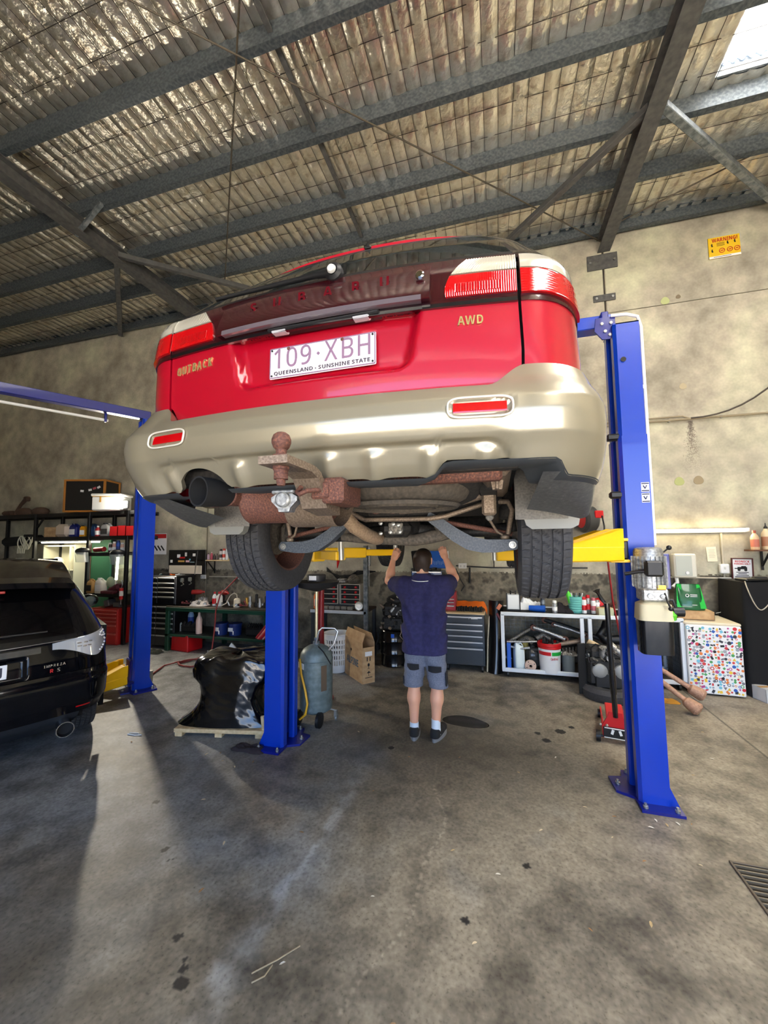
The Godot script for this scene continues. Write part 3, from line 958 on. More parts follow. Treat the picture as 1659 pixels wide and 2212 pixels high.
	letters_on(BODY, "OUTBACK", -0.566, -0.417, 2.380, 2.388, 0.031, gold_badge, w, 0.003, 0.004, 0.72)
	letters_on(BODY, "AWD", 0.448, 0.500, 2.392, 2.392, 0.027, gold_badge, w, 0.003, 0.004, 0.85)
	# number plate
	var np := Node3D.new()
	np.name = "number_plate"
	w.add_child(np, true)
	np.position = Vector3(0.002, 2.352, -1.122)
	np.rotation.x = -0.04
	np.rotation.z = 0.01
	b = Mb.new()
	b.box(Vector3(0, 0, 0), Vector3(0.372, 0.107, 0.006), 0.003)
	put(b, "plate_blank", mat(C(238, 234, 236), 0.4), np)
	b = Mb.new()
	for q in [[0, 0.0505, 0.366, 0.003], [0, -0.0505, 0.366, 0.003]]: b.box(Vector3(q[0], q[1], 0.0035), Vector3(q[2], q[3], 0.002))
	for x in [-0.183, 0.183]: b.box(Vector3(x, 0, 0.0035), Vector3(0.003, 0.101, 0.002))
	var mauve := mat(C(134, 104, 128), 0.5)
	put(b, "plate_rim", mauve, np)
	var chars := "109XBH"
	var cx := [-0.151, -0.104, -0.053, 0.037, 0.092, 0.148]
	for i in 6:
		var o := put_mesh(words(chars[i], 0.064, 0.003, "Droid Sans", false), "plate_letter", mauve, np, Vector3(cx[i], 0.011, 0.004))
		o.scale.x = 0.92
	b = Mb.new()
	b.box(Vector3(-0.008, 0.011, 0.004), Vector3(0.009, 0.009, 0.002), 0.0, Basis(Vector3.BACK, PI / 4))
	put(b, "plate_dot", mauve, np)
	write("QUEENSLAND - SUNSHINE STATE", 0.0125, mat(C(70, 60, 70), 0.5), np, Vector3(0, -0.037, 0.004), "plate_slogan", 0.335)
	for x in [-0.115, 0.075]:
		b = Mb.new(); b.lathe(Vector3(x, 0.044, 0.004), [Vector2(0.006, 0), Vector2(0.006, 0.002), Vector2(0, 0.004)], 10, Basis(Vector3.RIGHT, PI / 2)); put(b, "rusty_screw", M.rust, np)
	for p in [[-0.176, 0.044], [0.176, 0.044], [-0.176, -0.044], [0.176, -0.044]]:
		b = Mb.new(); b.lathe(Vector3(p[0], p[1], 0.004), [Vector2(0.0035, 0), Vector2(0.0035, 0.002), Vector2(0, 0.002)], 8, Basis(Vector3.RIGHT, PI / 2)); put(b, "screw_hole", M.ink, np)
	# rear glass, wiper, roof
	b = Mb.new()
	patch(b, BODY, quadmap(-1.0, 1.0, 2.608, 2.982), 40, 26, 0.0, null, 0.0)
	put(b, "rear_window", M.car_glass, w)
	b = Mb.new()
	patch(b, BODY, quadmap(-1.0, 1.0, 2.598, 2.622), 40, 3, 0.003)
	patch(b, BODY, quadmap(-1.0, 1.0, 2.965, 2.99), 40, 3, 0.003)
	put(b, "window_rubber", M.black, w)
	b = Mb.new()
	b.tube([Vector3(0.04, 2.618, -1.105), Vector3(-0.02, 2.63, -1.12), Vector3(-0.42, 2.635, -1.14)], [0.016, 0.01, 0.007], 8)
	b.lathe(Vector3(0.05, 2.622, -1.125), [Vector2(0.03, 0), Vector2(0.03, 0.02), Vector2(0.02, 0.03), Vector2(0, 0.03)], 14, Basis(Vector3.RIGHT, PI / 2))
	var wp := put(b, "rear_wiper", M.black, w)
	b = Mb.new()
	b.lathe(Vector3(0.055, 2.612, -1.088), [Vector2(0.012, 0), Vector2(0.015, 0.005), Vector2(0.012, 0.012), Vector2(0, 0.014)], 14, Basis(Vector3.RIGHT, PI / 2))
	put(b, "wiper_nut_cap", mat(C(186, 184, 178), 0.5), wp)
	var roof := []
	for j in 15:
		var k := j / 14.0
		var d := lerpf(1.50, 3.45, k)
		var row := []
		for i in 25:
			var u := lerpf(-1.0, 1.0, i / 24.0)
			var y := 2.985 + 0.075 * sin(PI * clampf(k * 1.25, 0.0, 0.5)) * 1.0 - 0.05 * pow(absf(u), 2.6)
			row.append(Vector3(u * lerpf(0.58, 0.62, k), y + 0.022, -(d + 0.05 * u * u * (1.0 - k))))
		roof.append(row)
	b = Mb.new()
	b.grid(roof)
	var edge := []
	for p in roof[0]: edge.append(p + Vector3(0, -0.034, -0.006))
	b.grid([roof[0], edge])
	put(b, "roof", M.red, w)
	b = Mb.new()
	b.tri(Vector3(0.03, 3.0, -1.495), Vector3(0.05, 3.0, -1.495), Vector3(0.04, 3.035, -1.50))
	b.box(Vector3(0.04, 3.002, -1.505), Vector3(0.03, 0.012, 0.03), 0.004)
	put(b, "washer_jet", M.black, w)
	for sg in [-1.0, 1.0]:
		b = Mb.new()
		b.tube([Vector3(sg * 0.52, 3.03, -1.7), Vector3(sg * 0.54, 3.09, -1.8), Vector3(sg * 0.55, 3.10, -3.0), Vector3(sg * 0.55, 3.04, -3.2)], 0.014, 8)
		put(b, "roof_rail", M.black, w)
	# bonnet, windscreen and nose, out at the far end
	b = Mb.new()
	b.quad(Vector3(-0.62, 3.0, -3.42), Vector3(0.62, 3.0, -3.42), Vector3(0.72, 2.60, -4.2), Vector3(-0.72, 2.60, -4.2))
	put(b, "windscreen", mat(C(10, 14, 14), 0.05, 0.0, 1.0), w)
	b = Mb.new()
	var hood := []
	for j in 7:
		var k := j / 6.0
		var row := []
		for i in 9:
			var u := lerpf(-1.0, 1.0, i / 8.0)
			row.append(Vector3(u * 0.79, 2.62 - 0.2 * k * k - 0.04 * u * u, -lerpf(4.15, 5.6, k)))
		hood.append(row)
	b.grid(hood)
	b.quad(Vector3(-0.79, 2.40, -5.6), Vector3(0.79, 2.40, -5.6), Vector3(0.78, 2.15, -5.63), Vector3(-0.78, 2.15, -5.63))
	put(b, "bonnet", M.red, w)
	b = Mb.new()
	b.box(Vector3(0, 2.05, -5.58), Vector3(1.66, 0.28, 0.16), 0.05)
	put(b, "front_bumper", M.gold, w)
	# rear bumper: one skin with the stepped lower valance, ribs, pipe cut-out
	b = Mb.new()
	var ytop := func(s: float) -> float: return 2.172 + 0.075 * smoothstep(0.86, 1.03, absf(s))
	var ybot := func(s: float) -> float:
		var x := s * 0.61
		var y := 1.928
		if absf(x + 0.425) < 0.10: y = maxf(y, 1.928 + 0.066 * sqrt(maxf(0.0, 1.0 - pow((x + 0.425) / 0.10, 2.0))))
		y = maxf(y, 1.928 + 0.04 * smoothstep(0.36, 0.41, x) * (1.0 - smoothstep(0.72, 0.80, x)))
		return y
	var bump := func(s: float, y: float) -> float:
		var x := s * 0.61
		var d := sdbox(x, y, -0.015, 1.90, 0.60, 0.125, 0.075)
		var o := -0.020 * (1.0 - smoothstep(-0.016, 0.0, d)) - 0.005 * (1.0 - smoothstep(0.0, 0.03, absf(d - 0.004)))
		for rx in [0.20, 0.365, 0.515, -0.545, -0.255, 0.06]:
			o += 0.016 * exp(-pow((x - rx) / 0.026, 2.0)) * smoothstep(2.016, 1.985, y)
		for rx in [-0.507, 0.497]:
			o -= 0.010 * (1.0 - smoothstep(-0.004, 0.002, sdbox(x, y, rx, 2.100, 0.078, 0.024, 0.02)))
		return o
	patch(b, BUMPER, func(u: float, v: float) -> Vector2:
		var s := lerpf(-2.1, 2.1, u)
		return Vector2(s, lerpf(ybot.call(s), ytop.call(s), v)), 220, 46, 0.0, bump, 0.03)
	var bm := put(b, "rear_bumper", M.gold, w)
	b = Mb.new()
	patch(b, BUMPER, quadmap(-0.98, 0.98, 2.170, 2.176), 50, 2, -0.03, null, 0.05)
	put(b, "bumper_gap", M.seam, bm)
	for rx in [-0.507, 0.497]:
		b = Mb.new()
		patch(b, BUMPER, func(u: float, v: float) -> Vector2: return Vector2((rx + lerpf(-0.068, 0.068, u)) / 0.61, lerpf(2.087, 2.115, v)), 20, 6, -0.003)
		put(b, "reflector", M.lens, bm)
		b = Mb.new()
		var ring := []
		var ring2 := []
		for i in 49:
			var a := TAU * i / 48.0
			var ux := signf(cos(a)) * pow(absf(cos(a)), 0.35)
			var uy := signf(sin(a)) * pow(absf(sin(a)), 0.6)
			ring.append(skin_out(BUMPER, (rx + 0.082 * ux) / 0.61, 2.10 + 0.026 * uy, 0.003))
		b.tube(ring, 0.0035, 6, false)
		put(b, "reflector_bezel", mat(C(226, 220, 204), 0.3, 0.3, 0.6), bm)
	for part in [[-1.9, -0.885], [-0.51, 1.9]]:
		b = Mb.new()
		var l1 := []; var l2 := []; var l3 := []
		for i in 61:
			var s := lerpf(part[0], part[1], i / 60.0)
			var y: float = ybot.call(s)
			l1.append(skin_out(BUMPER, s, y + 0.004, 0.002))
			var p := skin_out(BUMPER, s, y - 0.012, -0.006)
			l2.append(p)
			l3.append(p + Vector3(-p.x * 0.12, 0.006, -0.09))
		b.grid([l1, l2, l3])
		put(b, "bumper_lower_lip", M.dark_grey, bm)
	# lower corner cladding down to the mud flaps, wheelhouse liners, flaps
	for sg in [-1.0, 1.0]:
		b = Mb.new()
		var rows := []
		for j in 9:
			var v := j / 8.0
			var row := []
			for i in 17:
				var u := i / 16.0
				var top := skin_out(BUMPER, sg * lerpf(1.12, 2.12, u), 1.935, -0.006)
				var low := Vector3(sg * lerpf(0.635, 0.828, pow(u, 0.8)), lerpf(1.868, 1.835, u), -lerpf(1.50, 1.60, u))
				row.append(top.lerp(low, v) + Vector3(sg * 0.018 * sin(PI * v) * u, -0.03 * sin(PI * v) * u, 0.03 * sin(PI * v)))
			rows.append(row)
		b.grid(rows)
		put(b, "corner_cladding", M.cladding, w)
		b = Mb.new()
		rows = []
		for j in 13:
			var a := lerpf(-0.22, 1.5, j / 12.0)
			rows.append([Vector3(sg * 0.60, 1.93 + 0.42 * sin(a), -(2.03 - 0.42 * cos(a))), Vector3(sg * 0.615, 1.93 + 0.425 * sin(a), -(2.03 - 0.425 * cos(a))), Vector3(sg * 0.79, 1.93 + 0.425 * sin(a), -(2.03 - 0.425 * cos(a)))])
		b.grid(rows)
		put(b, "wheelhouse_liner", M.liner, w)
		b = Mb.new()
		var fl := PackedVector2Array([Vector2(0.625, 1.865), Vector2(0.64, 1.815), Vector2(0.66, 1.80), Vector2(0.80, 1.80), Vector2(0.826, 1.812), Vector2(0.838, 1.868)])
		var f2 := PackedVector2Array()
		for p in fl: f2.append(Vector2(p.x * sg, p.y))
		b.ext(f2, -1.665, -1.625)
		var mf := put(b, "mud_flap", mat(C(132, 132, 126), 0.55), w)
		b = Mb.new()
		b.bar(Vector3(sg * 0.625, 1.869, -1.645), Vector3(sg * 0.838, 1.872, -1.645), 0.046, 0.008, 0.003)
		put(b, "flap_edge", mat(C(214, 206, 196), 0.5), mf)
	# wheels
	var tyre := tyre_mesh(0.332, 0.215)
	var i := 0
	for p in [[0.722, 1.815, -2.05], [-0.722, 1.815, -2.05], [0.73, 1.80, -4.70], [-0.73, 1.80, -4.70]]:
		var wh := Node3D.new()
		wh.name = "wheel"
		w.add_child(wh, true)
		wh.position = Vector3(p[0], p[1], p[2])
		if p[0] < 0: wh.rotation.y = PI
		put_mesh(tyre, "tyre", M.rubber, wh)
		b = Mb.new()
		var ax := Basis(Vector3.FORWARD, PI / 2)   # axis along x
		b.lathe(Vector3.ZERO, [Vector2(0.215, -0.10), Vector2(0.205, -0.095), Vector2(0.195, -0.06), Vector2(0.188, 0.02), Vector2(0.19, 0.06), Vector2(0.14, 0.075), Vector2(0.06, 0.07), Vector2(0.0, 0.07)], 40, ax)
		put(b, "rim", M.rust if i < 2 else M.grimy_alu, wh)
		b = Mb.new()
		b.lathe(Vector3.ZERO, [Vector2(0.0, -0.03), Vector2(0.05, -0.035), Vector2(0.07, -0.02), Vector2(0.125, -0.015), Vector2(0.125, 0.05)], 28, ax)
		put(b, "brake_drum", M.under, wh)
		i += 1

func tyre_mesh(R: float, wd: float) -> ArrayMesh:
	# axis along x; grooved tread blocks
	var b := Mb.new()
	var st := []   # across: position -1..1, groove kind
	var lines := [-0.62, -0.22, 0.22, 0.62]
	st.append([-1.0, 0])
	var prev := -1.0
	for g in lines:
		for k in [0.33, 0.66]: st.append([lerpf(prev, g - 0.05, k), 1 if prev == -1.0 else 2])
		st.append([g - 0.05, 0]); st.append([g - 0.045, 9]); st.append([g + 0.045, 9]); st.append([g + 0.05, 0])
		prev = g + 0.05
	for k in [0.33, 0.66]: st.append([lerpf(prev, 1.0, k), 1])
	st.append([1.0, 0])
	var n := 300
	var rows := []
	for j in n:
		var a := TAU * j / n
		var row := []
		for s in st:
			var u: float = s[0]
			var r := R - 0.010 * pow(absf(u), 4.0)
			var deep := 0.0
			if s[1] == 9: deep = 0.009
			elif absf(u) > 0.68 and absf(u) < 0.98:
				if j % 5 == 0: deep = 0.006
			elif s[1] == 2 or s[1] == 0:
				if (j + int(roundf(u * 9.0)) + 60) % 6 == 0 and absf(u) < 0.6: deep = 0.005
			r -= deep
			row.append(Vector3(u * wd * 0.44, sin(a) * r, cos(a) * r))
		rows.append(row)
	rows.append(rows[0])
	b.flat()
	for j in n:
		for k in st.size() - 1: b.quad(rows[j][k], rows[j][k + 1], rows[j + 1][k + 1], rows[j + 1][k])
	var ax := Basis(Vector3.FORWARD, PI / 2)
	for sg in [-1.0, 1.0]:
		b.lathe(Vector3.ZERO, [Vector2(R - 0.010, sg * wd * 0.44), Vector2(R - 0.022, sg * wd * 0.475), Vector2(R - 0.05, sg * wd * 0.5), Vector2(R - 0.08, sg * wd * 0.5), Vector2(R - 0.105, sg * wd * 0.475), Vector2(R - 0.12, sg * wd * 0.455), Vector2(R - 0.125, sg * wd * 0.42)], 64, ax)
	return b.mesh()

# ---------- what hangs under the wagon ----------
func build_under():
	var w := wagon
	var b := Mb.new()
	# floor pan with ribs and the tub of the spare wheel
	b.box(Vector3(0, 2.02, -3.4), Vector3(1.20, 0.04, 4.0))
	b.box(Vector3(0, 2.06, -1.45), Vector3(1.24, 0.04, 0.72))
	for x in [-0.48, 0.50]: b.box(Vector3(x, 1.985, -3.2), Vector3(0.09, 0.07, 3.4), 0.015)
	b.box(Vector3(0, 1.99, -1.18), Vector3(1.2, 0.06, 0.06), 0.01)
	b.box(Vector3(0, 2.0, -3.5), Vector3(0.26, 0.1, 3.0), 0.04)
	put(b, "floor_pan", M.under_dark, w)
	b = Mb.new()
	b.lathe(Vector3(0.18, 1.885, -1.46), [Vector2(0, 0), Vector2(0.10, 0.002), Vector2(0.20, 0.008), Vector2(0.245, 0.03), Vector2(0.275, 0.08), Vector2(0.285, 0.17)], 32)
	for q in [0.12, 0.2]: b.lathe(Vector3(0.18, 1.880, -1.46), [Vector2(q, 0.012), Vector2(q + 0.012, 0.0), Vector2(q + 0.024, 0.012)], 32)
	put(b, "spare_wheel_tub", M.under, w)
	# right-hand chassis leg, bumper bracket, canister
	b = Mb.new()
	b.box(Vector3(0.53, 2.0, -1.55), Vector3(0.10, 0.09, 0.62), 0.02)
	b.ext(PackedVector2Array([Vector2(0.505, 2.01), Vector2(0.565, 2.01), Vector2(0.55, 1.925), Vector2(0.52, 1.925)]), -1.37, -1.345)
	b.box(Vector3(0.535, 1.965, -1.335), Vector3(0.012, 0.085, 0.03), 0.003)
	b.box(Vector3(0.50, 1.945, -1.74), Vector3(0.06, 0.16, 0.05), 0.01)
	put(b, "chassis_leg", M.old_steel, w)
	b = Mb.new()
	b.tube([Vector3(0.40, 2.0, -1.30), Vector3(0.44, 1.985, -1.45), Vector3(0.42, 1.97, -1.65), Vector3(0.34, 1.955, -1.8)], 0.05, 12)
	put(b, "filler_hose", M.under_dark, w)
	# subframe, roll bar, links
	b = Mb.new()
	b.tube([Vector3(-0.50, 1.955, -1.98), Vector3(-0.26, 1.925, -1.95), Vector3(-0.12, 1.905, -1.92), Vector3(0.10, 1.905, -1.92), Vector3(0.26, 1.925, -1.95), Vector3(0.50, 1.955, -1.98)], 0.026, 12)
	b.box(Vector3(0.01, 1.915, -1.88), Vector3(0.22, 0.06, 0.08), 0.02)
	for x in [-0.52, 0.52]: b.box(Vector3(x, 1.95, -2.1), Vector3(0.07, 0.08, 0.5), 0.02)
	b.tube([Vector3(-0.5, 1.85, -2.3), Vector3(0.5, 1.85, -2.3)], 0.05, 10)
	put(b, "subframe", M.under_dark, w)
	for x in [-0.035, 0.047]:
		b = Mb.new()
		b.lathe(Vector3(x, 1.918, -1.842), [Vector2(0.026, 0), Vector2(0.026, 0.02), Vector2(0.014, 0.022), Vector2(0.012, 0.03), Vector2(0, 0.03)], 16, Basis(Vector3.RIGHT, PI / 2))
		put(b, "mount_bush", M.rust, w)
	b = Mb.new()
	b.tube([Vector3(-0.57, 1.80, -1.95), Vector3(-0.58, 1.90, -1.93), Vector3(-0.52, 1.955, -1.86), Vector3(-0.26, 1.96, -1.86), Vector3(-0.13, 1.88, -1.86), Vector3(-0.10, 1.868, -1.86), Vector3(0.22, 1.865, -1.86), Vector3(0.30, 1.875, -1.86), Vector3(0.50, 1.935, -1.86), Vector3(0.58, 1.935, -1.87), Vector3(0.60, 1.90, -1.92), Vector3(0.58, 1.79, -1.95)], 0.012, 10)
	put(b, "roll_bar", M.old_steel, w)
	b = Mb.new()
	b.tube([Vector3(0.09, 1.905, -1.80), Vector3(0.28, 1.915, -1.80), Vector3(0.50, 1.965, -1.78)], [0.02, 0.022, 0.018], 8)
	put(b, "brace_bar", M.old_steel, w)
	b = Mb.new()
	b.box(Vector3(0.50, 1.905, -1.79), Vector3(0.035, 0.12, 0.025), 0.01)
	for y in [1.955, 1.858]: b.lathe(Vector3(0.50, y, -1.778), [Vector2(0.014, 0), Vector2(0.014, 0.008), Vector2(0, 0.01)], 6, Basis(Vector3.RIGHT, PI / 2))
	put(b, "roll_bar_bracket", M.liner, w)
	# final drive
	b = Mb.new()
	b.box(Vector3(0.035, 1.822, -1.98), Vector3(0.16, 0.085, 0.16), 0.03)
	b.ball(Vector3(0.035, 1.822, -2.08), Vector3(0.11, 0.085, 0.12), 16)
	b.cyl(Vector3(0.035, 1.822, -2.1), Vector3(0.035, 1.84, -4.2), 0.035, 12)
	b.tube([Vector3(0.12, 1.81, -2.08), Vector3(0.34, 1.80, -2.07), Vector3(0.62, 1.815, -2.05)], [0.045, 0.02, 0.04], 10)
	b.tube([Vector3(-0.06, 1.81, -2.08), Vector3(-0.3, 1.80, -2.07), Vector3(-0.62, 1.815, -2.05)], [0.045, 0.02, 0.04], 10)
	var df := put(b, "final_drive", M.engine_black, w)
	b = Mb.new()
	b.box(Vector3(0.045, 1.824, -1.897), Vector3(0.075, 0.06, 0.014), 0.006)
	put(b, "drive_cover", M.grimy_alu, df)
	for p in [[0.035, 1.845], [0.06, 1.84], [0.02, 1.806], [0.068, 1.806], [-0.03, 1.85], [-0.03, 1.80]]:
		b = Mb.new()
		b.lathe(Vector3(p[0], p[1], -1.892), [Vector2(0.011, 0), Vector2(0.011, 0.007), Vector2(0.006, 0.01), Vector2(0, 0.01)], 6, Basis(Vector3.RIGHT, PI / 2))
		put(b, "drain_bolt", M.bolt, df)
	b = Mb.new()
	b.tube([Vector3(-0.28, 1.785, -2.0), Vector3(-0.1, 1.772, -2.0), Vector3(0.12, 1.765, -2.0), Vector3(0.2, 1.78, -2.0), Vector3(0.3, 1.80, -2.0)], [0.022, 0.026, 0.03, 0.034, 0.03], 10)
	put(b, "cross_member", M.under, w)
	# trailing blades and lateral links, both sides
	for sg in [-1.0, 1.0]:
		b = Mb.new()
		var up := []; var dn := []
		var ctl := [Vector2(0.20, 1.885), Vector2(0.26, 1.845), Vector2(0.33, 1.79), Vector2(0.40, 1.748), Vector2(0.47, 1.733), Vector2(0.54, 1.733), Vector2(0.60, 1.738)]
		var wid := [0.020, 0.026, 0.030, 0.031, 0.031, 0.030, 0.026]
		var poly := PackedVector2Array()
		for k in 7: poly.append(Vector2(sg * (ctl[k].x + 0.4 * wid[k]), ctl[k].y + wid[k]))
		for k in 5:
			var a := PI / 2 - PI * (k + 1) / 6.0
			poly.append(Vector2(sg * (0.60 + 0.026 * cos(a)), 1.738 + 0.026 * sin(a)))
		for k in range(6, -1, -1): poly.append(Vector2(sg * (ctl[k].x - 0.4 * wid[k]), ctl[k].y - wid[k]))
		b.ext(poly, -1.985, -1.925)
		var arm := put(b, "control_arm", M.arm_paint, w)
		b = Mb.new()
		b.lathe(Vector3(sg * 0.597, 1.738, -1.925), [Vector2(0.017, 0), Vector2(0.017, 0.006), Vector2(0.011, 0.006), Vector2(0.010, 0.014), Vector2(0, 0.015)], 12, Basis(Vector3.RIGHT, PI / 2))
		put(b, "arm_bolt", M.bolt, arm)
		b = Mb.new()
		b.tube([Vector3(sg * 0.24, 1.86, -1.98), Vector3(sg * 0.42, 1.825, -1.98), Vector3(sg * 0.60, 1.79, -1.99)], 0.0125, 8)
		put(b, "lateral_link", M.rust, w)
		b = Mb.new()
		b.bar(Vector3(sg * 0.22, 1.84, -2.15), Vector3(sg * 0.60, 1.77, -2.12), 0.05, 0.03, 0.008)
		b.box(Vector3(sg * 0.63, 1.79, -2.03), Vector3(0.06, 0.15, 0.1), 0.02)
		b.box(Vector3(sg * 0.26, 1.85, -2.0), Vector3(0.07, 0.09, 0.08), 0.02)
		put(b, "hub_carrier", M.under, w)
		b = Mb.new()
		b.tube([Vector3(sg * 0.585, 1.97, -2.0), Vector3(sg * 0.60, 1.80, -1.98)], 0.022, 10)
		b.lathe(Vector3(sg * 0.585, 1.86, -2.0), [Vector2(0.03, 0), Vector2(0.045, 0.01), Vector2(0.045, 0.02), Vector2(0.03, 0.14)], 14)
		put(b, "shock_absorber", M.under_dark, w)
		b = Mb.new()
		b.ball(Vector3(sg * 0.565, 1.775, -1.94), Vector3(0.022, 0.014, 0.018), 10)
		b.tube([Vector3(sg * 0.52, 1.92, -1.90), Vector3(sg * 0.50, 1.85, -1.90), Vector3(sg * 0.53, 1.80, -1.93), Vector3(sg * 0.565, 1.778, -1.94)], 0.007, 6)
		put(b, "brake_hose", M.old_steel, w)
	# exhaust: silencer lying across, shielded, its tip through the cut-out
	var ex := Node3D.new()
	ex.name = "exhaust"
	w.add_child(ex, true)
	b = Mb.new()
	var mx := Basis(Vector3(0.12, 0, 0.99).normalized(), Vector3(1, 0.0, -0.12).normalized(), Vector3(0, 1, 0))
	b.lathe(Vector3(-0.375, 1.928, -1.31), [Vector2(0, 0.004), Vector2(0.085, 0.0), Vector2(0.094, -0.006), Vector2(0.10, 0.004), Vector2(0.098, 0.012), Vector2(0.098, 0.30), Vector2(0.10, 0.31), Vector2(0.08, 0.33), Vector2(0, 0.335)], 36, mx)
	put(b, "silencer", M.rust, ex)
	b = Mb.new()
	var sh := []
	for j in 9:
		var k := j / 8.0
		var row := []
		for q in 15:
			var a := lerpf(-0.1 - 0.4 * k, -PI + 0.2, q / 14.0)
			row.append(Vector3(lerpf(-0.18, 0.0, k) + 0.02 * sin(a), 1.925 + 0.112 * sin(a), -1.33 + 0.115 * cos(a)))
		sh.append(row)
	b.grid(sh)
	put(b, "heat_shield", M.old_steel, ex)
	b = Mb.new()
	b.tube([Vector3(-0.36, 1.925, -1.30), Vector3(-0.385, 1.925, -1.24), Vector3(-0.39, 1.928, -1.19)], [0.036, 0.034, 0.04], 16)
	put(b, "outlet_pipe", M.rust, ex)
	b = Mb.new()
	var tx := Basis(Vector3.RIGHT, PI / 2 + 0.02) 
	b.lathe(Vector3(-0.395, 1.932, -1.21), [Vector2(0.038, 0), Vector2(0.046, 0.03), Vector2(0.05, 0.10), Vector2(0.052, 0.13), Vector2(0.046, 0.13), Vector2(0.044, 0.06), Vector2(0.0, 0.05)], 28, Basis(Vector3.UP, -0.25) * tx)
	put(b, "tail_pipe", M.black_matte, ex)
	b = Mb.new()
	b.tube([Vector3(-0.06, 1.95, -1.40), Vector3(-0.12, 1.962, -1.50), Vector3(-0.145, 1.935, -1.57), Vector3(-0.135, 1.885, -1.64), Vector3(-0.108, 1.828, -1.72), Vector3(-0.075, 1.79, -1.82), Vector3(-0.07, 1.775, -1.95), Vector3(-0.08, 1.79, -2.3), Vector3(-0.12, 1.86, -3.0), Vector3(-0.12, 1.87, -4.3)], 0.033, 18)
	put(b, "exhaust_pipe", tri_mat(ramp_tex(0.03, 27, [[0.1, C(150, 124, 100)], [0.9, C(206, 182, 150)]]), 9.0, 0.5, 0.4), ex)
	# tow bar with ball, tongue, plug
	var tb := Node3D.new()
	tb.name = "tow_bar"
	w.add_child(tb, true)
	b = Mb.new()
	b.lathe(Vector3(0.012, 1.966, -0.87), [Vector2(0.0, 0.068), Vector2(0.012, 0.066), Vector2(0.02, 0.06), Vector2(0.0245, 0.048), Vector2(0.0245, 0.04), Vector2(0.02, 0.028), Vector2(0.014, 0.022), Vector2(0.013, 0.012), Vector2(0.022, 0.008), Vector2(0.022, 0.0), Vector2(0, 0)], 28)
	put(b, "tow_ball", M.rust, tb)
	b = Mb.new()
	var tongue := PackedVector2Array([Vector2(-0.88, 1.966), Vector2(-0.98, 1.966), Vector2(-1.02, 1.955), Vector2(-1.05, 1.925), Vector2(-1.08, 1.88), Vector2(-1.16, 1.865), Vector2(-1.16, 1.84), Vector2(-1.06, 1.855), Vector2(-1.025, 1.905), Vector2(-1.0, 1.935), Vector2(-0.96, 1.946), Vector2(-0.83, 1.946), Vector2(-0.83, 1.966)])
	b.ext(tongue, -0.028, 0.052, Transform3D(Basis(Vector3(0, 0, 1), Vector3.UP, Vector3(1, 0, 0)), Vector3.ZERO))
	put(b, "tongue", M.old_steel, tb)
	b = Mb.new()
	b.lathe(Vector3(0.012, 1.895, -0.87), [Vector2(0, 0), Vector2(0.011, 0.002), Vector2(0.013, 0.01), Vector2(0.013, 0.018), Vector2(0.02, 0.018), Vector2(0.02, 0.04), Vector2(0.023, 0.043), Vector2(0.023, 0.05), Vector2(0, 0.051)], 6)
	put(b, "ball_nut", M.rust, tb)
	b = Mb.new()
	b.box(Vector3(0.075, 1.905, -1.12), Vector3(0.07, 0.075, 0.16), 0.008)
	b.box(Vector3(0.04, 1.905, -1.045), Vector3(0.055, 0.05, 0.03), 0.006)
	b.tube([Vector3(0.045, 1.905, -1.03), Vector3(0.025, 1.898, -0.985), Vector3(0.01, 1.887, -0.97), Vector3(-0.005, 1.895, -0.985), Vector3(0.0, 1.912, -1.0)], 0.007, 8)
	b.box(Vector3(0.0, 1.96, -1.22), Vector3(1.1, 0.05, 0.05), 0.008)
	put(b, "receiver", M.rust, tb)
	b = Mb.new()
	var pg := PackedVector2Array([Vector2(-0.045, 0.012), Vector2(-0.02, 0.026), Vector2(0.02, 0.026), Vector2(0.045, 0.012), Vector2(0.045, 0.0), Vector2(0.022, -0.022), Vector2(0.018, -0.034), Vector2(-0.018, -0.034), Vector2(-0.022, -0.022), Vector2(-0.045, 0.0)])
	b.ext(pg, 0.0, 0.035, Transform3D(Basis.IDENTITY, Vector3(-0.105, 1.885, -1.12)))
	b.lathe(Vector3(-0.105, 1.888, -1.085), [Vector2(0.024, 0), Vector2(0.024, 0.012), Vector2(0.019, 0.016), Vector2(0, 0.016)], 20, Basis(Vector3.RIGHT, PI / 2))
	b.box(Vector3(-0.105, 1.913, -1.1), Vector3(0.08, 0.012, 0.05), 0.004)
	put(b, "trailer_socket", M.alu, tb)
	b = Mb.new()
	b.bar(Vector3(-0.05, 1.88, -1.15), Vector3(-0.02, 1.855, -1.11), 0.004, 0.02)
	put(b, "socket_strap", M.dark_grey, tb)

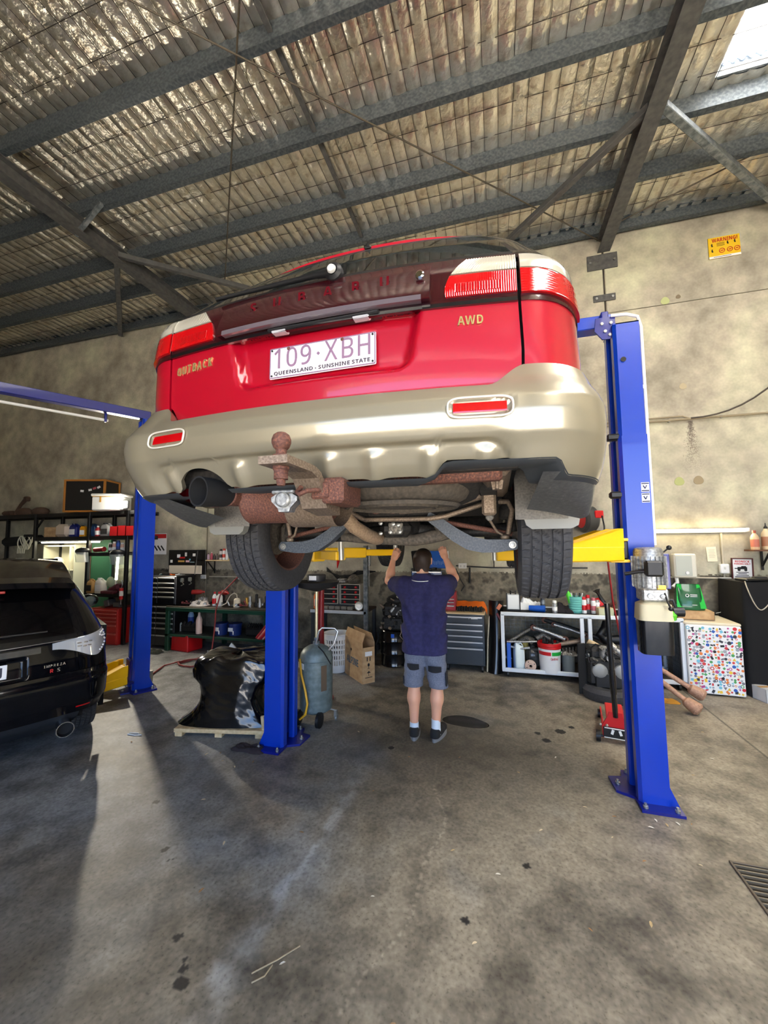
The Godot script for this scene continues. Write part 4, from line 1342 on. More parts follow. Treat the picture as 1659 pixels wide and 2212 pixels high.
# ---------- lifts ----------
func column(parent: Node, x: float, face: float, h: float, seam: float):
	# C section open toward face (+1: toward +x); back wall on the far side
	var xf := Transform3D(Basis(Vector3(-face, 0, 0), Vector3(0, 0, 1), Vector3(0, 1, 0)), Vector3(x, 0, 0))
	var prof := func(e: float) -> PackedVector2Array:
		var d := 0.09 - e
		var z := 0.14 - e
		return PackedVector2Array([Vector2(d, -z), Vector2(d, z), Vector2(-d + 0.02, z), Vector2(-d, z - 0.02), Vector2(-d, z - 0.075), Vector2(-d + 0.012, z - 0.085), Vector2(-d + 0.05, z - 0.085), Vector2(-d + 0.05, z - 0.077), Vector2(-d + 0.012, z - 0.075), Vector2(-d + 0.012, z - 0.025), Vector2(-d + 0.022, z - 0.012), Vector2(d - 0.012, z - 0.012), Vector2(d - 0.012, -z + 0.012), Vector2(-d + 0.022, -z + 0.012), Vector2(-d + 0.012, -z + 0.025), Vector2(-d + 0.012, -z + 0.075), Vector2(-d + 0.05, -z + 0.077), Vector2(-d + 0.05, -z + 0.085), Vector2(-d + 0.012, -z + 0.085), Vector2(-d, -z + 0.075), Vector2(-d, -z + 0.02), Vector2(-d + 0.02, -z)])
	var col := Node3D.new()
	col.name = "column"
	parent.add_child(col, true)
	var b := Mb.new()
	b.ext(prof.call(0.0), 0.012, seam, xf)
	put(b, "lower_section", M.blue, col)
	b = Mb.new()
	b.ext(prof.call(0.006), seam, h, xf)
	b.box(Vector3(x, h - 0.004, 0), Vector3(0.168, 0.008, 0.268))
	put(b, "upper_section", M.blue, col)
	b = Mb.new()
	b.box(Vector3(x - face * 0.055, h / 2, 0), Vector3(0.03, h - 0.1, 0.06))
	put(b, "lift_chain_guide", M.black, col)
	b = Mb.new()
	var base := PackedVector2Array([Vector2(-0.21, -0.14), Vector2(-0.20, 0.03), Vector2(-0.10, 0.08), Vector2(-0.10, 0.22), Vector2(0.145, 0.22), Vector2(0.15, -0.25), Vector2(-0.10, -0.25), Vector2(-0.12, -0.16)])
	b.ext(base, 0.0, 0.018, xf)
	var bp := put(b, "base_plate", M.blue_dark, col)
	for p in [[-0.07, 0.19], [0.11, 0.19], [-0.17, -0.05], [0.11, -0.2], [-0.07, -0.22]]:
		b = Mb.new()
		b.lathe(xf * Vector3(p[0], p[1], 0.018), [Vector2(0.016, 0), Vector2(0.016, 0.014), Vector2(0.009, 0.016), Vector2(0.008, 0.03), Vector2(0, 0.03)], 8)
		put(b, "anchor_bolt", M.bolt, bp)
	b = Mb.new()
	var g := Transform3D(Basis(Vector3(-face, 0, 0), Vector3.UP, Vector3(0, 0, 1)), Vector3(x, 0, 0))
	for z in [-0.13, 0.12]: b.ext(PackedVector2Array([Vector2(0.09, 0.018), Vector2(0.145, 0.018), Vector2(0.09, 0.14)]), z, z + 0.01, g)
	put(b, "gusset", M.blue, bp)
	return col

func lift_arm(parent: Node, a: Vector3, c: Vector3, gusset := true):
	var arm := Node3D.new()
	arm.name = "lift_arm"
	parent.add_child(arm, true)
	var d := (c - a).normalized()
	var b := Mb.new()
	b.bar(a, a.lerp(c, 0.62), 0.11, 0.10, 0.008)
	put(b, "outer_arm", M.yellow, arm)
	b = Mb.new()
	b.bar(a.lerp(c, 0.5), c, 0.085, 0.065, 0.006)
	put(b, "inner_arm", M.yellow, arm)
	if gusset:
		b = Mb.new()
		var up := Vector3.UP
		var side := d.cross(up).normalized()
		for s in [-0.05, 0.044]:
			var x := Transform3D(Basis(d, up, side), a + side * s)
			b.ext(PackedVector2Array([Vector2(0, 0.04), Vector2(0, 0.17), Vector2(0.05, 0.17), Vector2(0.42, 0.06), Vector2(0.42, 0.045)]), 0.0, 0.008, x)
		b.bar(a + d * 0.03 + up * 0.165, a + d * 0.42 + up * 0.058, 0.10, 0.01)
		put(b, "arm_gusset", M.yellow, arm)
	b = Mb.new()
	b.cyl(c + Vector3(0, -0.03, 0), c + Vector3(0, 0.10, 0), 0.022, 14)
	put(b, "pad_screw", M.bolt, arm)
	b = Mb.new()
	b.lathe(c + Vector3(0, 0.10, 0), [Vector2(0, 0), Vector2(0.06, 0), Vector2(0.062, 0.02), Vector2(0.05, 0.024), Vector2(0, 0.02)], 18)
	put(b, "pad", M.black_matte, arm)

func build_lifts():
	var lf := thing("two_post_lift", "blue two-post vehicle lift holding up the red wagon", "lift", Vector3(0, 0, -3.26))
	column(lf, 0.945, -1.0, 3.34, 2.50)
	column(lf, -1.905, 1.0, 3.34, 2.50)
	var b := Mb.new()
	b.box(Vector3(-0.48, 3.43, -0.04), Vector3(2.75, 0.10, 0.12), 0.006)
	put(b, "cross_beam", M.blue, lf)
	b = Mb.new()
	for x in [0.83, -1.79]:
		b.box(Vector3(x, 3.40, 0.02), Vector3(0.05, 0.16, 0.10), 0.006)
		b.ext(PackedVector2Array([Vector2(-0.07, 0.06), Vector2(0.06, 0.06), Vector2(0.06, -0.06), Vector2(0.02, -0.11), Vector2(-0.03, -0.11), Vector2(-0.08, -0.04)]), 0.06, 0.072, Transform3D(Basis.IDENTITY, Vector3(x, 3.36, 0.02)))
	put(b, "beam_bracket", M.blue_dark, lf)
	for p in [[0.80, 3.37], [0.86, 3.37], [0.82, 3.31], [0.85, 3.28]]:
		b = Mb.new()
		b.lathe(Vector3(p[0], p[1], 0.092), [Vector2(0.012, 0), Vector2(0.012, 0.008), Vector2(0, 0.01)], 6, Basis(Vector3.RIGHT, PI / 2))
		put(b, "bracket_bolt", M.bolt, lf)
	b = Mb.new()
	b.cyl(Vector3(0.915, 3.06, 0.1405), Vector3(0.915, 3.06, 0.143), 0.018, 16)
	put(b, "hole_plug", M.seam, lf)
	# carriages, latches and the four arms
	for s in [[0.86, -1.0], [-1.82, 1.0]]:
		b = Mb.new()
		b.box(Vector3(s[0] + s[1] * 0.02, 1.72, 0), Vector3(0.07, 0.24, 0.20), 0.012)
		b.box(Vector3(s[0] + s[1] * 0.06, 1.615, 0.06), Vector3(0.12, 0.02, 0.34), 0.004)
		b.box(Vector3(s[0] + s[1] * 0.06, 1.76, 0.06), Vector3(0.12, 0.02, 0.30), 0.004)
		put(b, "carriage", M.yellow, lf)
		b = Mb.new()
		b.box(Vector3(s[0] + s[1] * 0.03, 1.69, 0.19), Vector3(0.06, 0.13, 0.03), 0.01)
		put(b, "carriage_buffer", M.black, lf)
		for y in [2.08, 2.50]:
			b = Mb.new()
			b.box(Vector3(s[0] + s[1] * 0.03, y, 0.10), Vector3(0.09, 0.05, 0.05), 0.012)
			put(b, "safety_latch", M.black, lf)
	lift_arm(lf, Vector3(0.80, 1.665, 0.20), Vector3(-0.02, 1.665, 0.62))
	lift_arm(lf, Vector3(0.80, 1.665, -0.16), Vector3(0.02, 1.665, -0.85))
	lift_arm(lf, Vector3(-1.74, 1.665, 0.17), Vector3(-1.08, 1.665, 0.62))
	lift_arm(lf, Vector3(-1.74, 1.665, -0.16), Vector3(-1.04, 1.655, -0.80), false)
	# white conduit down the back of the powered column, sticker, pad
	b = Mb.new()
	b.tube([Vector3(0.86, 3.42, 0.10), Vector3(0.96, 3.41, 0.11), Vector3(1.03, 3.38, 0.11), Vector3(1.048, 3.30, 0.11), Vector3(1.048, 1.72, 0.11)], 0.011, 10)
	put(b, "white_conduit", M.white, lf)
	for y in [2.2, 2.85]:
		b = Mb.new(); b.box(Vector3(1.04, y, 0.11), Vector3(0.02, 0.03, 0.03), 0.004); put(b, "conduit_clip", M.white, lf)
	for y in [2.125, 2.05]:
		b = Mb.new()
		b.box(Vector3(1.002, y, 0.1405), Vector3(0.05, 0.066, 0.002))
		var sk := put(b, "warning_sticker", M.paper, lf)
		b = Mb.new()
		b.box(Vector3(1.002, y + 0.025, 0.142), Vector3(0.046, 0.008, 0.001))
		b.box(Vector3(1.002, y - 0.025, 0.142), Vector3(0.046, 0.008, 0.001))
		b.box(Vector3(0.995, y, 0.142), Vector3(0.008, 0.026, 0.001), 0.0, Basis(Vector3.BACK, 0.5))
		b.box(Vector3(1.006, y + 0.002, 0.142), Vector3(0.006, 0.024, 0.001), 0.0, Basis(Vector3.BACK, -0.4))
		put(b, "sticker_print", mat(C(26, 40, 90), 0.6), sk)
	# power pack on the near column
	var pw := Node3D.new()
	pw.name = "power_pack"
	lf.add_child(pw, true)
	pw.position = Vector3(0.955, 0, 0.26)
	b = Mb.new()
	b.lathe(Vector3(0, 1.44, 0), [Vector2(0, 0), Vector2(0.085, 0), Vector2(0.085, 0.24), Vector2(0.078, 0.26), Vector2(0.06, 0.268), Vector2(0, 0.27)], 28)
	for k in 22:
		var a := TAU * k / 22.0
		b.box(Vector3(cos(a) * 0.09, 1.55, sin(a) * 0.09), Vector3(0.018, 0.20, 0.004), 0.0, Basis(Vector3.UP, -a))
	put(b, "motor", M.alu, pw)
	b = Mb.new()
	b.box(Vector3(-0.01, 1.575, 0.115), Vector3(0.10, 0.10, 0.05), 0.012)
	b.tube([Vector3(-0.05, 1.56, 0.10), Vector3(-0.10, 1.55, 0.08), Vector3(-0.16, 1.535, 0.06)], 0.012, 8)
	put(b, "terminal_box", M.black, pw)
	b = Mb.new()
	b.box(Vector3(0.10, 1.55, -0.04), Vector3(0.05, 0.23, 0.06), 0.004)
	put(b, "mount_plate", M.blue_dark, pw)
	b = Mb.new()
	b.box(Vector3(0.0, 1.405, 0.03), Vector3(0.15, 0.08, 0.13), 0.01)
	b.lathe(Vector3(-0.03, 1.40, 0.095), [Vector2(0.018, 0), Vector2(0.018, 0.01), Vector2(0, 0.012)], 12, Basis(Vector3.RIGHT, PI / 2))
	b.lathe(Vector3(0.035, 1.40, 0.095), [Vector2(0.014, 0), Vector2(0.014, 0.014), Vector2(0, 0.016)], 6, Basis(Vector3.RIGHT, PI / 2))
	put(b, "valve_block", M.alu, pw)
	b = Mb.new()
	b.box(Vector3(0.035, 1.455, 0.09), Vector3(0.05, 0.028, 0.01), 0.003)
	put(b, "yellow_tag", M.yellow, pw)
	b = Mb.new()
	b.tube([Vector3(0.05, 1.42, 0.09), Vector3(0.05, 1.38, 0.12), Vector3(0.06, 1.335, 0.14)], 0.006, 8)
	b.ball(Vector3(0.06, 1.33, 0.14), Vector3(0.014, 0.014, 0.014), 10)
	b.tube([Vector3(0.07, 1.66, 0.0), Vector3(0.11, 1.70, 0.02)], 0.005, 8)
	b.ball(Vector3(0.115, 1.705, 0.02), Vector3(0.016, 0.016, 0.016), 10)
	put(b, "release_lever", M.black, pw)
	b = Mb.new()
	b.lathe(Vector3(0.10, 1.30, 0.05), [Vector2(0, 0), Vector2(0.03, 0), Vector2(0.03, 0.06), Vector2(0, 0.065)], 14, Basis(Vector3.BACK, -PI / 2))
	b.tube([Vector3(0.07, 1.37, 0.03), Vector3(0.11, 1.37, 0.04), Vector3(0.12, 1.33, 0.05)], 0.009, 8)
	put(b, "pressure_hose", M.black, pw)
	b = Mb.new()
	b.lathe(Vector3(0.085, 1.27, 0.06), [Vector2(0, -0.03), Vector2(0.03, -0.02), Vector2(0.035, 0.01), Vector2(0.02, 0.035), Vector2(0, 0.04)], 12)
	put(b, "green_cap", mat(C(90, 190, 40), 0.4), pw)
	var tank := func(y0: float, y1: float, w0: float, w1: float) -> Array:
		var rows := []
		for q in [[y0, w0], [lerpf(y0, y1, 0.5), lerpf(w0, w1, 0.5)], [y1, w1]]:
			var row := []
			for i in 28:
				var a := TAU * i / 28.0
				row.append(Vector3(signf(cos(a)) * pow(absf(cos(a)), 0.4) * 0.095 * q[1], q[0], 0.03 + signf(sin(a)) * pow(absf(sin(a)), 0.4) * 0.075 * q[1]))
			rows.append(row)
		return rows
	b = Mb.new()
	var r1: Array = tank.call(1.245, 1.345, 1.04, 0.96)
	b.grid(r1, true)
	var r2: Array = tank.call(1.345, 1.368, 0.96, 0.55)
	b.grid(r2, true); b.fan(r2[2])
	put(b, "reservoir_top", mat(C(206, 196, 162), 0.55), pw)
	b = Mb.new()
	var r3: Array = tank.call(1.245, 1.035, 1.0, 0.94)
	b.grid(r3, true); b.fan(r3[2])
	put(b, "reservoir", M.black_gloss, pw)
	# second lift, turned, in front of the black hatchback
	var l2 := thing("two_post_lift", "second blue lift standing beyond the black hatchback", "lift", Vector3(-4.33, 0, -3.98), deg_to_rad(-119.3))
	column(l2, 0.0, 1.0, 3.36, 2.55)
	column(l2, 2.86, -1.0, 3.36, 2.55)
	b = Mb.new()
	b.box(Vector3(1.43, 3.43, 0.0), Vector3(2.9, 0.11, 0.10), 0.006)
	put(b, "cross_beam", M.blue_dark, l2)
	b = Mb.new()
	b.cyl(Vector3(0.42, 3.30, 0.06), Vector3(2.6, 3.30, 0.06), 0.016, 12)
	put(b, "limit_bar", M.white, l2)
	for x in [0.45, 2.5]:
		b = Mb.new(); b.box(Vector3(x, 3.34, 0.05), Vector3(0.025, 0.14, 0.04), 0.004); put(b, "bar_hanger", M.blue_dark, l2)
	b = Mb.new()
	b.box(Vector3(0.08, 0.22, 0), Vector3(0.07, 0.3, 0.2), 0.012)
	b.box(Vector3(0.14, 0.12, 0), Vector3(0.12, 0.02, 0.36), 0.004)
	put(b, "carriage", M.blue_dark, l2)
	lift_arm(l2, Vector3(0.16, 0.17, -0.14), Vector3(0.66, 0.14, -0.22))
	lift_arm(l2, Vector3(0.16, 0.17, 0.14), Vector3(0.55, 0.14, 0.50))
	lift_arm(l2, Vector3(2.70, 0.17, 0.14), Vector3(2.3, 0.14, 0.9))
	b = Mb.new()
	b.box(Vector3(-0.02, 0.30, 0.15), Vector3(0.22, 0.035, 0.006), 0.002, Basis(Vector3.BACK, 0.1))
	put(b, "strap_plate", M.bolt, l2)
	b = Mb.new()
	b.cyl(Vector3(-0.15, 0.02, 0.06), Vector3(-0.15, 0.16, 0.06), 0.03, 14)
	put(b, "foot_stud", M.bolt, l2)

# ---------- black hatchback ----------
const HATCH := [[0.20, 0.74, 0.16, 0.06, 0.22, 0.3], [0.30, 0.82, 0.05, 0.06, 0.23, 0.32], [0.45, 0.86, 0.01, 0.06, 0.24, 0.34], [0.62, 0.87, 0.0, 0.06, 0.25, 0.36], [0.70, 0.87, 0.02, 0.06, 0.25, 0.36], [0.80, 0.865, 0.06, 0.06, 0.25, 0.36], [0.95, 0.85, 0.09, 0.06, 0.24, 0.36], [1.02, 0.825, 0.13, 0.06, 0.22, 0.36], [1.20, 0.75, 0.28, 0.06, 0.18, 0.34], [1.36, 0.67, 0.44, 0.06, 0.15, 0.32], [1.44, 0.6, 0.54, 0.06, 0.14, 0.3], [1.5, 0.5, 0.7, 0.06, 0.12, 0.3]]
func build_hatch():
	var h := thing("hatchback_car", "black hatchback parked beside the second blue lift", "car", Vector3(-3.7, 0, -2.0), deg_to_rad(60.0))
	var paint := mat(C(9, 10, 14), 0.14, 0.0, 0.35)
	paint.metallic_specular = 0.3
	var dark_glass := mat(C(5, 5, 6), 0.06)
	dark_glass.metallic_specular = 0.28
	var b := Mb.new()
	patch(b, HATCH, func(u: float, v: float) -> Vector2:
		var s := lerpf(-2.1, 2.1, u)
		return Vector2(s, lerpf(0.36, 0.70, v)), 90, 14, 0.0, func(s: float, y: float) -> float: return 0.012 * smoothstep(0.66, 0.62, y) - 0.01 * smoothstep(0.44, 0.40, y), 0.02)
	put(b, "rear_bumper", paint, h)
	b = Mb.new()
	patch(b, HATCH, quadmap(-1.12, 1.12, 0.22, 0.36), 70, 6, -0.012)
	put(b, "bumper_diffuser", mat(C(26, 30, 36), 0.5), h)
	b = Mb.new()
	var plate_rec := func(s: float, y: float) -> float:
		var d := sdbox(s * 0.62, y, 0.0, 0.79, 0.30, 0.085, 0.03)
		return -0.035 * (1.0 - smoothstep(-0.02, 0.004, d))
	patch(b, HATCH, quadmap(-1.02, 1.02, 0.705, 1.00), 80, 28, 0.0, plate_rec)
	put(b, "tailgate", paint, h)
	b = Mb.new()
	patch(b, HATCH, quadmap(-0.62, 0.62, 0.885, 0.93), 40, 5, 0.012, null, 0.02)
	put(b, "plate_garnish", mat(C(30, 36, 46), 0.2, 0.0, 1.0), h)
	for sg in [-1.0, 1.0]:
		b = Mb.new()
		patch(b, HATCH, func(u: float, v: float) -> Vector2: return Vector2(sg * lerpf(1.03, 2.1, u), lerpf(0.705, 1.00, v)), 26, 12)
		put(b, "quarter_panel", paint, h)
		var lamp := Node3D.new()
		lamp.name = "tail_lamp"
		h.add_child(lamp, true)
		var lm := func(u: float, v: float) -> Vector2:
			var s := lerpf(0.74, 1.74, u)
			var lo := 0.895 - 0.105 * smoothstep(0.0, 0.6, u) + 0.07 * smoothstep(0.6, 1.0, u)
			return Vector2(sg * s, lerpf(lo, 0.945 + 0.05 * u, v))
		b = Mb.new()
		patch(b, HATCH, lm, 50, 10, 0.010)
		put(b, "lens", mat(C(196, 200, 204), 0.1, 0.25, 1.0), lamp)
		b = Mb.new()
		for c in [[0.30, 0.4], [0.38, 0.45], [0.46, 0.5], [0.30, 0.62], [0.4, 0.66], [0.48, 0.7]]:
			var q: Vector2 = lm.call(c[0], c[1])
			b.box(skin_out(HATCH, q.x, q.y, 0.011), Vector3(0.03, 0.012, 0.006), 0.003)
		put(b, "reflector_cell", M.chrome, lamp)
		for k in 14:
			var u: float = [0.70, 0.76, 0.82, 0.88, 0.94, 0.90, 0.94, 0.90, 0.84, 0.78, 0.92, 0.86, 0.80, 0.74][k]
			var v: float = [0.12, 0.12, 0.14, 0.18, 0.3, 0.4, 0.55, 0.7, 0.86, 0.86, 0.86, 0.64, 0.7, 0.8][k]
			var q: Vector2 = lm.call(u, v)
			b = Mb.new()
			b.ball(skin_out(HATCH, q.x, q.y, 0.011), Vector3(0.009, 0.009, 0.009), 8)
			put(b, "led", mat(C(244, 244, 244), 0.1, 0.2, 1.0), lamp)
		b = Mb.new()
		patch(b, HATCH, func(u: float, v: float) -> Vector2: return Vector2(sg * lerpf(1.02, 1.27, u), lerpf(0.40, 0.435, v)), 20, 4, 0.004)
		put(b, "reflector", M.lens, h)
		b = Mb.new()
		var flank := PackedVector2Array()
		for p in [[0.42, 0.26], [0.42, 1.0], [3.1, 1.0], [4.1, 0.85], [4.3, 0.6], [4.3, 0.25], [3.75, 0.25]]: flank.append(Vector2(p[0], p[1]))
		for i in 11:
			var a := PI * i / 10.0
			flank.append(Vector2(3.4 + 0.35 * cos(a), 0.28 + 0.36 * sin(a)))
		flank.append(Vector2(1.15, 0.25))
		for i in 11:
			var a := PI * i / 10.0
			flank.append(Vector2(0.80 + 0.35 * cos(a), 0.28 + 0.36 * sin(a)))
		b.ext(flank, sg * 0.83, sg * 0.87, Transform3D(Basis(Vector3(0, 0, -1), Vector3.UP, Vector3.RIGHT), Vector3.ZERO))
		put(b, "side_panel", paint, h)
		b = Mb.new()
		b.quad(Vector3(sg * 0.83, 1.0, -0.55), Vector3(sg * 0.83, 1.0, -3.0), Vector3(sg * 0.61, 1.56, -2.2), Vector3(sg * 0.60, 1.43, -0.80))
		put(b, "side_window", mat(C(8, 9, 10), 0.05, 0.0, 1.0), h)
		b = Mb.new()
		patch(b, HATCH, func(u: float, v: float) -> Vector2: return Vector2(sg * lerpf(0.99, 2.1, u), lerpf(1.0, 1.44, v)), 20, 14, 0.0)
		put(b, "rear_pillar", paint, h)
		# door mirror
		b = Mb.new()
		b.ball(Vector3(sg * 0.97, 1.03, -2.35), Vector3(0.11, 0.085, 0.07), 18)
		b.bar(Vector3(sg * 0.82, 1.0, -2.38), Vector3(sg * 0.95, 1.01, -2.36), 0.05, 0.03, 0.01)
		var mr := put(b, "door_mirror", paint, h)
		b = Mb.new()
		b.lathe(Vector3(sg * 0.975, 1.03, -2.285), [Vector2(0, 0.004), Vector2(0.062, 0), Vector2(0.07, -0.01)], 24, Basis(Vector3.RIGHT, PI / 2))
		put(b, "mirror_glass", mat(C(90, 100, 104), 0.1, 0.9), mr)
	# rear window, spoiler, roof
	b = Mb.new()
	patch(b, HATCH, quadmap(-0.99, 0.99, 1.0, 1.375), 40, 20, 0.0, null, 0.0)
	put(b, "rear_window", dark_glass, h)
	b = Mb.new()
	b.tube([Vector3(0.02, 1.03, -0.12), Vector3(0.1, 1.045, -0.14), Vector3(0.42, 1.04, -0.18)], [0.02, 0.012, 0.008], 8)
	put(b, "rear_wiper", M.black, h)
	b = Mb.new()
	var top := []; var lip := []; var und := []; var back := []
	for i in 25:
		var u := lerpf(-1.0, 1.0, i / 24.0)
		var x := u * 0.60
		back.append(Vector3(x, 1.475 - 0.03 * u * u, -0.75))
		top.append(Vector3(x * 1.02, 1.445 - 0.035 * u * u, -0.40 - 0.06 * u * u))
		lip.append(Vector3(x * 1.03, 1.400 - 0.035 * u * u, -0.355 - 0.06 * u * u))
		und.append(Vector3(x, 1.375 - 0.03 * u * u, -0.47 - 0.06 * u * u))
	b.grid([back, top]); b.grid([top, lip]); b.grid([lip, und])
	put(b, "roof_spoiler", paint, h)
	b = Mb.new()
	b.box(Vector3(0, 1.372, -0.395), Vector3(0.30, 0.022, 0.02), 0.004)
	put(b, "high_brake_lamp", M.lens_deep, h)
	b = Mb.new()
	var roof := []
	for j in 9:
		var k := j / 8.0
		var row := []
		for i in 17:
			var u := lerpf(-1.0, 1.0, i / 16.0)
			row.append(Vector3(u * 0.62, 1.472 - 0.045 * pow(absf(u), 2.4) + 0.15 * sin(PI * minf(k * 0.62, 0.5)), -lerpf(0.72, 2.25, k)))
		roof.append(row)
	b.grid(roof)
	put(b, "roof", paint, h)
	b = Mb.new()
	b.quad(Vector3(-0.62, 1.60, -2.23), Vector3(0.62, 1.60, -2.23), Vector3(0.78, 1.0, -3.05), Vector3(-0.78, 1.0, -3.05))
	put(b, "windscreen", mat(C(8, 9, 10), 0.05, 0.0, 1.0), h)
	b = Mb.new()
	b.quad(Vector3(-0.82, 1.0, -3.05), Vector3(0.82, 1.0, -3.05), Vector3(0.78, 0.8, -4.2), Vector3(-0.78, 0.8, -4.2))
	b.quad(Vector3(-0.78, 0.8, -4.2), Vector3(0.78, 0.8, -4.2), Vector3(0.78, 0.25, -4.3), Vector3(-0.78, 0.25, -4.3))
	put(b, "bonnet", paint, h)
	b = Mb.new()
	b.box(Vector3(0, 0.30, -2.1), Vector3(1.4, 0.1, 3.6))
	put(b, "floor_pan", M.under_dark, h)
	# plate, badges, pipe
	var np := Node3D.new()
	np.name = "number_plate"
	h.add_child(np, true)
	np.position = Vector3(0, 0.79, -0.062)
	b = Mb.new(); b.box(Vector3.ZERO, Vector3(0.372, 0.107, 0.006), 0.003); put(b, "plate_blank", mat(C(236, 238, 240), 0.4), np)
	write("7J", 0.062, mat(C(40, 42, 60), 0.5), np, Vector3(0.118, 0.004, 0.004), "plate_letter", 0.085)
	for i in 7:
		var p := skin_out(HATCH, 0.66 + 0.034 * i, 0.775, 0.003)
		var o := put_mesh(words("IMPREZA"[i], 0.02, 0.003), "badge_letter", M.chrome, h, p)
		o.rotation.y = 0.18
	for i in 2:
		var p := skin_out(HATCH, 0.73 + 0.075 * i, 0.735, 0.003)
		var o := put_mesh(words("RS"[i], 0.032, 0.003), "badge_letter", M.ink_red if i == 0 else M.chrome, h, p)
		o.rotation.y = 0.18
	b = Mb.new()
	b.lathe(Vector3(0.55, 0.275, -0.12), [Vector2(0.052, 0), Vector2(0.056, 0.12), Vector2(0.06, 0.15), Vector2(0.054, 0.15), Vector2(0.05, 0.06), Vector2(0, 0.05)], 28, Basis(Vector3.RIGHT, PI / 2))
	put(b, "tail_pipe", M.chrome, h)
	b = Mb.new()
	b.lathe(Vector3(0.55, 0.275, -0.02), [Vector2(0.0525, 0.045), Vector2(0.05, 0.0), Vector2(0, 0)], 24, Basis(Vector3.RIGHT, PI / 2))
	put(b, "pipe_bore", M.black_matte, h)
	var tyre := tyre_mesh(0.315, 0.205)
	for p in [[0.74, -0.80], [-0.74, -0.80], [0.74, -3.4], [-0.74, -3.4]]:
		var wh := Node3D.new()
		wh.name = "wheel"
		h.add_child(wh, true)
		wh.position = Vector3(p[0], 0.315, p[1])
		put_mesh(tyre, "tyre", M.rubber, wh)
		b = Mb.new()
		b.lathe(Vector3.ZERO, [Vector2(0.2, -0.09), Vector2(0.18, -0.02), Vector2(0, 0.0), Vector2(0.18, 0.05), Vector2(0.2, 0.09)], 30, Basis(Vector3.FORWARD, PI / 2))
		put(b, "rim", M.grimy_alu, wh)

# ---------- smooth solids from tapered bones ----------
class Field:
	var o: Vector3
	var c: float
	var nx: int
	var ny: int
	var nz_: int
	var f := PackedFloat32Array()
	func _init(lo: Vector3, hi: Vector3, cell: float):
		o = lo; c = cell
		nx = int(ceil((hi.x - lo.x) / c)) + 1
		ny = int(ceil((hi.y - lo.y) / c)) + 1
		nz_ = int(ceil((hi.z - lo.z) / c)) + 1
		f.resize(nx * ny * nz_)
		f.fill(1.0)
	func bone(a: Vector3, b: Vector3, ra: float, rb: float, k := 0.03, sx := 1.0):
		# sx > 1 flattens the bone along z
		var m := maxf(ra, rb) + k + 2.0 * c
		var lo := (Vector3(minf(a.x, b.x), minf(a.y, b.y), minf(a.z, b.z)) - Vector3.ONE * m - o) / c
		var hi := (Vector3(maxf(a.x, b.x), maxf(a.y, b.y), maxf(a.z, b.z)) + Vector3.ONE * m - o) / c
		var ab := b - a
		ab.z *= sx
		var l2 := maxf(ab.length_squared(), 1e-9)
		for z in range(maxi(0, int(lo.z)), mini(nz_, int(hi.z) + 1)):
			for y in range(maxi(0, int(lo.y)), mini(ny, int(hi.y) + 1)):
				var at := (z * ny + y) * nx
				for x in range(maxi(0, int(lo.x)), mini(nx, int(hi.x) + 1)):
					var p := o + Vector3(x, y, z) * c - a
					p.z *= sx
					var h := clampf(p.dot(ab) / l2, 0.0, 1.0)
					var d := (p - ab * h).length() - lerpf(ra, rb, h)
					var e := f[at + x]
					var q := maxf(k - absf(d - e), 0.0) / k
					f[at + x] = minf(d, e) - q * q * k * 0.25
	func clip(fn: Callable):
		for z in nz_:
			for y in ny:
				var at := (z * ny + y) * nx
				for x in nx:
					if f[at + x] < 0.1: f[at + x] = fn.call(o + Vector3(x, y, z) * c, f[at + x])
	func net(b: Mb):
		var ids := {}
		var sy := nx
		var sz := nx * ny
		b.soft()
		var quads := []
		for z in nz_ - 1:
			for y in ny - 1:
				for x in nx - 1:
					var i := x + y * sy + z * sz
					var v0 := f[i]
					if absf(v0) > 3.0 * c: continue
					var v := [v0, f[i + 1], f[i + sy], f[i + sy + 1], f[i + sz], f[i + sz + 1], f[i + sz + sy], f[i + sz + sy + 1]]
					var neg := 0
					for q in v:
						if q < 0.0: neg += 1
					if neg == 0 or neg == 8: continue
					var s := Vector3.ZERO
					var n := 0
					for e in [[0, 1], [2, 3], [4, 5], [6, 7], [0, 2], [1, 3], [4, 6], [5, 7], [0, 4], [1, 5], [2, 6], [3, 7]]:
						var p: float = v[e[0]]
						var q: float = v[e[1]]
						if (p < 0.0) != (q < 0.0):
							var t := p / (p - q)
							var A := Vector3(e[0] & 1, (e[0] >> 1) & 1, e[0] >> 2)
							var B := Vector3(e[1] & 1, (e[1] >> 1) & 1, e[1] >> 2)
							s += A.lerp(B, t)
							n += 1
					ids[i] = o + (Vector3(x, y, z) + s / n) * c
		for i in ids:
			var x: int = i % sy
			var y: int = (i / sy) % ny
			var z: int = i / sz
			if x < 1 or y < 1 or z < 1: continue
			var inside := f[i] < 0.0
			if inside != (f[i + 1] < 0.0): _q(b, ids, [i, i - sy, i - sy - sz, i - sz], inside)
			if inside != (f[i + sy] < 0.0): _q(b, ids, [i, i - sz, i - sz - 1, i - 1], inside)
			if inside != (f[i + sz] < 0.0): _q(b, ids, [i, i - 1, i - 1 - sy, i - sy], inside)
	func _q(b: Mb, ids: Dictionary, k: Array, flip: bool):
		for j in k:
			if not ids.has(j): return
		if flip: b.quad(ids[k[0]], ids[k[1]], ids[k[2]], ids[k[3]])
		else: b.quad(ids[k[3]], ids[k[2]], ids[k[1]], ids[k[0]])

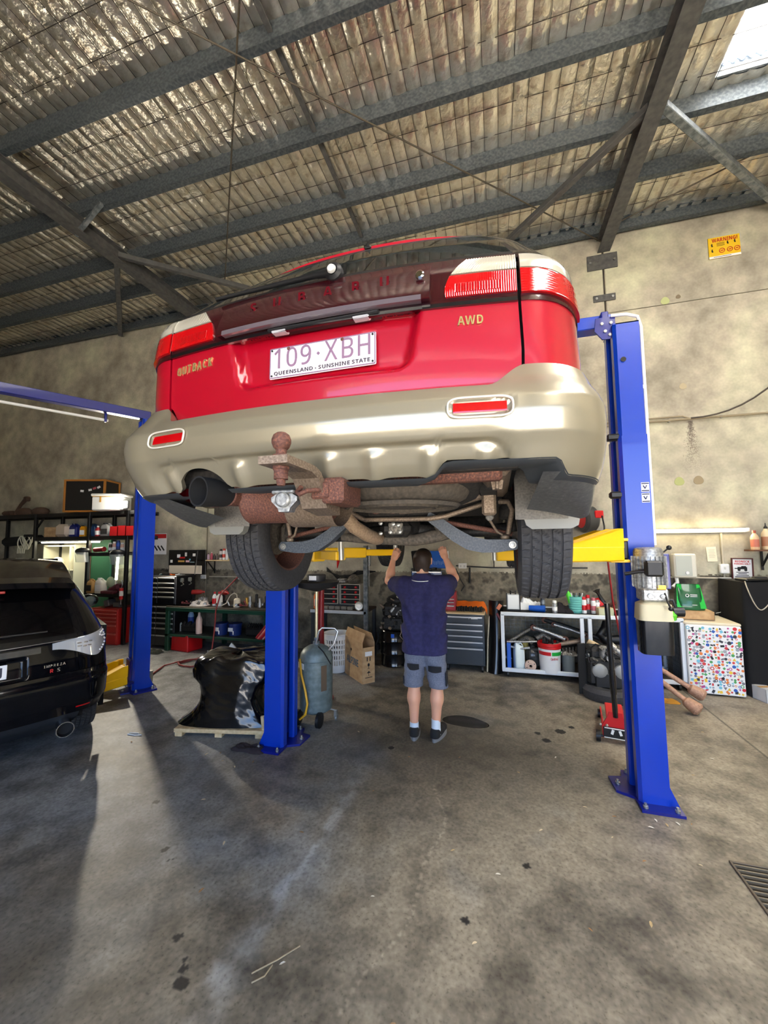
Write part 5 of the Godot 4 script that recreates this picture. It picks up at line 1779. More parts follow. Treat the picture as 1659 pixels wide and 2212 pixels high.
# ---------- the mechanic ----------
func build_man():
	var man := thing("person", "person in navy polo shirt and grey work shorts reaching up under the wagon", "person", Vector3(-0.68, 0, -3.68))
	var skin_b := Mb.new()
	# trunk, legs, arms, neck
	var F := Field.new(Vector3(-1.16, 0.02, -4.08), Vector3(-0.30, 1.66, -3.48), 0.011)
	var hipL := Vector3(-0.765, 0.88, -3.70)
	var hipR := Vector3(-0.595, 0.88, -3.70)
	var kneeL := Vector3(-0.775, 0.48, -3.67)
	var kneeR := Vector3(-0.565, 0.48, -3.68)
	var ankL := Vector3(-0.775, 0.09, -3.63)
	var ankR := Vector3(-0.58, 0.10, -3.645)
	F.bone(hipL, kneeL, 0.082, 0.056); F.bone(hipR, kneeR, 0.082, 0.056)
	F.bone(kneeL, kneeL.lerp(ankL, 0.35) + Vector3(-0.004, 0, 0.018), 0.052, 0.056); F.bone(kneeL.lerp(ankL, 0.3) + Vector3(0, 0, 0.016), ankL, 0.054, 0.034)
	F.bone(kneeR, kneeR.lerp(ankR, 0.35) + Vector3(0.004, 0, 0.018), 0.052, 0.056); F.bone(kneeR.lerp(ankR, 0.3) + Vector3(0, 0, 0.016), ankR, 0.054, 0.034)
	F.bone(Vector3(-0.74, 0.95, -3.70), Vector3(-0.62, 0.95, -3.70), 0.08, 0.08)
	F.bone(Vector3(-0.74, 0.98, -3.69), Vector3(-0.75, 1.28, -3.70), 0.07, 0.075); F.bone(Vector3(-0.62, 0.98, -3.69), Vector3(-0.61, 1.28, -3.70), 0.07, 0.075)
	F.bone(Vector3(-0.685, 1.34, -3.70), Vector3(-0.69, 1.49, -3.715), 0.065, 0.054)
	var shL := Vector3(-0.87, 1.355, -3.71)
	var shR := Vector3(-0.495, 1.37, -3.71)
	var elL := Vector3(-1.065, 1.375, -3.88)
	var elR := Vector3(-0.415, 1.41, -3.90)
	var wrL := Vector3(-1.048, 1.575, -3.985)
	var wrR := Vector3(-0.505, 1.595, -3.985)
	F.bone(Vector3(-0.72, 1.36, -3.70), shL, 0.07, 0.062); F.bone(Vector3(-0.65, 1.36, -3.70), shR, 0.07, 0.062)
	F.bone(shL, elL, 0.056, 0.043); F.bone(shR, elR, 0.056, 0.043)
	F.bone(elL, elL.lerp(wrL, 0.35), 0.042, 0.044, 0.02); F.bone(elL.lerp(wrL, 0.35), wrL, 0.044, 0.027, 0.02)
	F.bone(elR, elR.lerp(wrR, 0.35), 0.042, 0.044, 0.02); F.bone(elR.lerp(wrR, 0.35), wrR, 0.044, 0.027, 0.02)
	F.net(skin_b)
	# head, tipped back a little
	var hc := Vector3(-0.692, 1.585, -3.73)
	var H := Field.new(hc - Vector3(0.13, 0.19, 0.16), hc + Vector3(0.13, 0.16, 0.14), 0.006)
	H.bone(hc + Vector3(0, 0.012, 0.015), hc + Vector3(0, 0.02, -0.035), 0.078, 0.076, 0.03)
	H.bone(hc + Vector3(0, -0.03, -0.055), hc + Vector3(0, -0.075, -0.07), 0.058, 0.042, 0.04)
	H.bone(hc + Vector3(0, -0.02, -0.11), hc + Vector3(0, 0.012, -0.098), 0.012, 0.008, 0.02)     # nose
	H.bone(hc + Vector3(-0.02, -0.06, -0.105), hc + Vector3(0.02, -0.06, -0.105), 0.009, 0.009, 0.012)  # lips
	H.bone(hc + Vector3(-0.04, 0.03, -0.09), hc + Vector3(0.04, 0.03, -0.09), 0.014, 0.014, 0.03)    # brow
	for s in [-1.0, 1.0]:
		H.bone(hc + Vector3(s * 0.078, 0.012, -0.01), hc + Vector3(s * 0.078, -0.03, -0.018), 0.016, 0.010, 0.008)   # ears
		H.bone(hc + Vector3(s * 0.082, 0.016, -0.004), hc + Vector3(s * 0.084, -0.01, -0.004), 0.010, 0.008, 0.006)
	H.bone(hc + Vector3(0, -0.06, 0.015), hc + Vector3(0.002, -0.16, 0.02), 0.056, 0.056, 0.04)
	H.net(skin_b)
	# hands: curled fingers hooked over a bracket
	for s in [[wrL, Vector3(-1.018, 1.66, -4.00), -1.0], [wrR, Vector3(-0.535, 1.675, -4.00), 1.0]]:
		var wr: Vector3 = s[0]
		var kn: Vector3 = s[1]     # middle of the knuckle row
		var side: float = s[2]
		var up := (kn - wr).normalized()
		var across := Vector3(1, 0, 0) - up * up.x
		across = across.normalized()
		var away := up.cross(across)
		if away.z > 0: away = -away
		var D := Field.new(kn - Vector3(0.085, 0.14, 0.10), kn + Vector3(0.085, 0.085, 0.06), 0.004)
		D.bone(wr - up * 0.02, wr.lerp(kn, 0.3), 0.027, 0.026, 0.02)
		for k in 4:
			var u := (k - 1.5) * 0.0195
			var base := wr.lerp(kn, 0.25) + across * u * 0.7
			var knk: Vector3 = kn + across * u + up * [0.0, 0.006, 0.005, -0.004][k] * (1.0)
			D.bone(base, knk, 0.0135, 0.0115, 0.012)
			var l: float = [0.034, 0.040, 0.038, 0.030][k if side > 0 else k]
			var m := knk + up * l * 0.8 + away * l * 0.45
			var t := m + up * l * 0.1 + away * l * 0.75
			var e := t - up * l * 0.55 + away * 0.006
			D.bone(knk, m, 0.0105, 0.0095, 0.004); D.bone(m, t, 0.0095, 0.009, 0.004); D.bone(t, e, 0.009, 0.0075, 0.004)
		var th := wr.lerp(kn, 0.35) - across * side * 0.026 * 1.0
		D.bone(wr.lerp(kn, 0.15) - across * side * 0.012, th + away * 0.012, 0.015, 0.0125, 0.012)
		D.bone(th + away * 0.012, th + up * 0.034 + away * 0.030 - across * side * 0.008, 0.0125, 0.0105, 0.005)
		D.bone(th + up * 0.034 + away * 0.030 - across * side * 0.008, th + up * 0.055 + away * 0.048, 0.0105, 0.009, 0.004)
		D.net(skin_b)
	put(skin_b, "body", M.skin, man)
	# hair: close cap over the back of the head
	var hb := Mb.new()
	var G := Field.new(hc - Vector3(0.13, 0.13, 0.16), hc + Vector3(0.13, 0.16, 0.14), 0.006)
	G.bone(hc + Vector3(0, 0.016, 0.018), hc + Vector3(0, 0.032, -0.038), 0.085, 0.084, 0.03)
	G.bone(hc + Vector3(-0.03, -0.03, 0.03), hc + Vector3(-0.025, -0.085, 0.03), 0.05, 0.040, 0.03)
	G.bone(hc + Vector3(0.03, -0.03, 0.03), hc + Vector3(0.025, -0.085, 0.03), 0.05, 0.040, 0.03)
	var hn := nz
	G.clip(func(p: Vector3, v: float) -> float:
		var q := p - hc
		v += 0.004 * hn.get_noise_3d(p.x * 900.0, p.y * 500.0, p.z * 900.0)
		var front := -q.z - 0.045 - 0.35 * maxf(q.y - 0.01, 0.0)       # keep the face and ears clear
		var low := -0.105 - q.y
		var ear := minf(0.02 - absf(q.z + 0.008), 0.035 - absf(q.y + 0.012)) if absf(q.x) > 0.07 else -1.0
		return maxf(maxf(v, front), maxf(low, ear)))
	G.net(hb)
	put(hb, "hair", M.hair, man)
	# shirt
	var sb := Mb.new()
	var S := Field.new(Vector3(-1.06, 0.70, -3.94), Vector3(-0.32, 1.50, -3.50), 0.011)
	S.bone(Vector3(-0.76, 0.72, -3.69), Vector3(-0.775, 1.28, -3.70), 0.128, 0.112, 0.05, 1.05); S.bone(Vector3(-0.60, 0.72, -3.69), Vector3(-0.585, 1.28, -3.70), 0.128, 0.112, 0.05, 1.05)
	S.bone(Vector3(-0.70, 1.375, -3.70), shL + Vector3(0.01, -0.005, 0), 0.082, 0.076, 0.05); S.bone(Vector3(-0.66, 1.375, -3.70), shR + Vector3(-0.01, -0.005, 0), 0.082, 0.076, 0.05)
	S.bone(Vector3(-0.688, 1.38, -3.70), Vector3(-0.69, 1.43, -3.705), 0.075, 0.07, 0.05)
	S.bone(shL, shL.lerp(elL, 0.62) + Vector3(0, -0.02, 0), 0.078, 0.076, 0.04); S.bone(shR, shR.lerp(elR, 0.62) + Vector3(0, -0.02, 0), 0.078, 0.076, 0.04)
	S.bone(Vector3(-0.80, 1.18, -3.70), Vector3(-0.90, 1.30, -3.73), 0.06, 0.066, 0.04); S.bone(Vector3(-0.56, 1.18, -3.70), Vector3(-0.46, 1.31, -3.73), 0.06, 0.066, 0.04)
	var cutL := shL.lerp(elL, 0.66)
	var cutR := shR.lerp(elR, 0.66)
	var dirL := (elL - shL).normalized()
	var dirR := (elR - shR).normalized()
	S.clip(func(p: Vector3, v: float) -> float:
		var fold := 0.013 * sin(p.y * 34.0 - (p.x + 0.68) * (p.x + 0.68) * 170.0 + 2.0 * sin(p.x * 8.0)) * smoothstep(1.32, 1.10, p.y) * smoothstep(0.72, 0.9, p.y) + 0.016 * hn.get_noise_3d(p.x * 260.0, p.y * 130.0, p.z * 200.0)
		v += fold * 0.75
		v = maxf(v, 0.735 + 0.05 * absf(p.x + 0.68) - p.y)
		v = maxf(v, p.y - 1.452)
		v = maxf(v, (p - cutL).dot(dirL) if p.x < -0.9 else -1.0)
		return maxf(v, (p - cutR).dot(dirR) if p.x > -0.46 else -1.0))
	S.net(sb)
	put(sb, "polo_shirt", M.shirt, man)
	# collar with a white piping
	sb = Mb.new()
	var r0 := []; var r1 := []; var r2 := []
	for i in 25:
		var a := TAU * i / 24.0
		var d := Vector3(cos(a), 0, sin(a))
		r0.append(Vector3(-0.69, 1.468, -3.708) + d * Vector3(0.068, 0, 0.066))
		r1.append(Vector3(-0.69, 1.452, -3.706) + d * Vector3(0.090, 0, 0.080))
		r2.append(Vector3(-0.69, 1.418 - 0.02 * sin(a), -3.702) + d * Vector3(0.112, 0, 0.100))
	sb.grid([r0, r1, r2])
	var col := put(sb, "collar", M.shirt, man)
	sb = Mb.new()
	sb.tube(r2, 0.004, 6, false)
	put(sb, "collar_piping", M.white, col)
	# shorts
	var tb := Mb.new()
	var T := Field.new(Vector3(-0.92, 0.42, -3.86), Vector3(-0.44, 1.02, -3.54), 0.011)
	T.bone(Vector3(-0.745, 0.86, -3.70), Vector3(-0.617, 0.86, -3.70), 0.085, 0.085, 0.05)
	T.bone(hipL + Vector3(0.0, -0.10, 0.0), kneeL + Vector3(-0.012, -0.06, 0.005), 0.103, 0.086, 0.035); T.bone(hipR + Vector3(0.0, -0.10, 0.0), kneeR + Vector3(0.014, -0.06, 0.005), 0.103, 0.086, 0.035)
	T.clip(func(p: Vector3, v: float) -> float:
		v += 0.006 * hn.get_noise_3d(p.x * 300.0, p.y * 240.0, p.z * 300.0) + 0.003 * sin(p.y * 70.0 + p.x * 30.0)
		v = maxf(v, p.y - 0.84)
		v = maxf(v, 0.008 - absf(p.x + 0.672) if p.y < 0.62 else -1.0)
		return maxf(v, 0.448 - p.y))
	T.net(tb)
	put(tb, "work_shorts", M.shorts, man)
	for q in [[-0.772, 0.665, 0.11], [-0.575, 0.655, 0.12]]:
		tb = Mb.new()
		var rows := []
		for j in 5:
			var row := []
			for i in 9:
				var u := lerpf(-0.5, 0.5, i / 8.0)
				row.append(Vector3(q[0] + u * q[2], q[1] - 0.06 * j / 4.0 + 0.012 * u * u * (j - 2), -3.574 - 0.9 * u * u * q[2] - 0.002 * j))
			rows.append(row)
		tb.grid(rows)
		put(tb, "back_pocket", M.shorts_black, man)
	for q in [[-0.868, 0.50], [-0.478, 0.56], [-0.476, 0.51]]:
		tb = Mb.new()
		tb.box(Vector3(q[0], q[1], -3.66), Vector3(0.012, 0.07, 0.09), 0.005)
		put(tb, "side_patch", M.shorts_black, man)
	# socks and shoes
	for q in [[ankL, -0.12, 0.13], [ankR, 0.22, 0.17]]:
		var an: Vector3 = q[0]
		var turn: float = q[1]
		var b := Mb.new()
		b.tube([Vector3(an.x, q[2] + 0.01, an.z), Vector3(an.x, 0.10, an.z), Vector3(an.x, 0.05, an.z)], [0.040, 0.041, 0.045], 16)
		put(b, "sock", M.sock, man)
		var shoe := Node3D.new()
		shoe.name = "shoe"
		man.add_child(shoe, true)
		shoe.position = Vector3(an.x, 0, an.z)
		shoe.rotation.y = -turn
		b = Mb.new()
		var outline := PackedVector2Array()
		for i in 24:
			var a := TAU * i / 24.0
			var z := -0.075 + cos(a) * -0.145
			outline.append(Vector2(sin(a) * (0.044 + 0.008 * clampf(-z * 5.0, -0.6, 1.0)), z))
		b.ext(outline, 0.0, 0.032, Transform3D(Basis(Vector3.RIGHT, Vector3(0, 0, 1), Vector3.UP), Vector3.ZERO), true)
		put(b, "sole", M.sole, shoe)
		b = Mb.new()
		var U := Field.new(Vector3(-0.08, 0.01, -0.26), Vector3(0.08, 0.14, 0.10), 0.006)
		U.bone(Vector3(0, 0.045, 0.03), Vector3(0, 0.045, -0.17), 0.042, 0.040, 0.03)
		U.bone(Vector3(0, 0.085, 0.022), Vector3(0, 0.07, -0.08), 0.040, 0.036, 0.03)
		U.clip(func(p: Vector3, v: float) -> float: return maxf(maxf(v, 0.03 - p.y), p.y - 0.098 - 0.10 * absf(p.z + 0.015)))
		U.net(b)
		put(b, "upper", M.black_matte, shoe)
	for c in man.get_children(): c.position -= man.position

# ---------- small workshop things ----------
func bottle(called: String, label: String, at: Vector3, h: float, r: float, body: Material, cap: Material, group := "", band: Material = null, cat := "bottle", nozzle := false) -> Node3D:
	var t := thing(called, label, cat, at, 0.0, group)
	var b := Mb.new()
	b.lathe(Vector3.ZERO, [Vector2(0, 0), Vector2(r * 0.94, 0), Vector2(r, h * 0.03), Vector2(r, h * 0.62), Vector2(r * 0.8, h * 0.72), Vector2(r * 0.42, h * 0.82), Vector2(r * 0.38, h * 0.88), Vector2(0, h * 0.88)], 18)
	put(b, "container", body, t)
	b = Mb.new()
	if nozzle: b.lathe(Vector3(0, h * 0.86, 0), [Vector2(0, 0), Vector2(r * 0.42, 0), Vector2(r * 0.4, h * 0.06), Vector2(r * 0.16, h * 0.12), Vector2(r * 0.08, h * 0.24), Vector2(0, h * 0.24)], 12)
	else: b.lathe(Vector3(0, h * 0.85, 0), [Vector2(0, 0), Vector2(r * 0.46, 0), Vector2(r * 0.46, h * 0.14), Vector2(0, h * 0.15)], 12)
	put(b, "cap", cap, t)
	if band:
		b = Mb.new()
		b.lathe(Vector3(0, h * 0.14, 0), [Vector2(r * 1.01, 0), Vector2(r * 1.015, h * 0.01), Vector2(r * 1.015, h * 0.38), Vector2(r * 1.01, h * 0.39)], 18)
		put(b, "print_band", band, t)
	return t
func spray_can(called: String, label: String, at: Vector3, h: float, r: float, body: Material, cap: Material, group := "") -> Node3D:
	var t := thing(called, label, "can", at, 0.0, group)
	var b := Mb.new()
	b.lathe(Vector3.ZERO, [Vector2(0, 0.003), Vector2(r * 0.9, 0), Vector2(r, h * 0.02), Vector2(r, h * 0.76), Vector2(r * 0.86, h * 0.82), Vector2(r * 0.7, h * 0.84), Vector2(0, h * 0.84)], 16)
	put(b, "can_body", body, t)
	b = Mb.new()
	b.lathe(Vector3(0, h * 0.8, 0), [Vector2(r * 0.82, 0), Vector2(r * 0.8, h * 0.17), Vector2(r * 0.7, h * 0.2), Vector2(0, h * 0.2)], 16)
	put(b, "cap", cap, t)
	b = Mb.new()
	b.lathe(Vector3(0, h * 0.2, 0), [Vector2(r * 1.01, 0), Vector2(r * 1.015, h * 0.3)], 16)
	put(b, "print_band", cap, t)
	return t
func jug(called: String, label: String, at: Vector3, s: Vector3, body: Material, cap: Material, turn := 0.0, group := "", band: Material = null) -> Node3D:
	var t := thing(called, label, "jug", at, turn, group)
	var b := Mb.new()
	var h := s * 0.5
	var ring := func(y: float, kx: float, kz: float, ox: float) -> Array:
		var r := []
		for i in 20:
			var a := TAU * i / 20.0
			r.append(Vector3(ox + signf(cos(a)) * pow(absf(cos(a)), 0.45) * h.x * kx, y, signf(sin(a)) * pow(absf(sin(a)), 0.45) * h.z * kz))
		return r
	var rows := [ring.call(0.0, 0.93, 0.93, 0.0), ring.call(s.y * 0.03, 1.0, 1.0, 0.0), ring.call(s.y * 0.66, 1.0, 1.0, 0.0), ring.call(s.y * 0.80, 0.8, 0.85, -h.x * 0.1), ring.call(s.y * 0.89, 0.34, 0.42, -h.x * 0.4), ring.call(s.y * 0.92, 0.32, 0.40, -h.x * 0.4)]
	b.grid(rows, true); b.fan(rows[0]); b.fan(rows[5])
	put(b, "container", body, t)
	b = Mb.new()
	b.tube([Vector3(-h.x * 0.15, s.y * 0.86, 0), Vector3(h.x * 0.35, s.y * 0.92, 0), Vector3(h.x * 0.8, s.y * 0.82, 0), Vector3(h.x * 0.86, s.y * 0.68, 0)], h.x * 0.14, 8)
	put(b, "handle", body, t)
	b = Mb.new()
	b.lathe(Vector3(-h.x * 0.4, s.y * 0.91, 0), [Vector2(0, 0), Vector2(h.x * 0.38, 0), Vector2(h.x * 0.38, s.y * 0.08), Vector2(0, s.y * 0.085)], 14)
	put(b, "cap", cap, t)
	if band:
		b = Mb.new(); b.box(Vector3(0, s.y * 0.36, h.z * 1.0), Vector3(s.x * 0.7, s.y * 0.4, 0.004), 0.001); put(b, "print_label", band, t)
	return t
func carton(called: String, label: String, at: Vector3, s: Vector3, m: Material, turn := 0.0, open := false, group := "") -> Node3D:
	var t := thing(called, label, "box", at, turn, group)
	var b := Mb.new()
	var w := 0.006
	b.box(Vector3(0, w / 2, 0), Vector3(s.x, w, s.z))
	for q in [-1, 1]:
		b.box(Vector3(q * (s.x - w) / 2, s.y / 2, 0), Vector3(w, s.y, s.z))
		b.box(Vector3(0, s.y / 2, q * (s.z - w) / 2), Vector3(s.x, s.y, w))
	put(b, "sides", m, t)
	for q in [-1, 1]:
		b = Mb.new()
		var bs := Basis(Vector3.RIGHT, q * (2.2 if open else 0.02))
		b.box(Vector3(0, s.y, q * s.z / 2) + bs * Vector3(0, 0.003, -q * s.z * 0.245), Vector3(s.x, w, s.z * 0.49), 0.0, bs)
		put(b, "flap", m, t)
	if not open:
		b = Mb.new(); b.box(Vector3(0, s.y + 0.007, 0), Vector3(s.x * 1.004, 0.002, 0.045)); put(b, "tape", mat(C(198, 150, 80), 0.3), t)
	return t
func chest(called: String, label: String, at: Vector3, s: Vector3, rows: Array, cols: Array, body: Material, handle: Material, turn := 0.0) -> Node3D:
	# rows: drawer heights from the top as shares; cols: widths as shares
	var t := thing(called, label, "tool chest", at, turn)
	var b := Mb.new()
	b.box(Vector3(0, s.y / 2, 0), s, 0.006)
	put(b, "carcass", body, t)
	var y := s.y - 0.015
	var hh := s.y - 0.03
	for r in rows:
		var x := -s.x / 2 + 0.015
		for c in cols:
			var w: float = (s.x - 0.03) * c
			var h: float = hh * r
			b = Mb.new()
			b.box(Vector3(x + w / 2, y - h / 2, s.z / 2 + 0.004), Vector3(w - 0.008, h - 0.008, 0.014), 0.003)
			var d := put(b, "drawer", body, t)
			b = Mb.new()
			b.box(Vector3(x + w / 2, y - 0.006 - minf(h * 0.16, 0.016), s.z / 2 + 0.016), Vector3(w - 0.02, minf(h * 0.3, 0.026), 0.016), 0.004)
			put(b, "handle", handle, d)
			x += w
		y -= hh * r
	return t
func casters(t: Node3D, w: float, d: float, r: float):
	for x in [-1, 1]:
		for z in [-1, 1]:
			var b := Mb.new()
			b.lathe(Vector3(x * w, r, z * d), [Vector2(0, -0.012), Vector2(r, -0.012), Vector2(r, 0.012), Vector2(0, 0.012)], 16, Basis(Vector3.FORWARD, PI / 2))
			b.box(Vector3(x * w, r * 1.6, z * d), Vector3(0.035, r * 0.9, 0.04), 0.004)
			put(b, "caster", M.black, t)
func plug_box(label: String, at: Vector3, s := Vector3(0.11, 0.07, 0.03)):
	var t := thing("power_outlet", label, "outlet", at)
	var b := Mb.new(); b.box(Vector3.ZERO, s, 0.005); put(b, "cover", M.white, t)
	for x in [-0.028, 0.028]:
		b = Mb.new(); b.box(Vector3(x, -0.005, s.z / 2 + 0.001), Vector3(0.026, 0.03, 0.003), 0.001); put(b, "socket", mat(C(200, 200, 198), 0.4), t)
	return t
func scrap(called: String, label: String, cat: String, pts: Array, r, m: Material, group := "", ends := 0.0):
	var t := thing(called, label, cat, Vector3.ZERO, 0.0, group)
	var b := Mb.new(); b.tube(pts, r, 10); put(b, "bar", m, t)
	if ends > 0.0:
		for p in [pts[0], pts[-1]]:
			b = Mb.new()
			b.lathe(p - Vector3(0, 0, ends * 0.5), [Vector2(ends * 0.45, 0), Vector2(ends, 0), Vector2(ends, ends), Vector2(ends * 0.45, ends), Vector2(ends * 0.45, 0)], 14, Basis(Vector3.RIGHT, PI / 2))
			put(b, "eye_end", M.rust, t)
	return t
func rag(b: Mb, c: Vector3, sx: float, sz: float, h: float, sd: float):
	var rows := []
	for j in 19:
		var row := []
		for i in 25:
			var u := i / 24.0 * 2.0 - 1.0
			var v := j / 18.0 * 2.0 - 1.0
			var e := maxf(0.0, 1.0 - pow(maxf(absf(u), absf(v)), 3.0))
			var n := nz.get_noise_3d(u * 90.0 + sd, v * 90.0, sd)
			row.append(c + Vector3(u * sx * (1.0 + 0.2 * nz.get_noise_2d(v * 80.0, sd)), h * e * (0.55 + 0.9 * n) + 0.004, v * sz * (1.0 + 0.25 * nz.get_noise_2d(u * 80.0, sd + 5.0))))
		rows.append(row)
	b.grid(rows)

# ---------- right of the lift ----------
func build_right():
	var b: Mb
	# long fluorescent batten on the wall
	var lt := thing("fluorescent_tube_light", "lit fluorescent tube fixed level on the cream wall", "light", Vector3(2.52, 1.88, -6.09))
	b = Mb.new(); b.cyl(Vector3(-0.52, 0, 0.03), Vector3(0.52, 0, 0.03), 0.02, 16); put(b, "tube", glow(Color(1.0, 0.93, 0.74), 6.0), lt)
	b = Mb.new()
	b.box(Vector3(0, -0.005, -0.02), Vector3(1.06, 0.05, 0.04), 0.008)
	for x in [-0.53, 0.53]: b.box(Vector3(x, 0, 0.02), Vector3(0.03, 0.05, 0.06), 0.008)
	put(b, "batten", M.white, lt)
	var al := AreaLight3D.new()
	al.name = "tube_glow"
	al.area_size = Vector2(1.04, 0.04)
	al.light_color = Color(1.0, 0.93, 0.74)
	al.light_energy = 0.5
	al.shadow_enabled = true
	al.rotation.y = PI
	al.position = Vector3(0, 0, 0.06)
	al.basis = Basis(Vector3.UP, PI)
	lt.add_child(al)
	# spring hose reel
	var hr := thing("hose_reel", "grey and red retractable hose reel on the wall above the tyre", "hose reel", Vector3(1.31, 2.05, -5.90), 0.35)
	b = Mb.new()
	b.lathe(Vector3(0, 0, -0.09), [Vector2(0, 0), Vector2(0.15, 0), Vector2(0.18, 0.03), Vector2(0.18, 0.15), Vector2(0.15, 0.18), Vector2(0.12, 0.185), Vector2(0.11, 0.175), Vector2(0, 0.175)], 36, Basis(Vector3.BACK, PI / 2))
	b.box(Vector3(-0.02, -0.02, -0.12), Vector3(0.14, 0.22, 0.08), 0.02)
	put(b, "drum_case", mat(C(62, 62, 60), 0.5), hr)
	b = Mb.new()
	b.lathe(Vector3(-0.18, 0, -0.09), [Vector2(0, 0.012), Vector2(0.10, 0.008), Vector2(0.115, 0.0)], 30, Basis(Vector3.BACK, PI / 2))
	put(b, "red_side_disc", M.red_plain, hr)
	b = Mb.new()
	b.box(Vector3(-0.03, 0.06, 0.085), Vector3(0.12, 0.10, 0.02), 0.008)
	put(b, "red_mouth", M.red_plain, hr)
	b = Mb.new()
	b.tube([Vector3(0.0, 0.04, 0.10), Vector3(0.01, -0.1, 0.12), Vector3(0.02, -0.24, 0.1)], 0.01, 8)
	put(b, "hose_end", M.black, hr)
	# red air line from the reel, and along the wall
	b = Mb.new()
	b.tube([Vector3(0.95, 1.62, -4.0), Vector3(1.0, 1.2, -4.1), Vector3(1.08, 0.8, -4.2), Vector3(1.16, 0.45, -4.3), Vector3(1.2, 0.2, -4.4)], 0.008, 8)
	solo(b, "air_hose", mat(C(150, 30, 32), 0.5), "thin red air line hanging beside the jack handle", "hose")
	b = Mb.new()
	b.tube([Vector3(1.02, 1.62, -6.1), Vector3(1.5, 1.60, -6.1), Vector3(2.0, 1.61, -6.1)], 0.009, 8)
	solo(b, "red_pipe", mat(C(140, 40, 40), 0.5), "dull red pipe run along the wall below the hose reel", "pipe")
	# switchboard box, conduits, switch, outlet
	var eb := thing("switch_box", "cream weatherproof switch box on the wall beside the lift motor", "switch box", Vector3(2.335, 1.425, -6.08))
	b = Mb.new(); b.box(Vector3.ZERO, Vector3(0.25, 0.31, 0.12), 0.015); put(b, "enclosure", mat(C(220, 216, 200), 0.5), eb)
	b = Mb.new(); b.box(Vector3(-0.02, 0, 0.062), Vector3(0.18, 0.26, 0.006), 0.004); put(b, "cover_plate", mat(C(188, 192, 180), 0.4), eb)
	b = Mb.new(); b.lathe(Vector3(0.01, -0.09, 0.066), [Vector2(0.02, 0), Vector2(0.02, 0.01), Vector2(0, 0.012)], 16, Basis(Vector3.RIGHT, PI / 2)); put(b, "knob", M.white, eb)
	b = Mb.new(); b.tube([Vector3(-0.09, -0.15, 0), Vector3(-0.09, -0.22, 0.02), Vector3(-0.15, -0.28, 0.04)], 0.022, 10); put(b, "flexible_conduit", M.white, eb)
	b = Mb.new()
	b.cyl(Vector3(2.79, 1.84, -6.12), Vector3(2.79, 1.24, -6.12), 0.012, 10)
	b.cyl(Vector3(1.95, 1.27, -6.12), Vector3(2.8, 1.26, -6.12), 0.011, 10)
	solo(b, "grey_conduit", mat(C(186, 178, 160), 0.6), "pale conduit dropping from the tube light to the outlet", "conduit")
	var sb := thing("light_switch", "square white light switch on the conduit", "switch", Vector3(2.785, 1.385, -6.10))
	b = Mb.new(); b.box(Vector3.ZERO, Vector3(0.10, 0.12, 0.05), 0.008); put(b, "switch_cover", M.white, sb)
	b = Mb.new(); b.box(Vector3(0, 0.01, 0.027), Vector3(0.02, 0.03, 0.008), 0.003); put(b, "rocker", mat(C(206, 204, 196), 0.4), sb)
	plug_box("white double outlet under the square light switch", Vector3(2.81, 1.235, -6.11), Vector3(0.15, 0.075, 0.05))
	b = Mb.new(); b.box(Vector3(2.68, 1.57, -6.14), Vector3(0.11, 0.19, 0.004), 0.001, Basis(Vector3.BACK, 0.05))
	var pn := solo(b, "paper_note", mat(C(232, 222, 196), 0.85), "small curling paper note taped to the wall", "paper")
	for k in 6:
		b = Mb.new(); b.box(Vector3(2.68, 1.63 - k * 0.02, -6.137), Vector3(0.07 - 0.01 * (k % 2), 0.003, 0.001)); put(b, "written_line", mat(C(150, 130, 110), 0.8), pn)
	# framed parking sign
	var sg := thing("framed_sign", "framed white notice with red heading beside the black cover", "sign", Vector3(2.97, 1.365, -6.09))
	sg.rotation.z = -0.02
	b = Mb.new()
	for q in [[0, 0.15, 0.23, 0.014], [0, -0.15, 0.23, 0.014], [-0.108, 0, 0.014, 0.3], [0.108, 0, 0.014, 0.3]]: b.box(Vector3(q[0], q[1], 0.006), Vector3(q[2], q[3], 0.022), 0.003)
	put(b, "frame", mat(C(84, 30, 28), 0.4), sg)
	b = Mb.new(); b.box(Vector3.ZERO, Vector3(0.21, 0.29, 0.01)); put(b, "sheet", M.paper, sg)
	write("REDNECK", 0.026, M.ink_red, sg, Vector3(0, 0.113, 0.007), "lettering", 0.15)
	write("PARKING ONLY", 0.020, M.ink_red, sg, Vector3(0, 0.083, 0.007), "lettering", 0.17)
	b = Mb.new()
	b.box(Vector3(0.0, 0.03, 0.006), Vector3(0.10, 0.028, 0.002)); b.box(Vector3(0.015, 0.046, 0.006), Vector3(0.05, 0.02, 0.002)); b.box(Vector3(-0.06, 0.025, 0.006), Vector3(0.04, 0.012, 0.002))
	for x in [-0.035, 0.035]: b.cyl(Vector3(x, 0.008, 0.005), Vector3(x, 0.008, 0.008), 0.016, 14)
	put(b, "truck_print", M.ink, sg)
	b = Mb.new()
	for k in 4: b.box(Vector3(0, -0.022 - k * 0.019, 0.006), Vector3([0.13, 0.09, 0.13, 0.16][k], 0.008, 0.002))
	put(b, "small_print", M.ink, sg)
	b = Mb.new()
	b.box(Vector3(0, -0.125, 0.006), Vector3(0.08, 0.008, 0.002))
	for q in [-1, 1]: b.tri(Vector3(q * 0.065, -0.125, 0.007), Vector3(q * 0.04, -0.113, 0.007), Vector3(q * 0.04, -0.137, 0.007))
	put(b, "arrow_print", M.ink_red, sg)
	# bracketed shelf with two bottles
	var sh := thing("wall_shelf", "small brown shelf on a bracket above the framed notice", "shelf", Vector3(3.25, 1.62, -6.02))
	b = Mb.new(); b.box(Vector3.ZERO, Vector3(0.46, 0.02, 0.2), 0.003); put(b, "board", mat(C(104, 66, 44), 0.6), sh)
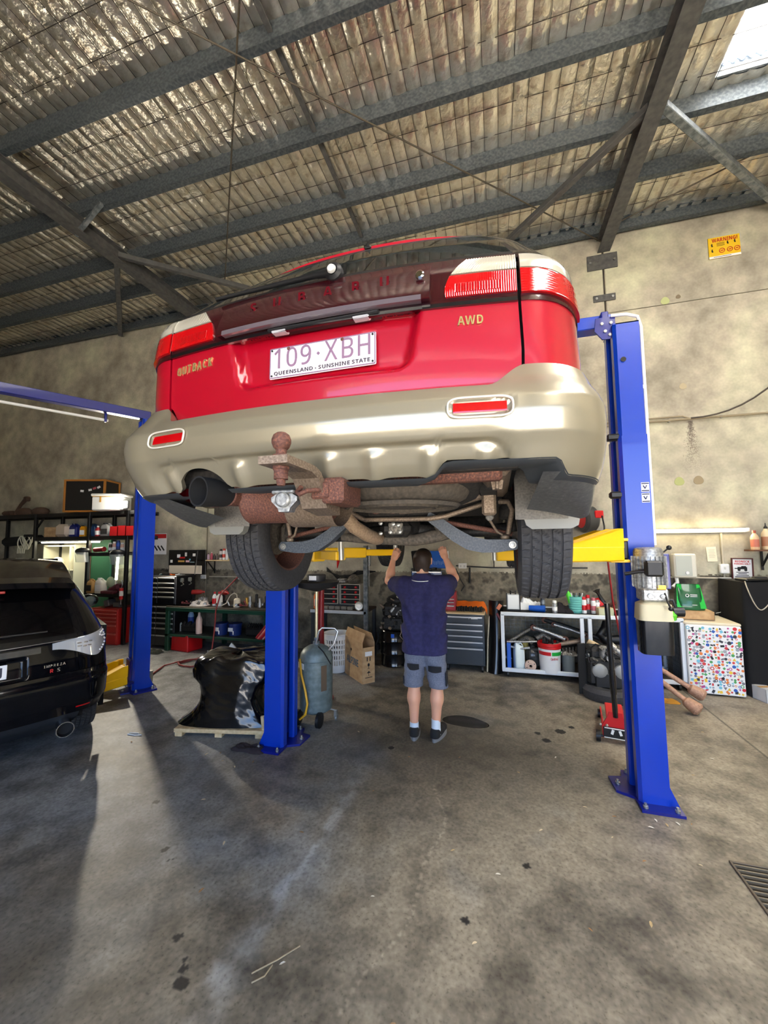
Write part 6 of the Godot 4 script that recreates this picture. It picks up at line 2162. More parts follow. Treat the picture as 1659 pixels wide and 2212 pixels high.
	b = Mb.new(); b.bar(Vector3(-0.05, -0.01, -0.1), Vector3(-0.05, -0.25, -0.1), 0.025, 0.012); b.bar(Vector3(-0.05, -0.02, 0.06), Vector3(-0.05, -0.2, -0.1), 0.02, 0.012); put(b, "bracket", M.black, sh)
	bottle("sauce_bottle", "tan capped bottle on the small brown shelf, nearer the tube light", Vector3(3.08, 1.63, -6.0), 0.24, 0.042, mat(C(206, 176, 140), 0.4), mat(C(150, 70, 50), 0.5), "", mat(C(190, 110, 90), 0.6))
	bottle("sauce_bottle", "cream bottle with tall black spout on the small brown shelf", Vector3(3.2, 1.63, -6.0), 0.30, 0.048, mat(C(216, 196, 160), 0.4), M.black, "", mat(C(172, 120, 90), 0.6), "bottle", true)
	b = Mb.new(); b.box(Vector3(3.36, 1.74, -6.0), Vector3(0.10, 0.22, 0.08), 0.01)
	solo(b, "speaker_box", M.black, "black box at the end of the small brown shelf", "box")
	# warning sign high on the wall
	var ws := thing("warning_sign", "yellow WARNING sign high on the back wall", "sign", Vector3(3.085, 5.728, -6.135))
	ws.rotation.z = 0.0
	b = Mb.new(); b.box(Vector3.ZERO, Vector3(0.36, 0.30, 0.008), 0.002); put(b, "sheet", mat(C(238, 196, 30), 0.5), ws)
	b = Mb.new(); b.box(Vector3(0, -0.135, 0.0045), Vector3(0.36, 0.03, 0.002)); put(b, "white_strip", M.white, ws)
	write("WARNING!", 0.05, M.ink_red, ws, Vector3(0.01, 0.105, 0.005), "lettering", 0.29)
	b = Mb.new()
	for q in [[-0.14, 0.04], [-0.14, -0.04], [0.04, 0.05], [0.12, 0.055]]:
		b.ball(Vector3(q[0], q[1] + 0.016, 0.006), Vector3(0.008, 0.008, 0.002), 8); b.box(Vector3(q[0], q[1] - 0.006, 0.006), Vector3(0.016, 0.03, 0.002), 0.0, Basis(Vector3.BACK, 0.3))
	for k in 3: b.box(Vector3(-0.04, 0.06 - k * 0.018, 0.005), Vector3(0.09, 0.005, 0.002))
	b.box(Vector3(-0.03, -0.134, 0.006), Vector3(0.2, 0.006, 0.002))
	put(b, "figure_print", M.ink, ws)
	for x in [-0.03, 0.06, 0.14]:
		b = Mb.new()
		b.lathe(Vector3(x, -0.05, 0.004), [Vector2(0.026, 0), Vector2(0.026, 0.003), Vector2(0.034, 0.003), Vector2(0.034, 0)], 20, Basis(Vector3.RIGHT, PI / 2))
		b.box(Vector3(x, -0.05, 0.006), Vector3(0.03, 0.012, 0.002))
		put(b, "red_ring", M.ink_red, ws)
	# bar fridge covered in stickers
	var fr := thing("bar_fridge", "small fridge with its white door covered in stickers", "fridge", Vector3(2.345, 0, -5.72), -0.06)
	b = Mb.new(); b.box(Vector3(0, 0.40, 0), Vector3(0.52, 0.77, 0.5), 0.01); put(b, "cabinet", mat(C(120, 126, 130), 0.4), fr)
	b = Mb.new(); b.box(Vector3(0, 0.795, 0.0), Vector3(0.54, 0.03, 0.56), 0.008); put(b, "top", mat(C(218, 206, 178), 0.5), fr)
	b = Mb.new(); b.box(Vector3(0.0, 0.40, 0.275), Vector3(0.52, 0.76, 0.045), 0.008); var door := put(b, "door", M.white, fr)
	var cols := [C(200, 40, 46), C(40, 90, 170), C(30, 30, 34), C(236, 196, 60), C(80, 160, 90), C(230, 130, 60), C(120, 190, 210), C(190, 80, 140), C(120, 120, 126), C(206, 60, 60), C(52, 52, 60), C(160, 164, 170)]
	var shapes := []
	for k in 6:
		b = Mb.new()
		match k:
			0: b.lathe(Vector3.ZERO, [Vector2(1, 0), Vector2(1, 0.05), Vector2(0, 0.05)], 12, Basis(Vector3.RIGHT, PI / 2))
			1: b.box(Vector3.ZERO, Vector3(1.9, 1.2, 0.1))
			2: b.lathe(Vector3.ZERO, [Vector2(0.55, 0.0), Vector2(0.55, 0.05), Vector2(1, 0.05), Vector2(1, 0)], 12, Basis(Vector3.RIGHT, PI / 2))
			3: b.lathe(Vector3.ZERO, [Vector2(1.1, 0), Vector2(1.1, 0.05), Vector2(0, 0.05)], 3, Basis(Vector3.RIGHT, PI / 2))
			4: b.box(Vector3.ZERO, Vector3(1.5, 1.5, 0.1))
			5: b.lathe(Vector3.ZERO, [Vector2(1, 0), Vector2(1, 0.05), Vector2(0, 0.05)], 6, Basis(Vector3.RIGHT, PI / 2))
		shapes.append(b.mesh())
	var placed := 0
	for gy in 20:
		for gx in 15:
			if placed >= 270: break
			if rng.randf() < 0.09: continue
			var o := put_mesh(shapes[rng.randi() % 6], "sticker", mat(cols[rng.randi() % cols.size()], 0.5), door)
			var sc := rng.randf_range(0.010, 0.021)
			o.transform = Transform3D(Basis(Vector3.BACK, rng.randf() * TAU).scaled(Vector3(sc, sc, 0.012)), Vector3(-0.235 + gx * 0.0336 + rng.randf_range(-0.009, 0.009), 0.055 + gy * 0.0365 + rng.randf_range(-0.009, 0.009), 0.2985 + rng.randf() * 0.0012))
			placed += 1
	carton("cardboard_box", "low cardboard box on top of the stickered fridge", Vector3(2.25, 0.815, -5.74), Vector3(0.36, 0.09, 0.32), M.card, -0.1)
	# green shopping bag
	var bag := thing("shopping_bag", "green glossy shopping bag standing on the cardboard box over the fridge", "bag", Vector3(2.23, 0.917, -5.74), -0.08)
	b = Mb.new()
	var rows := []
	for j in 13:
		var v := j / 12.0
		var row := []
		for i in 33:
			var a := TAU * i / 32.0
			var k := 1.0 - 0.2 * v
			row.append(Vector3(signf(cos(a)) * pow(absf(cos(a)), 0.35) * 0.145 * k + 0.006 * nz.get_noise_2d(a * 90, v * 200), v * 0.30, signf(sin(a)) * pow(absf(sin(a)), 0.5) * (0.10 - 0.075 * v * v) + 0.012 * nz.get_noise_2d(a * 70 + 40, v * 160)))
		rows.append(row)
	b.grid(rows)
	put(b, "bag_body", mat(C(10, 92, 46), 0.3, 0.0, 0.5), bag)
	for q in [-1, 1]:
		b = Mb.new()
		b.quad(Vector3(q * 0.085, 0.02, 0.107), Vector3(q * 0.15, 0.02, 0.09), Vector3(q * 0.115, 0.30, 0.02), Vector3(q * 0.075, 0.30, 0.036))
		put(b, "bright_gusset", mat(C(30, 190, 70), 0.35, 0.0, 0.4), bag)
	b = Mb.new()
	b.lathe(Vector3(-0.035, 0.17, 0.088), [Vector2(0.012, 0), Vector2(0.02, 0.004), Vector2(0.02, 0)], 14, Basis(Vector3.RIGHT, PI / 2))
	for k in 3: b.box(Vector3(0.03, 0.182 - 0.012 * k, 0.088), Vector3(0.07, 0.005, 0.003))
	b.box(Vector3(0.03, 0.06, 0.104), Vector3(0.05, 0.006, 0.003))
	put(b, "white_print", M.white, bag)
	# cabinet under a black cloth, lead over it
	var cv := thing("covered_cabinet", "tall black cloth-covered cabinet at the picture's edge", "cabinet", Vector3(3.20, 0, -5.75))
	b = Mb.new()
	rows = []
	for j in 15:
		var v := j / 14.0
		var row := []
		for i in 61:
			var u := i / 60.0
			var p := Vector3.ZERO
			var w := 0.53
			var d := 0.26
			var per := u * (4 * w + 4 * d)
			if per < 2 * d: p = Vector3(-w, 0, -d + per)
			elif per < 2 * d + 2 * w: p = Vector3(-w + per - 2 * d, 0, d)
			elif per < 4 * d + 2 * w: p = Vector3(w, 0, d - (per - 2 * d - 2 * w))
			else: p = Vector3(w - (per - 4 * d - 2 * w), 0, -d)
			var fl := 0.035 * (1.0 - v) * sin(u * 60.0 + 1.5 * sin(u * 17.0))
			row.append(Vector3(p.x * (1.0 + fl + 0.04 * (1.0 - v)), 0.01 + v * 1.26, p.z * (1.0 + fl * 1.6 + 0.06 * (1.0 - v))))
		rows.append(row)
	b.grid(rows)
	b.fan(rows[14])
	put(b, "black_cloth", mat(C(13, 13, 15), 0.92), cv)
	b = Mb.new(); b.box(Vector3(0, 0.62, 0), Vector3(1.0, 1.22, 0.48)); put(b, "cabinet_body", M.black, cv)
	b = Mb.new()
	var pts := []
	for i in 25:
		var u := i / 24.0
		pts.append(Vector3(2.68 + 0.34 * u, 1.285 - 0.30 * pow(sin(PI * u), 0.8) - 0.05 * sin(u * TAU), -5.465 + 0.01 * sin(u * 9.0)))
	b.tube(pts, 0.006, 6)
	solo(b, "white_lead", mat(C(200, 190, 166), 0.5), "pale lead looping down over the black cloth", "cable")
	b = Mb.new()
	b.tube([Vector3(2.83, 1.22, -6.06), Vector3(2.80, 1.1, -6.0), Vector3(2.70, 0.98, -5.97), Vector3(2.69, 0.86, -5.98), Vector3(2.60, 0.84, -5.96)], 0.006, 6)
	solo(b, "fridge_lead", mat(C(190, 186, 176), 0.5), "pale power lead from the double outlet down behind the fridge", "cable")
	b = Mb.new()
	b.box(Vector3(2.83, 1.295, -5.6), Vector3(0.30, 0.03, 0.16), 0.008, Basis(Vector3.UP, 0.3)); b.box(Vector3(2.9, 1.31, -5.62), Vector3(0.12, 0.03, 0.08), 0.006)
	solo(b, "tool_tray", M.black, "flat black tool tray on the black-covered cabinet", "tray")
	jug("paint_tin_jug", "small white capped jar on the black-covered cabinet", Vector3(3.1, 1.275, -5.6), Vector3(0.08, 0.19, 0.08), M.white, mat(C(190, 130, 60), 0.5))
	b = Mb.new(); b.box(Vector3(3.1, 1.36, -5.48), Vector3(0.12, 0.16, 0.06), 0.01)
	solo(b, "radio_box", M.black_gloss, "black radio on the black-covered cabinet", "radio")
	carton("small_carton", "small white and black carton on the floor beside the fridge", Vector3(2.76, 0, -5.42), Vector3(0.13, 0.14, 0.16), mat(C(206, 206, 206), 0.7), 0.3)
	b = Mb.new(); b.box(Vector3(2.93, 0.08, -5.36), Vector3(0.10, 0.05, 0.12), 0.02)
	solo(b, "tan_block", mat(C(196, 160, 136), 0.7), "tan rubber block beside the small carton", "block")
	# wheeled steel bench
	var wb := thing("wheeled_bench", "white steel wheeled bench loaded with used parts", "bench", Vector3(1.04, 0, -5.78))
	b = Mb.new(); b.box(Vector3(0, 0.815, 0), Vector3(2.0, 0.02, 0.56)); put(b, "top_sheet", M.black_matte, wb)
	for z in [-0.28, 0.28]:
		b = Mb.new(); b.box(Vector3(0, 0.815, z), Vector3(2.06, 0.045, 0.04), 0.004); put(b, "rail", mat(C(222, 228, 232), 0.45), wb)
		b = Mb.new(); b.box(Vector3(0, 0.10, z), Vector3(2.06, 0.045, 0.04), 0.004); put(b, "lower_rail", mat(C(222, 228, 232), 0.45), wb)
		for x in [-1.01, -0.06, 0.03, 1.01]:
			if z < 0 and x > -0.1 and x < 0.1: continue
			b = Mb.new(); b.box(Vector3(x, 0.45, z), Vector3(0.045, 0.72, 0.04), 0.004); put(b, "leg", mat(C(222, 228, 232), 0.45), wb)
	b = Mb.new(); b.box(Vector3(0, 0.085, 0), Vector3(2.0, 0.015, 0.54)); put(b, "bottom_sheet", mat(C(66, 56, 46), 0.8), wb)
	b = Mb.new()
	for k in 40: b.box(Vector3(-1.0 + k * 0.0513, 0.46, -0.27), Vector3(0.003, 0.70, 0.003))
	for k in 14: b.box(Vector3(0, 0.12 + k * 0.052, -0.27), Vector3(2.0, 0.003, 0.003))
	put(b, "mesh_back", M.galv, wb).set_meta("kind", "stuff")
	b = Mb.new()
	for k in 12: b.box(Vector3(1.02, 0.46, -0.26 + k * 0.047), Vector3(0.003, 0.70, 0.003))
	for k in 14: b.box(Vector3(1.02, 0.12 + k * 0.052, 0), Vector3(0.003, 0.003, 0.54))
	put(b, "mesh_side", M.galv, wb).set_meta("kind", "stuff")
	casters(wb, 0.96, 0.24, 0.04)
	# on the bench top (y 0.825)
	var Y := 0.827
	var pc := thing("parts_case", "clear plastic parts case with black handle on the bench end", "case", Vector3(0.18, Y, -5.72))
	b = Mb.new(); b.box(Vector3(0, 0.11, 0), Vector3(0.16, 0.22, 0.14), 0.01); put(b, "case_body", mat(C(206, 210, 206), 0.25, 0.1, 0.6), pc)
	b = Mb.new(); b.box(Vector3(0, 0.012, 0), Vector3(0.18, 0.024, 0.16), 0.005); b.box(Vector3(-0.085, 0.12, 0.05), Vector3(0.012, 0.24, 0.04), 0.003); b.box(Vector3(0.085, 0.12, 0.05), Vector3(0.012, 0.24, 0.04), 0.003); put(b, "case_frame", M.black, pc)
	b = Mb.new(); b.tube([Vector3(-0.03, 0.20, 0.05), Vector3(-0.035, 0.27, 0.05), Vector3(0.0, 0.24, 0.05), Vector3(0.035, 0.27, 0.05), Vector3(0.03, 0.20, 0.05)], 0.010, 8); put(b, "handle", M.black, pc)
	b = Mb.new()
	b.lathe(Vector3(0.38, Y + 0.04, -5.70), [Vector2(0, 0), Vector2(0.035, 0), Vector2(0.04, 0.05), Vector2(0.045, 0.2), Vector2(0.0, 0.21)], 14, Basis(Vector3.BACK, -PI / 2) * Basis(Vector3.RIGHT, 0.2))
	solo(b, "blue_air_gun", M.blue_plain, "blue cylindrical air tool lying on the wheeled bench", "tool")
	b = Mb.new(); rag(b, Vector3(0.40, Y, -5.86), 0.2, 0.1, 0.16, 3.0)
	solo(b, "white_plastic_bag", mat(C(226, 228, 226), 0.4), "crumpled white plastic bag on the wheeled bench", "bag")
	b = Mb.new(); rag(b, Vector3(0.80, Y, -5.72), 0.12, 0.1, 0.13, 8.0)
	solo(b, "dark_rag", mat(C(34, 28, 30), 0.9), "dark rag heaped on the wheeled bench beneath the tyre", "rag")
	spray_can("spray_can", "plain silver spray can standing beneath the raised wheel", Vector3(0.69, Y, -5.62), 0.16, 0.032, M.alu, M.white)
	spray_can("spray_can", "grey spray can beside the blue air tool", Vector3(0.56, Y, -5.75), 0.18, 0.032, M.galv, M.dark_grey)
	var tub := thing("teal_tub", "teal ribbed plastic tub full of brushes on the bench", "tub", Vector3(0.955, Y, -5.72))
	b = Mb.new()
	var prof := [Vector2(0, 0), Vector2(0.075, 0)]
	for k in 6: prof.append_array([Vector2(0.078 + k * 0.002, 0.02 + k * 0.03), Vector2(0.083 + k * 0.002, 0.028 + k * 0.03), Vector2(0.079 + k * 0.002, 0.04 + k * 0.03)])
	prof.append_array([Vector2(0.094, 0.21), Vector2(0.086, 0.21), Vector2(0.07, 0.02)])
	b.lathe(Vector3.ZERO, prof, 24)
	put(b, "tub_body", mat(C(106, 190, 178), 0.5), tub)
	bottle("green_bottle", "bright green bottle leaning out of the teal tub", Vector3(0.90, Y + 0.12, -5.70), 0.2, 0.03, mat(C(90, 220, 60), 0.4), mat(C(70, 190, 50), 0.4)).rotation.z = 0.25
	for k in 5:
		b = Mb.new(); b.cyl(Vector3(0.93 + 0.02 * k, Y + 0.1, -5.72), Vector3(0.93 + 0.035 * k - 0.02, Y + 0.25, -5.74), 0.008, 8)
		solo(b, "brush_handle", [M.white, M.black, M.alu, M.black, M.white][k], ["white brush handle in the teal tub beside the green bottle", "black brush handle in the teal tub, second along", "metal brush handle in the middle of the teal tub", "black brush handle in the teal tub, fourth along", "white brush handle in the teal tub nearest the spray cans"][k], "brush", "brushes in the teal tub")
	for k in 4: spray_can("spray_can", ["white spray can with red cap beside the teal tub", "silver spray can behind the red capped ones", "white spray can with pink print, third from the teal tub", "short white spray can last in the bench row"][k], Vector3(1.05 + 0.055 * k, Y, -5.68 - 0.04 * (k % 2)), [0.21, 0.23, 0.2, 0.17][k], 0.03, [M.white, M.alu, M.white, M.white][k], [M.red_plain, M.red_plain, mat(C(200, 110, 120), 0.5), M.alu][k])
	b = Mb.new(); b.lathe(Vector3(1.24, Y + 0.11, -5.78), [Vector2(0, 0), Vector2(0.05, 0.01), Vector2(0.06, 0.06), Vector2(0.045, 0.07), Vector2(0, 0.072)], 16, Basis(Vector3.RIGHT, 1.0))
	solo(b, "red_funnel", M.red_plain, "small red plastic funnel among the used parts", "funnel")
	b = Mb.new()
	b.lathe(Vector3(1.30, Y + 0.12, -5.74), [Vector2(0, 0), Vector2(0.035, 0.0), Vector2(0.025, 0.06), Vector2(0.018, 0.14), Vector2(0.03, 0.17), Vector2(0.045, 0.19), Vector2(0.02, 0.195)], 16, Basis(Vector3.BACK, 0.45))
	solo(b, "black_horn", M.black, "black trumpet-shaped horn sticking up from the bench", "horn")
	b = Mb.new(); b.box(Vector3(1.32, Y + 0.06, -5.80), Vector3(0.16, 0.12, 0.14), 0.02)
	b.cyl(Vector3(1.26, Y + 0.12, -5.8), Vector3(1.26, Y + 0.16, -5.74), 0.03, 12); b.cyl(Vector3(1.36, Y + 0.1, -5.75), Vector3(1.42, Y + 0.14, -5.7), 0.022, 10)
	solo(b, "carburettor", M.rust, "brown rusty carburettor under the black horn", "engine part")
	carton("printed_box", "flat printed parts box at the front of the bench", Vector3(1.27, Y, -5.60), Vector3(0.17, 0.085, 0.12), mat(C(200, 200, 160), 0.7), 0.05)
	b = Mb.new(); b.box(Vector3(1.62, Y + 0.1, -5.75), Vector3(0.24, 0.2, 0.24), 0.03)
	for k in 7: b.cyl(Vector3(1.52 + k * 0.035, Y + 0.18, -5.75 + 0.05 * sin(k * 2.0)), Vector3(1.5 + k * 0.04, Y + 0.27, -5.72 + 0.06 * cos(k * 3.0)), 0.014, 8)
	solo(b, "gearbox_part", M.engine_black, "black oily gearbox on the bench behind the lift post", "engine part")
	bottle("green_valve_bottle", "green capped bottle at the far end of the bench", Vector3(1.9, Y, -5.62), 0.14, 0.04, mat(C(70, 170, 60), 0.4), M.white)
	# lower shelf of the bench
	Y = 0.094
	b = Mb.new(); b.box(Vector3(0.10, Y + 0.17, -5.62), Vector3(0.05, 0.34, 0.2), 0.004)
	solo(b, "blue_folder", M.blue_plain, "blue upright panel at the end of the bench's bottom shelf", "folder")
	jug("milk_jug", "translucent white jug on the bench's bottom shelf", Vector3(0.225, Y, -5.60), Vector3(0.13, 0.36, 0.12), mat(C(220, 232, 230), 0.4), M.white, 0.3)
	jug("olive_jug", "olive green jug behind the white one", Vector3(0.30, Y, -5.74), Vector3(0.13, 0.38, 0.12), mat(C(140, 128, 62), 0.45), mat(C(120, 108, 50), 0.5), -0.4)
	b = Mb.new()
	var sphere := []
	for j in 13:
		var row := []
		for i in 25:
			var a := TAU * i / 24.0
			var f := PI * j / 12.0
			var q := 1.0 + 0.35 * nz.get_noise_3d(cos(a) * sin(f) * 90.0, cos(f) * 90.0, sin(a) * sin(f) * 90.0)
			row.append(Vector3(0.40, Y + 0.14, -5.66) + Vector3(cos(a) * sin(f) * 0.10, cos(f) * 0.15, sin(a) * sin(f) * 0.09) * q)
		sphere.append(row)
	b.grid(sphere)
	solo(b, "dark_plastic_bag", pane(C(60, 62, 62), 0.85, 0.15), "grey see-through plastic bag tied full on the bottom shelf", "bag")
	var rt := thing("brake_rotor", "pale worn hub disc standing on edge on the bottom shelf", "disc", Vector3(0.36, Y + 0.07, -5.54))
	b = Mb.new(); b.lathe(Vector3.ZERO, [Vector2(0.018, 0), Vector2(0.018, 0.05), Vector2(0.03, 0.05), Vector2(0.032, 0.03), Vector2(0.068, 0.028), Vector2(0.07, 0.02), Vector2(0.07, 0.0), Vector2(0.018, 0)], 28, Basis(Vector3.RIGHT, PI / 2)); put(b, "disc_body", mat(C(206, 178, 158), 0.6, 0.2), rt)
	for k in 4:
		var a := k * PI / 2 + 0.5
		b = Mb.new(); b.lathe(Vector3(cos(a) * 0.052, sin(a) * 0.052, 0.027), [Vector2(0.007, 0), Vector2(0.007, 0.003), Vector2(0, 0.003)], 8, Basis(Vector3.RIGHT, PI / 2)); put(b, "stud_hole", M.ink, rt)
	var bk := thing("oil_bucket", "white oil bucket with red rim and green stripe", "bucket", Vector3(0.60, Y, -5.58))
	b = Mb.new(); b.lathe(Vector3.ZERO, [Vector2(0, 0.004), Vector2(0.118, 0), Vector2(0.122, 0.01), Vector2(0.136, 0.33)], 32); put(b, "bucket_wall", M.white, bk)
	b = Mb.new(); b.lathe(Vector3.ZERO, [Vector2(0.137, 0.30), Vector2(0.142, 0.305), Vector2(0.142, 0.325), Vector2(0.138, 0.33), Vector2(0.144, 0.335), Vector2(0.144, 0.365), Vector2(0.13, 0.37), Vector2(0.125, 0.30)], 32); put(b, "rim", M.red_plain, bk)
	for q in [[-1.28, 0.02, M.red_plain, "red_stripe"], [0.10, 1.35, M.green, "green_stripe"]]:
		b = Mb.new()
		var s1 := []; var s2 := []
		for i in 13:
			var a: float = lerpf(q[0], q[1], i / 12.0) + PI / 2 - 0.0
			s1.append(Vector3(-cos(a) * 0.134, 0.225, sin(a) * 0.134)); s2.append(Vector3(-cos(a) * 0.1365, 0.27, sin(a) * 0.1365))
		b.grid([s1, s2]); put(b, q[3], q[2], bk)
	write("Castrol", 0.03, mat(C(190, 60, 70), 0.5), bk, Vector3(0.04, 0.19, 0.133), "lettering", 0.09, Basis(Vector3.UP, 0.3))
	b = Mb.new(); for k in 8: b.cyl(Vector3(-0.08 + k * 0.022, 0.2, 0.02 * sin(k)), Vector3(-0.07 + k * 0.02 + 0.03 * sin(k * 2.0), 0.40 + 0.02 * cos(k * 3.0), 0.03 * cos(k)), 0.015, 8)
	put(b, "oily_contents", M.engine_black, bk)
	b = Mb.new(); b.lathe(Vector3(0.82, Y, -5.60), [Vector2(0, 0), Vector2(0.072, 0), Vector2(0.075, 0.01), Vector2(0.075, 0.22), Vector2(0.068, 0.225), Vector2(0.066, 0.1), Vector2(0, 0.1)], 26)
	solo(b, "grey_canister", mat(C(116, 124, 126), 0.4, 0.3), "grey metal canister beside the oil bucket", "canister")
	b = Mb.new(); rag(b, Vector3(0.83, Y + 0.215, -5.62), 0.10, 0.08, 0.08, 15.0); for k in 5: b.cyl(Vector3(0.78 + k * 0.03, Y + 0.2, -5.6), Vector3(0.76 + k * 0.045, Y + 0.3, -5.58 - 0.03 * k), 0.012, 8)
	solo(b, "metal_offcuts", M.grimy_alu, "small metal offcuts heaped in the grey canister", "scrap metal")
	# scrap suspension arms and shafts across the shelf
	var sp := [[Vector3(0.10, 0.42, -5.62), Vector3(0.30, 0.55, -5.66), Vector3(0.42, 0.62, -5.7), 0.02, "cast arm sloping up to the pile's peak"], [Vector3(0.42, 0.62, -5.66), Vector3(0.62, 0.56, -5.66), Vector3(0.80, 0.50, -5.62), 0.022, "cast arm sloping down from the pile's peak"], [Vector3(0.58, 0.70, -5.8), Vector3(0.95, 0.60, -5.76), Vector3(1.25, 0.50, -5.7), 0.024, "long dark shaft lying at the back of the pile"], [Vector3(0.68, 0.66, -5.72), Vector3(0.90, 0.60, -5.7), Vector3(1.05, 0.55, -5.68), 0.018, "bright machined rod near the middle leg"], [Vector3(0.52, 0.40, -5.58), Vector3(0.70, 0.44, -5.56), Vector3(0.98, 0.50, -5.58), 0.024, "forked steel arm resting over the bucket"], [Vector3(0.08, 0.44, -5.56), Vector3(0.30, 0.45, -5.56), Vector3(0.45, 0.46, -5.58), 0.010, "thin straight rod at the pile's end"], [Vector3(0.08, 0.38, -5.60), Vector3(0.24, 0.36, -5.56), Vector3(0.36, 0.38, -5.56), 0.013, "bowed bright strip above the white jug"], [Vector3(0.70, 0.34, -5.60), Vector3(0.9, 0.32, -5.58), Vector3(1.05, 0.30, -5.58), 0.012, "bright rod behind the grey canister"], [Vector3(0.46, 0.46, -5.72), Vector3(0.55, 0.52, -5.74), Vector3(0.66, 0.46, -5.7), 0.04, "stubby knuckle casting in the middle"], [Vector3(0.78, 0.44, -5.74), Vector3(0.9, 0.48, -5.72), Vector3(1.0, 0.46, -5.7), 0.035, "thick casting under the long shaft"], [Vector3(0.25, 0.40, -5.74), Vector3(0.34, 0.47, -5.72), Vector3(0.42, 0.42, -5.7), 0.04, "rounded casting behind the thin rod"], [Vector3(0.40, 0.34, -5.62), Vector3(0.5, 0.36, -5.60), Vector3(0.56, 0.34, -5.6), 0.025, "small bracket over the plastic bag"]]
	for k in sp.size():
		scrap("scrap_arm", sp[k][4] + " of used parts on the bench", "car part", [sp[k][0], sp[k][1], sp[k][2]], [sp[k][3] * 1.3, sp[k][3], sp[k][3] * 1.25], [M.grimy_alu, M.alu, M.engine_black, M.alu, M.old_steel, M.alu, M.alu, M.alu, M.grimy_alu, M.engine_black, M.grimy_alu, M.engine_black][k], "used parts heaped on the wheeled bench", sp[k][3] * 1.7 if k < 5 else 0.0)
	b = Mb.new(); b.box(Vector3(0.6, 0.27, -5.86), Vector3(0.95, 0.22, 0.25), 0.03); for k in 14: b.box(Vector3(0.2 + k * 0.06, 0.40 + 0.03 * sin(k * 2.3), -5.82), Vector3(0.07, 0.06, 0.1), 0.01, Basis(Vector3.UP, k * 0.7))
	solo(b, "oily_crate", M.engine_black, "dark oily crate under the used parts at the back of the shelf", "crate")
	scrap("tan_tube", "pale cardboard tube poking out beside the middle legs", "tube", [Vector3(1.04, 0.52, -5.50), Vector3(1.26, 0.40, -5.46)], 0.035, M.wood)
	b = Mb.new(); b.tube([Vector3(1.3, 0.72, -5.76), Vector3(1.28, 0.64, -5.72), Vector3(1.22, 0.56, -5.68), Vector3(1.26, 0.5, -5.66), Vector3(1.5, 0.52, -5.68), Vector3(1.7, 0.6, -5.7)], [0.03, 0.045, 0.05, 0.06, 0.06, 0.05], 10)
	solo(b, "black_boot_hose", M.black, "black bent rubber hose on the bench behind the post", "hose")
	# engine sitting on the floor
	var en := thing("engine_block", "dirty engine block with two grey pulley covers on the floor", "engine", Vector3(1.16, 0, -5.15))
	b = Mb.new()
	b.box(Vector3(0, 0.28, -0.04), Vector3(0.44, 0.30, 0.3), 0.03); b.box(Vector3(0, 0.47, -0.06), Vector3(0.38, 0.12, 0.26), 0.03)
	put(b, "crankcase", M.engine_black, en)
	for x in [-0.10, 0.12]:
		b = Mb.new(); b.lathe(Vector3(x, 0.30, 0.11), [Vector2(0, 0.034), Vector2(0.03, 0.035), Vector2(0.06, 0.03), Vector2(0.078, 0.02), Vector2(0.082, 0.0)], 26, Basis(Vector3.RIGHT, PI / 2)); put(b, "pulley_cover", mat(C(148, 148, 144), 0.5, 0.3), en)
	b = Mb.new()
	b.cyl(Vector3(-0.05, 0.42, 0.06), Vector3(-0.05, 0.56, 0.08), 0.04, 14); b.cyl(Vector3(0.04, 0.58, 0.0), Vector3(0.16, 0.46, 0.08), 0.035, 14); b.cyl(Vector3(0.0, 0.45, 0.12), Vector3(0.0, 0.45, 0.16), 0.035, 14)
	b.lathe(Vector3(0.02, 0.44, 0.1), [Vector2(0.02, 0), Vector2(0.035, 0.01), Vector2(0.02, 0.05)], 12, Basis(Vector3.RIGHT, PI / 2))
	put(b, "water_pipe", M.alu, en)
	rng.seed = 77
	for k in 26:
		b = Mb.new()
		var p := Vector3(rng.randf_range(-0.22, 0.22), rng.randf_range(0.36, 0.55), rng.randf_range(0.0, 0.12))
		if k % 3 == 0: b.cyl(p, p + Vector3(rng.randf_range(-0.07, 0.07), rng.randf_range(-0.02, 0.08), rng.randf_range(-0.02, 0.05)), rng.randf_range(0.008, 0.02), 8)
		else: b.box(p, Vector3(rng.randf_range(0.02, 0.06), rng.randf_range(0.02, 0.05), rng.randf_range(0.02, 0.05)), 0.005, Basis(Vector3(0.3, 0.8, 0.5).normalized(), rng.randf() * 3.0))
		put(b, "fitting", [M.grimy_alu, M.engine_black, M.alu, M.old_steel][k % 4], en)
	b = Mb.new(); b.tube([Vector3(-0.20, 0.38, 0.1), Vector3(-0.22, 0.5, 0.08), Vector3(-0.12, 0.58, 0.06), Vector3(0.06, 0.50, 0.14), Vector3(0.2, 0.40, 0.12)], 0.008, 6); put(b, "wiring_loom", M.black, en)
	b = Mb.new(); b.box(Vector3(0.0, 0.20, 0.12), Vector3(0.30, 0.16, 0.03), 0.01); put(b, "timing_cover", M.black, en)
	b = Mb.new(); b.box(Vector3(-0.27, 0.30, 0.06), Vector3(0.10, 0.56, 0.02), 0.006, Basis(Vector3.UP, 0.5))
	put(b, "belt_guard", M.black_matte, en)
	b = Mb.new(); b.lathe(Vector3(0.0, 0.0, 0.02), [Vector2(0.12, 0), Vector2(0.27, 0.0), Vector2(0.29, 0.04), Vector2(0.29, 0.09), Vector2(0.25, 0.13), Vector2(0.16, 0.13), Vector2(0.14, 0.05), Vector2(0.12, 0)], 36)
	var tyre_under := solo(b, "old_tyre", M.rubber, "black tyre lying flat under the engine block", "tyre")
	tyre_under.position = Vector3(1.16, 0, -5.15)
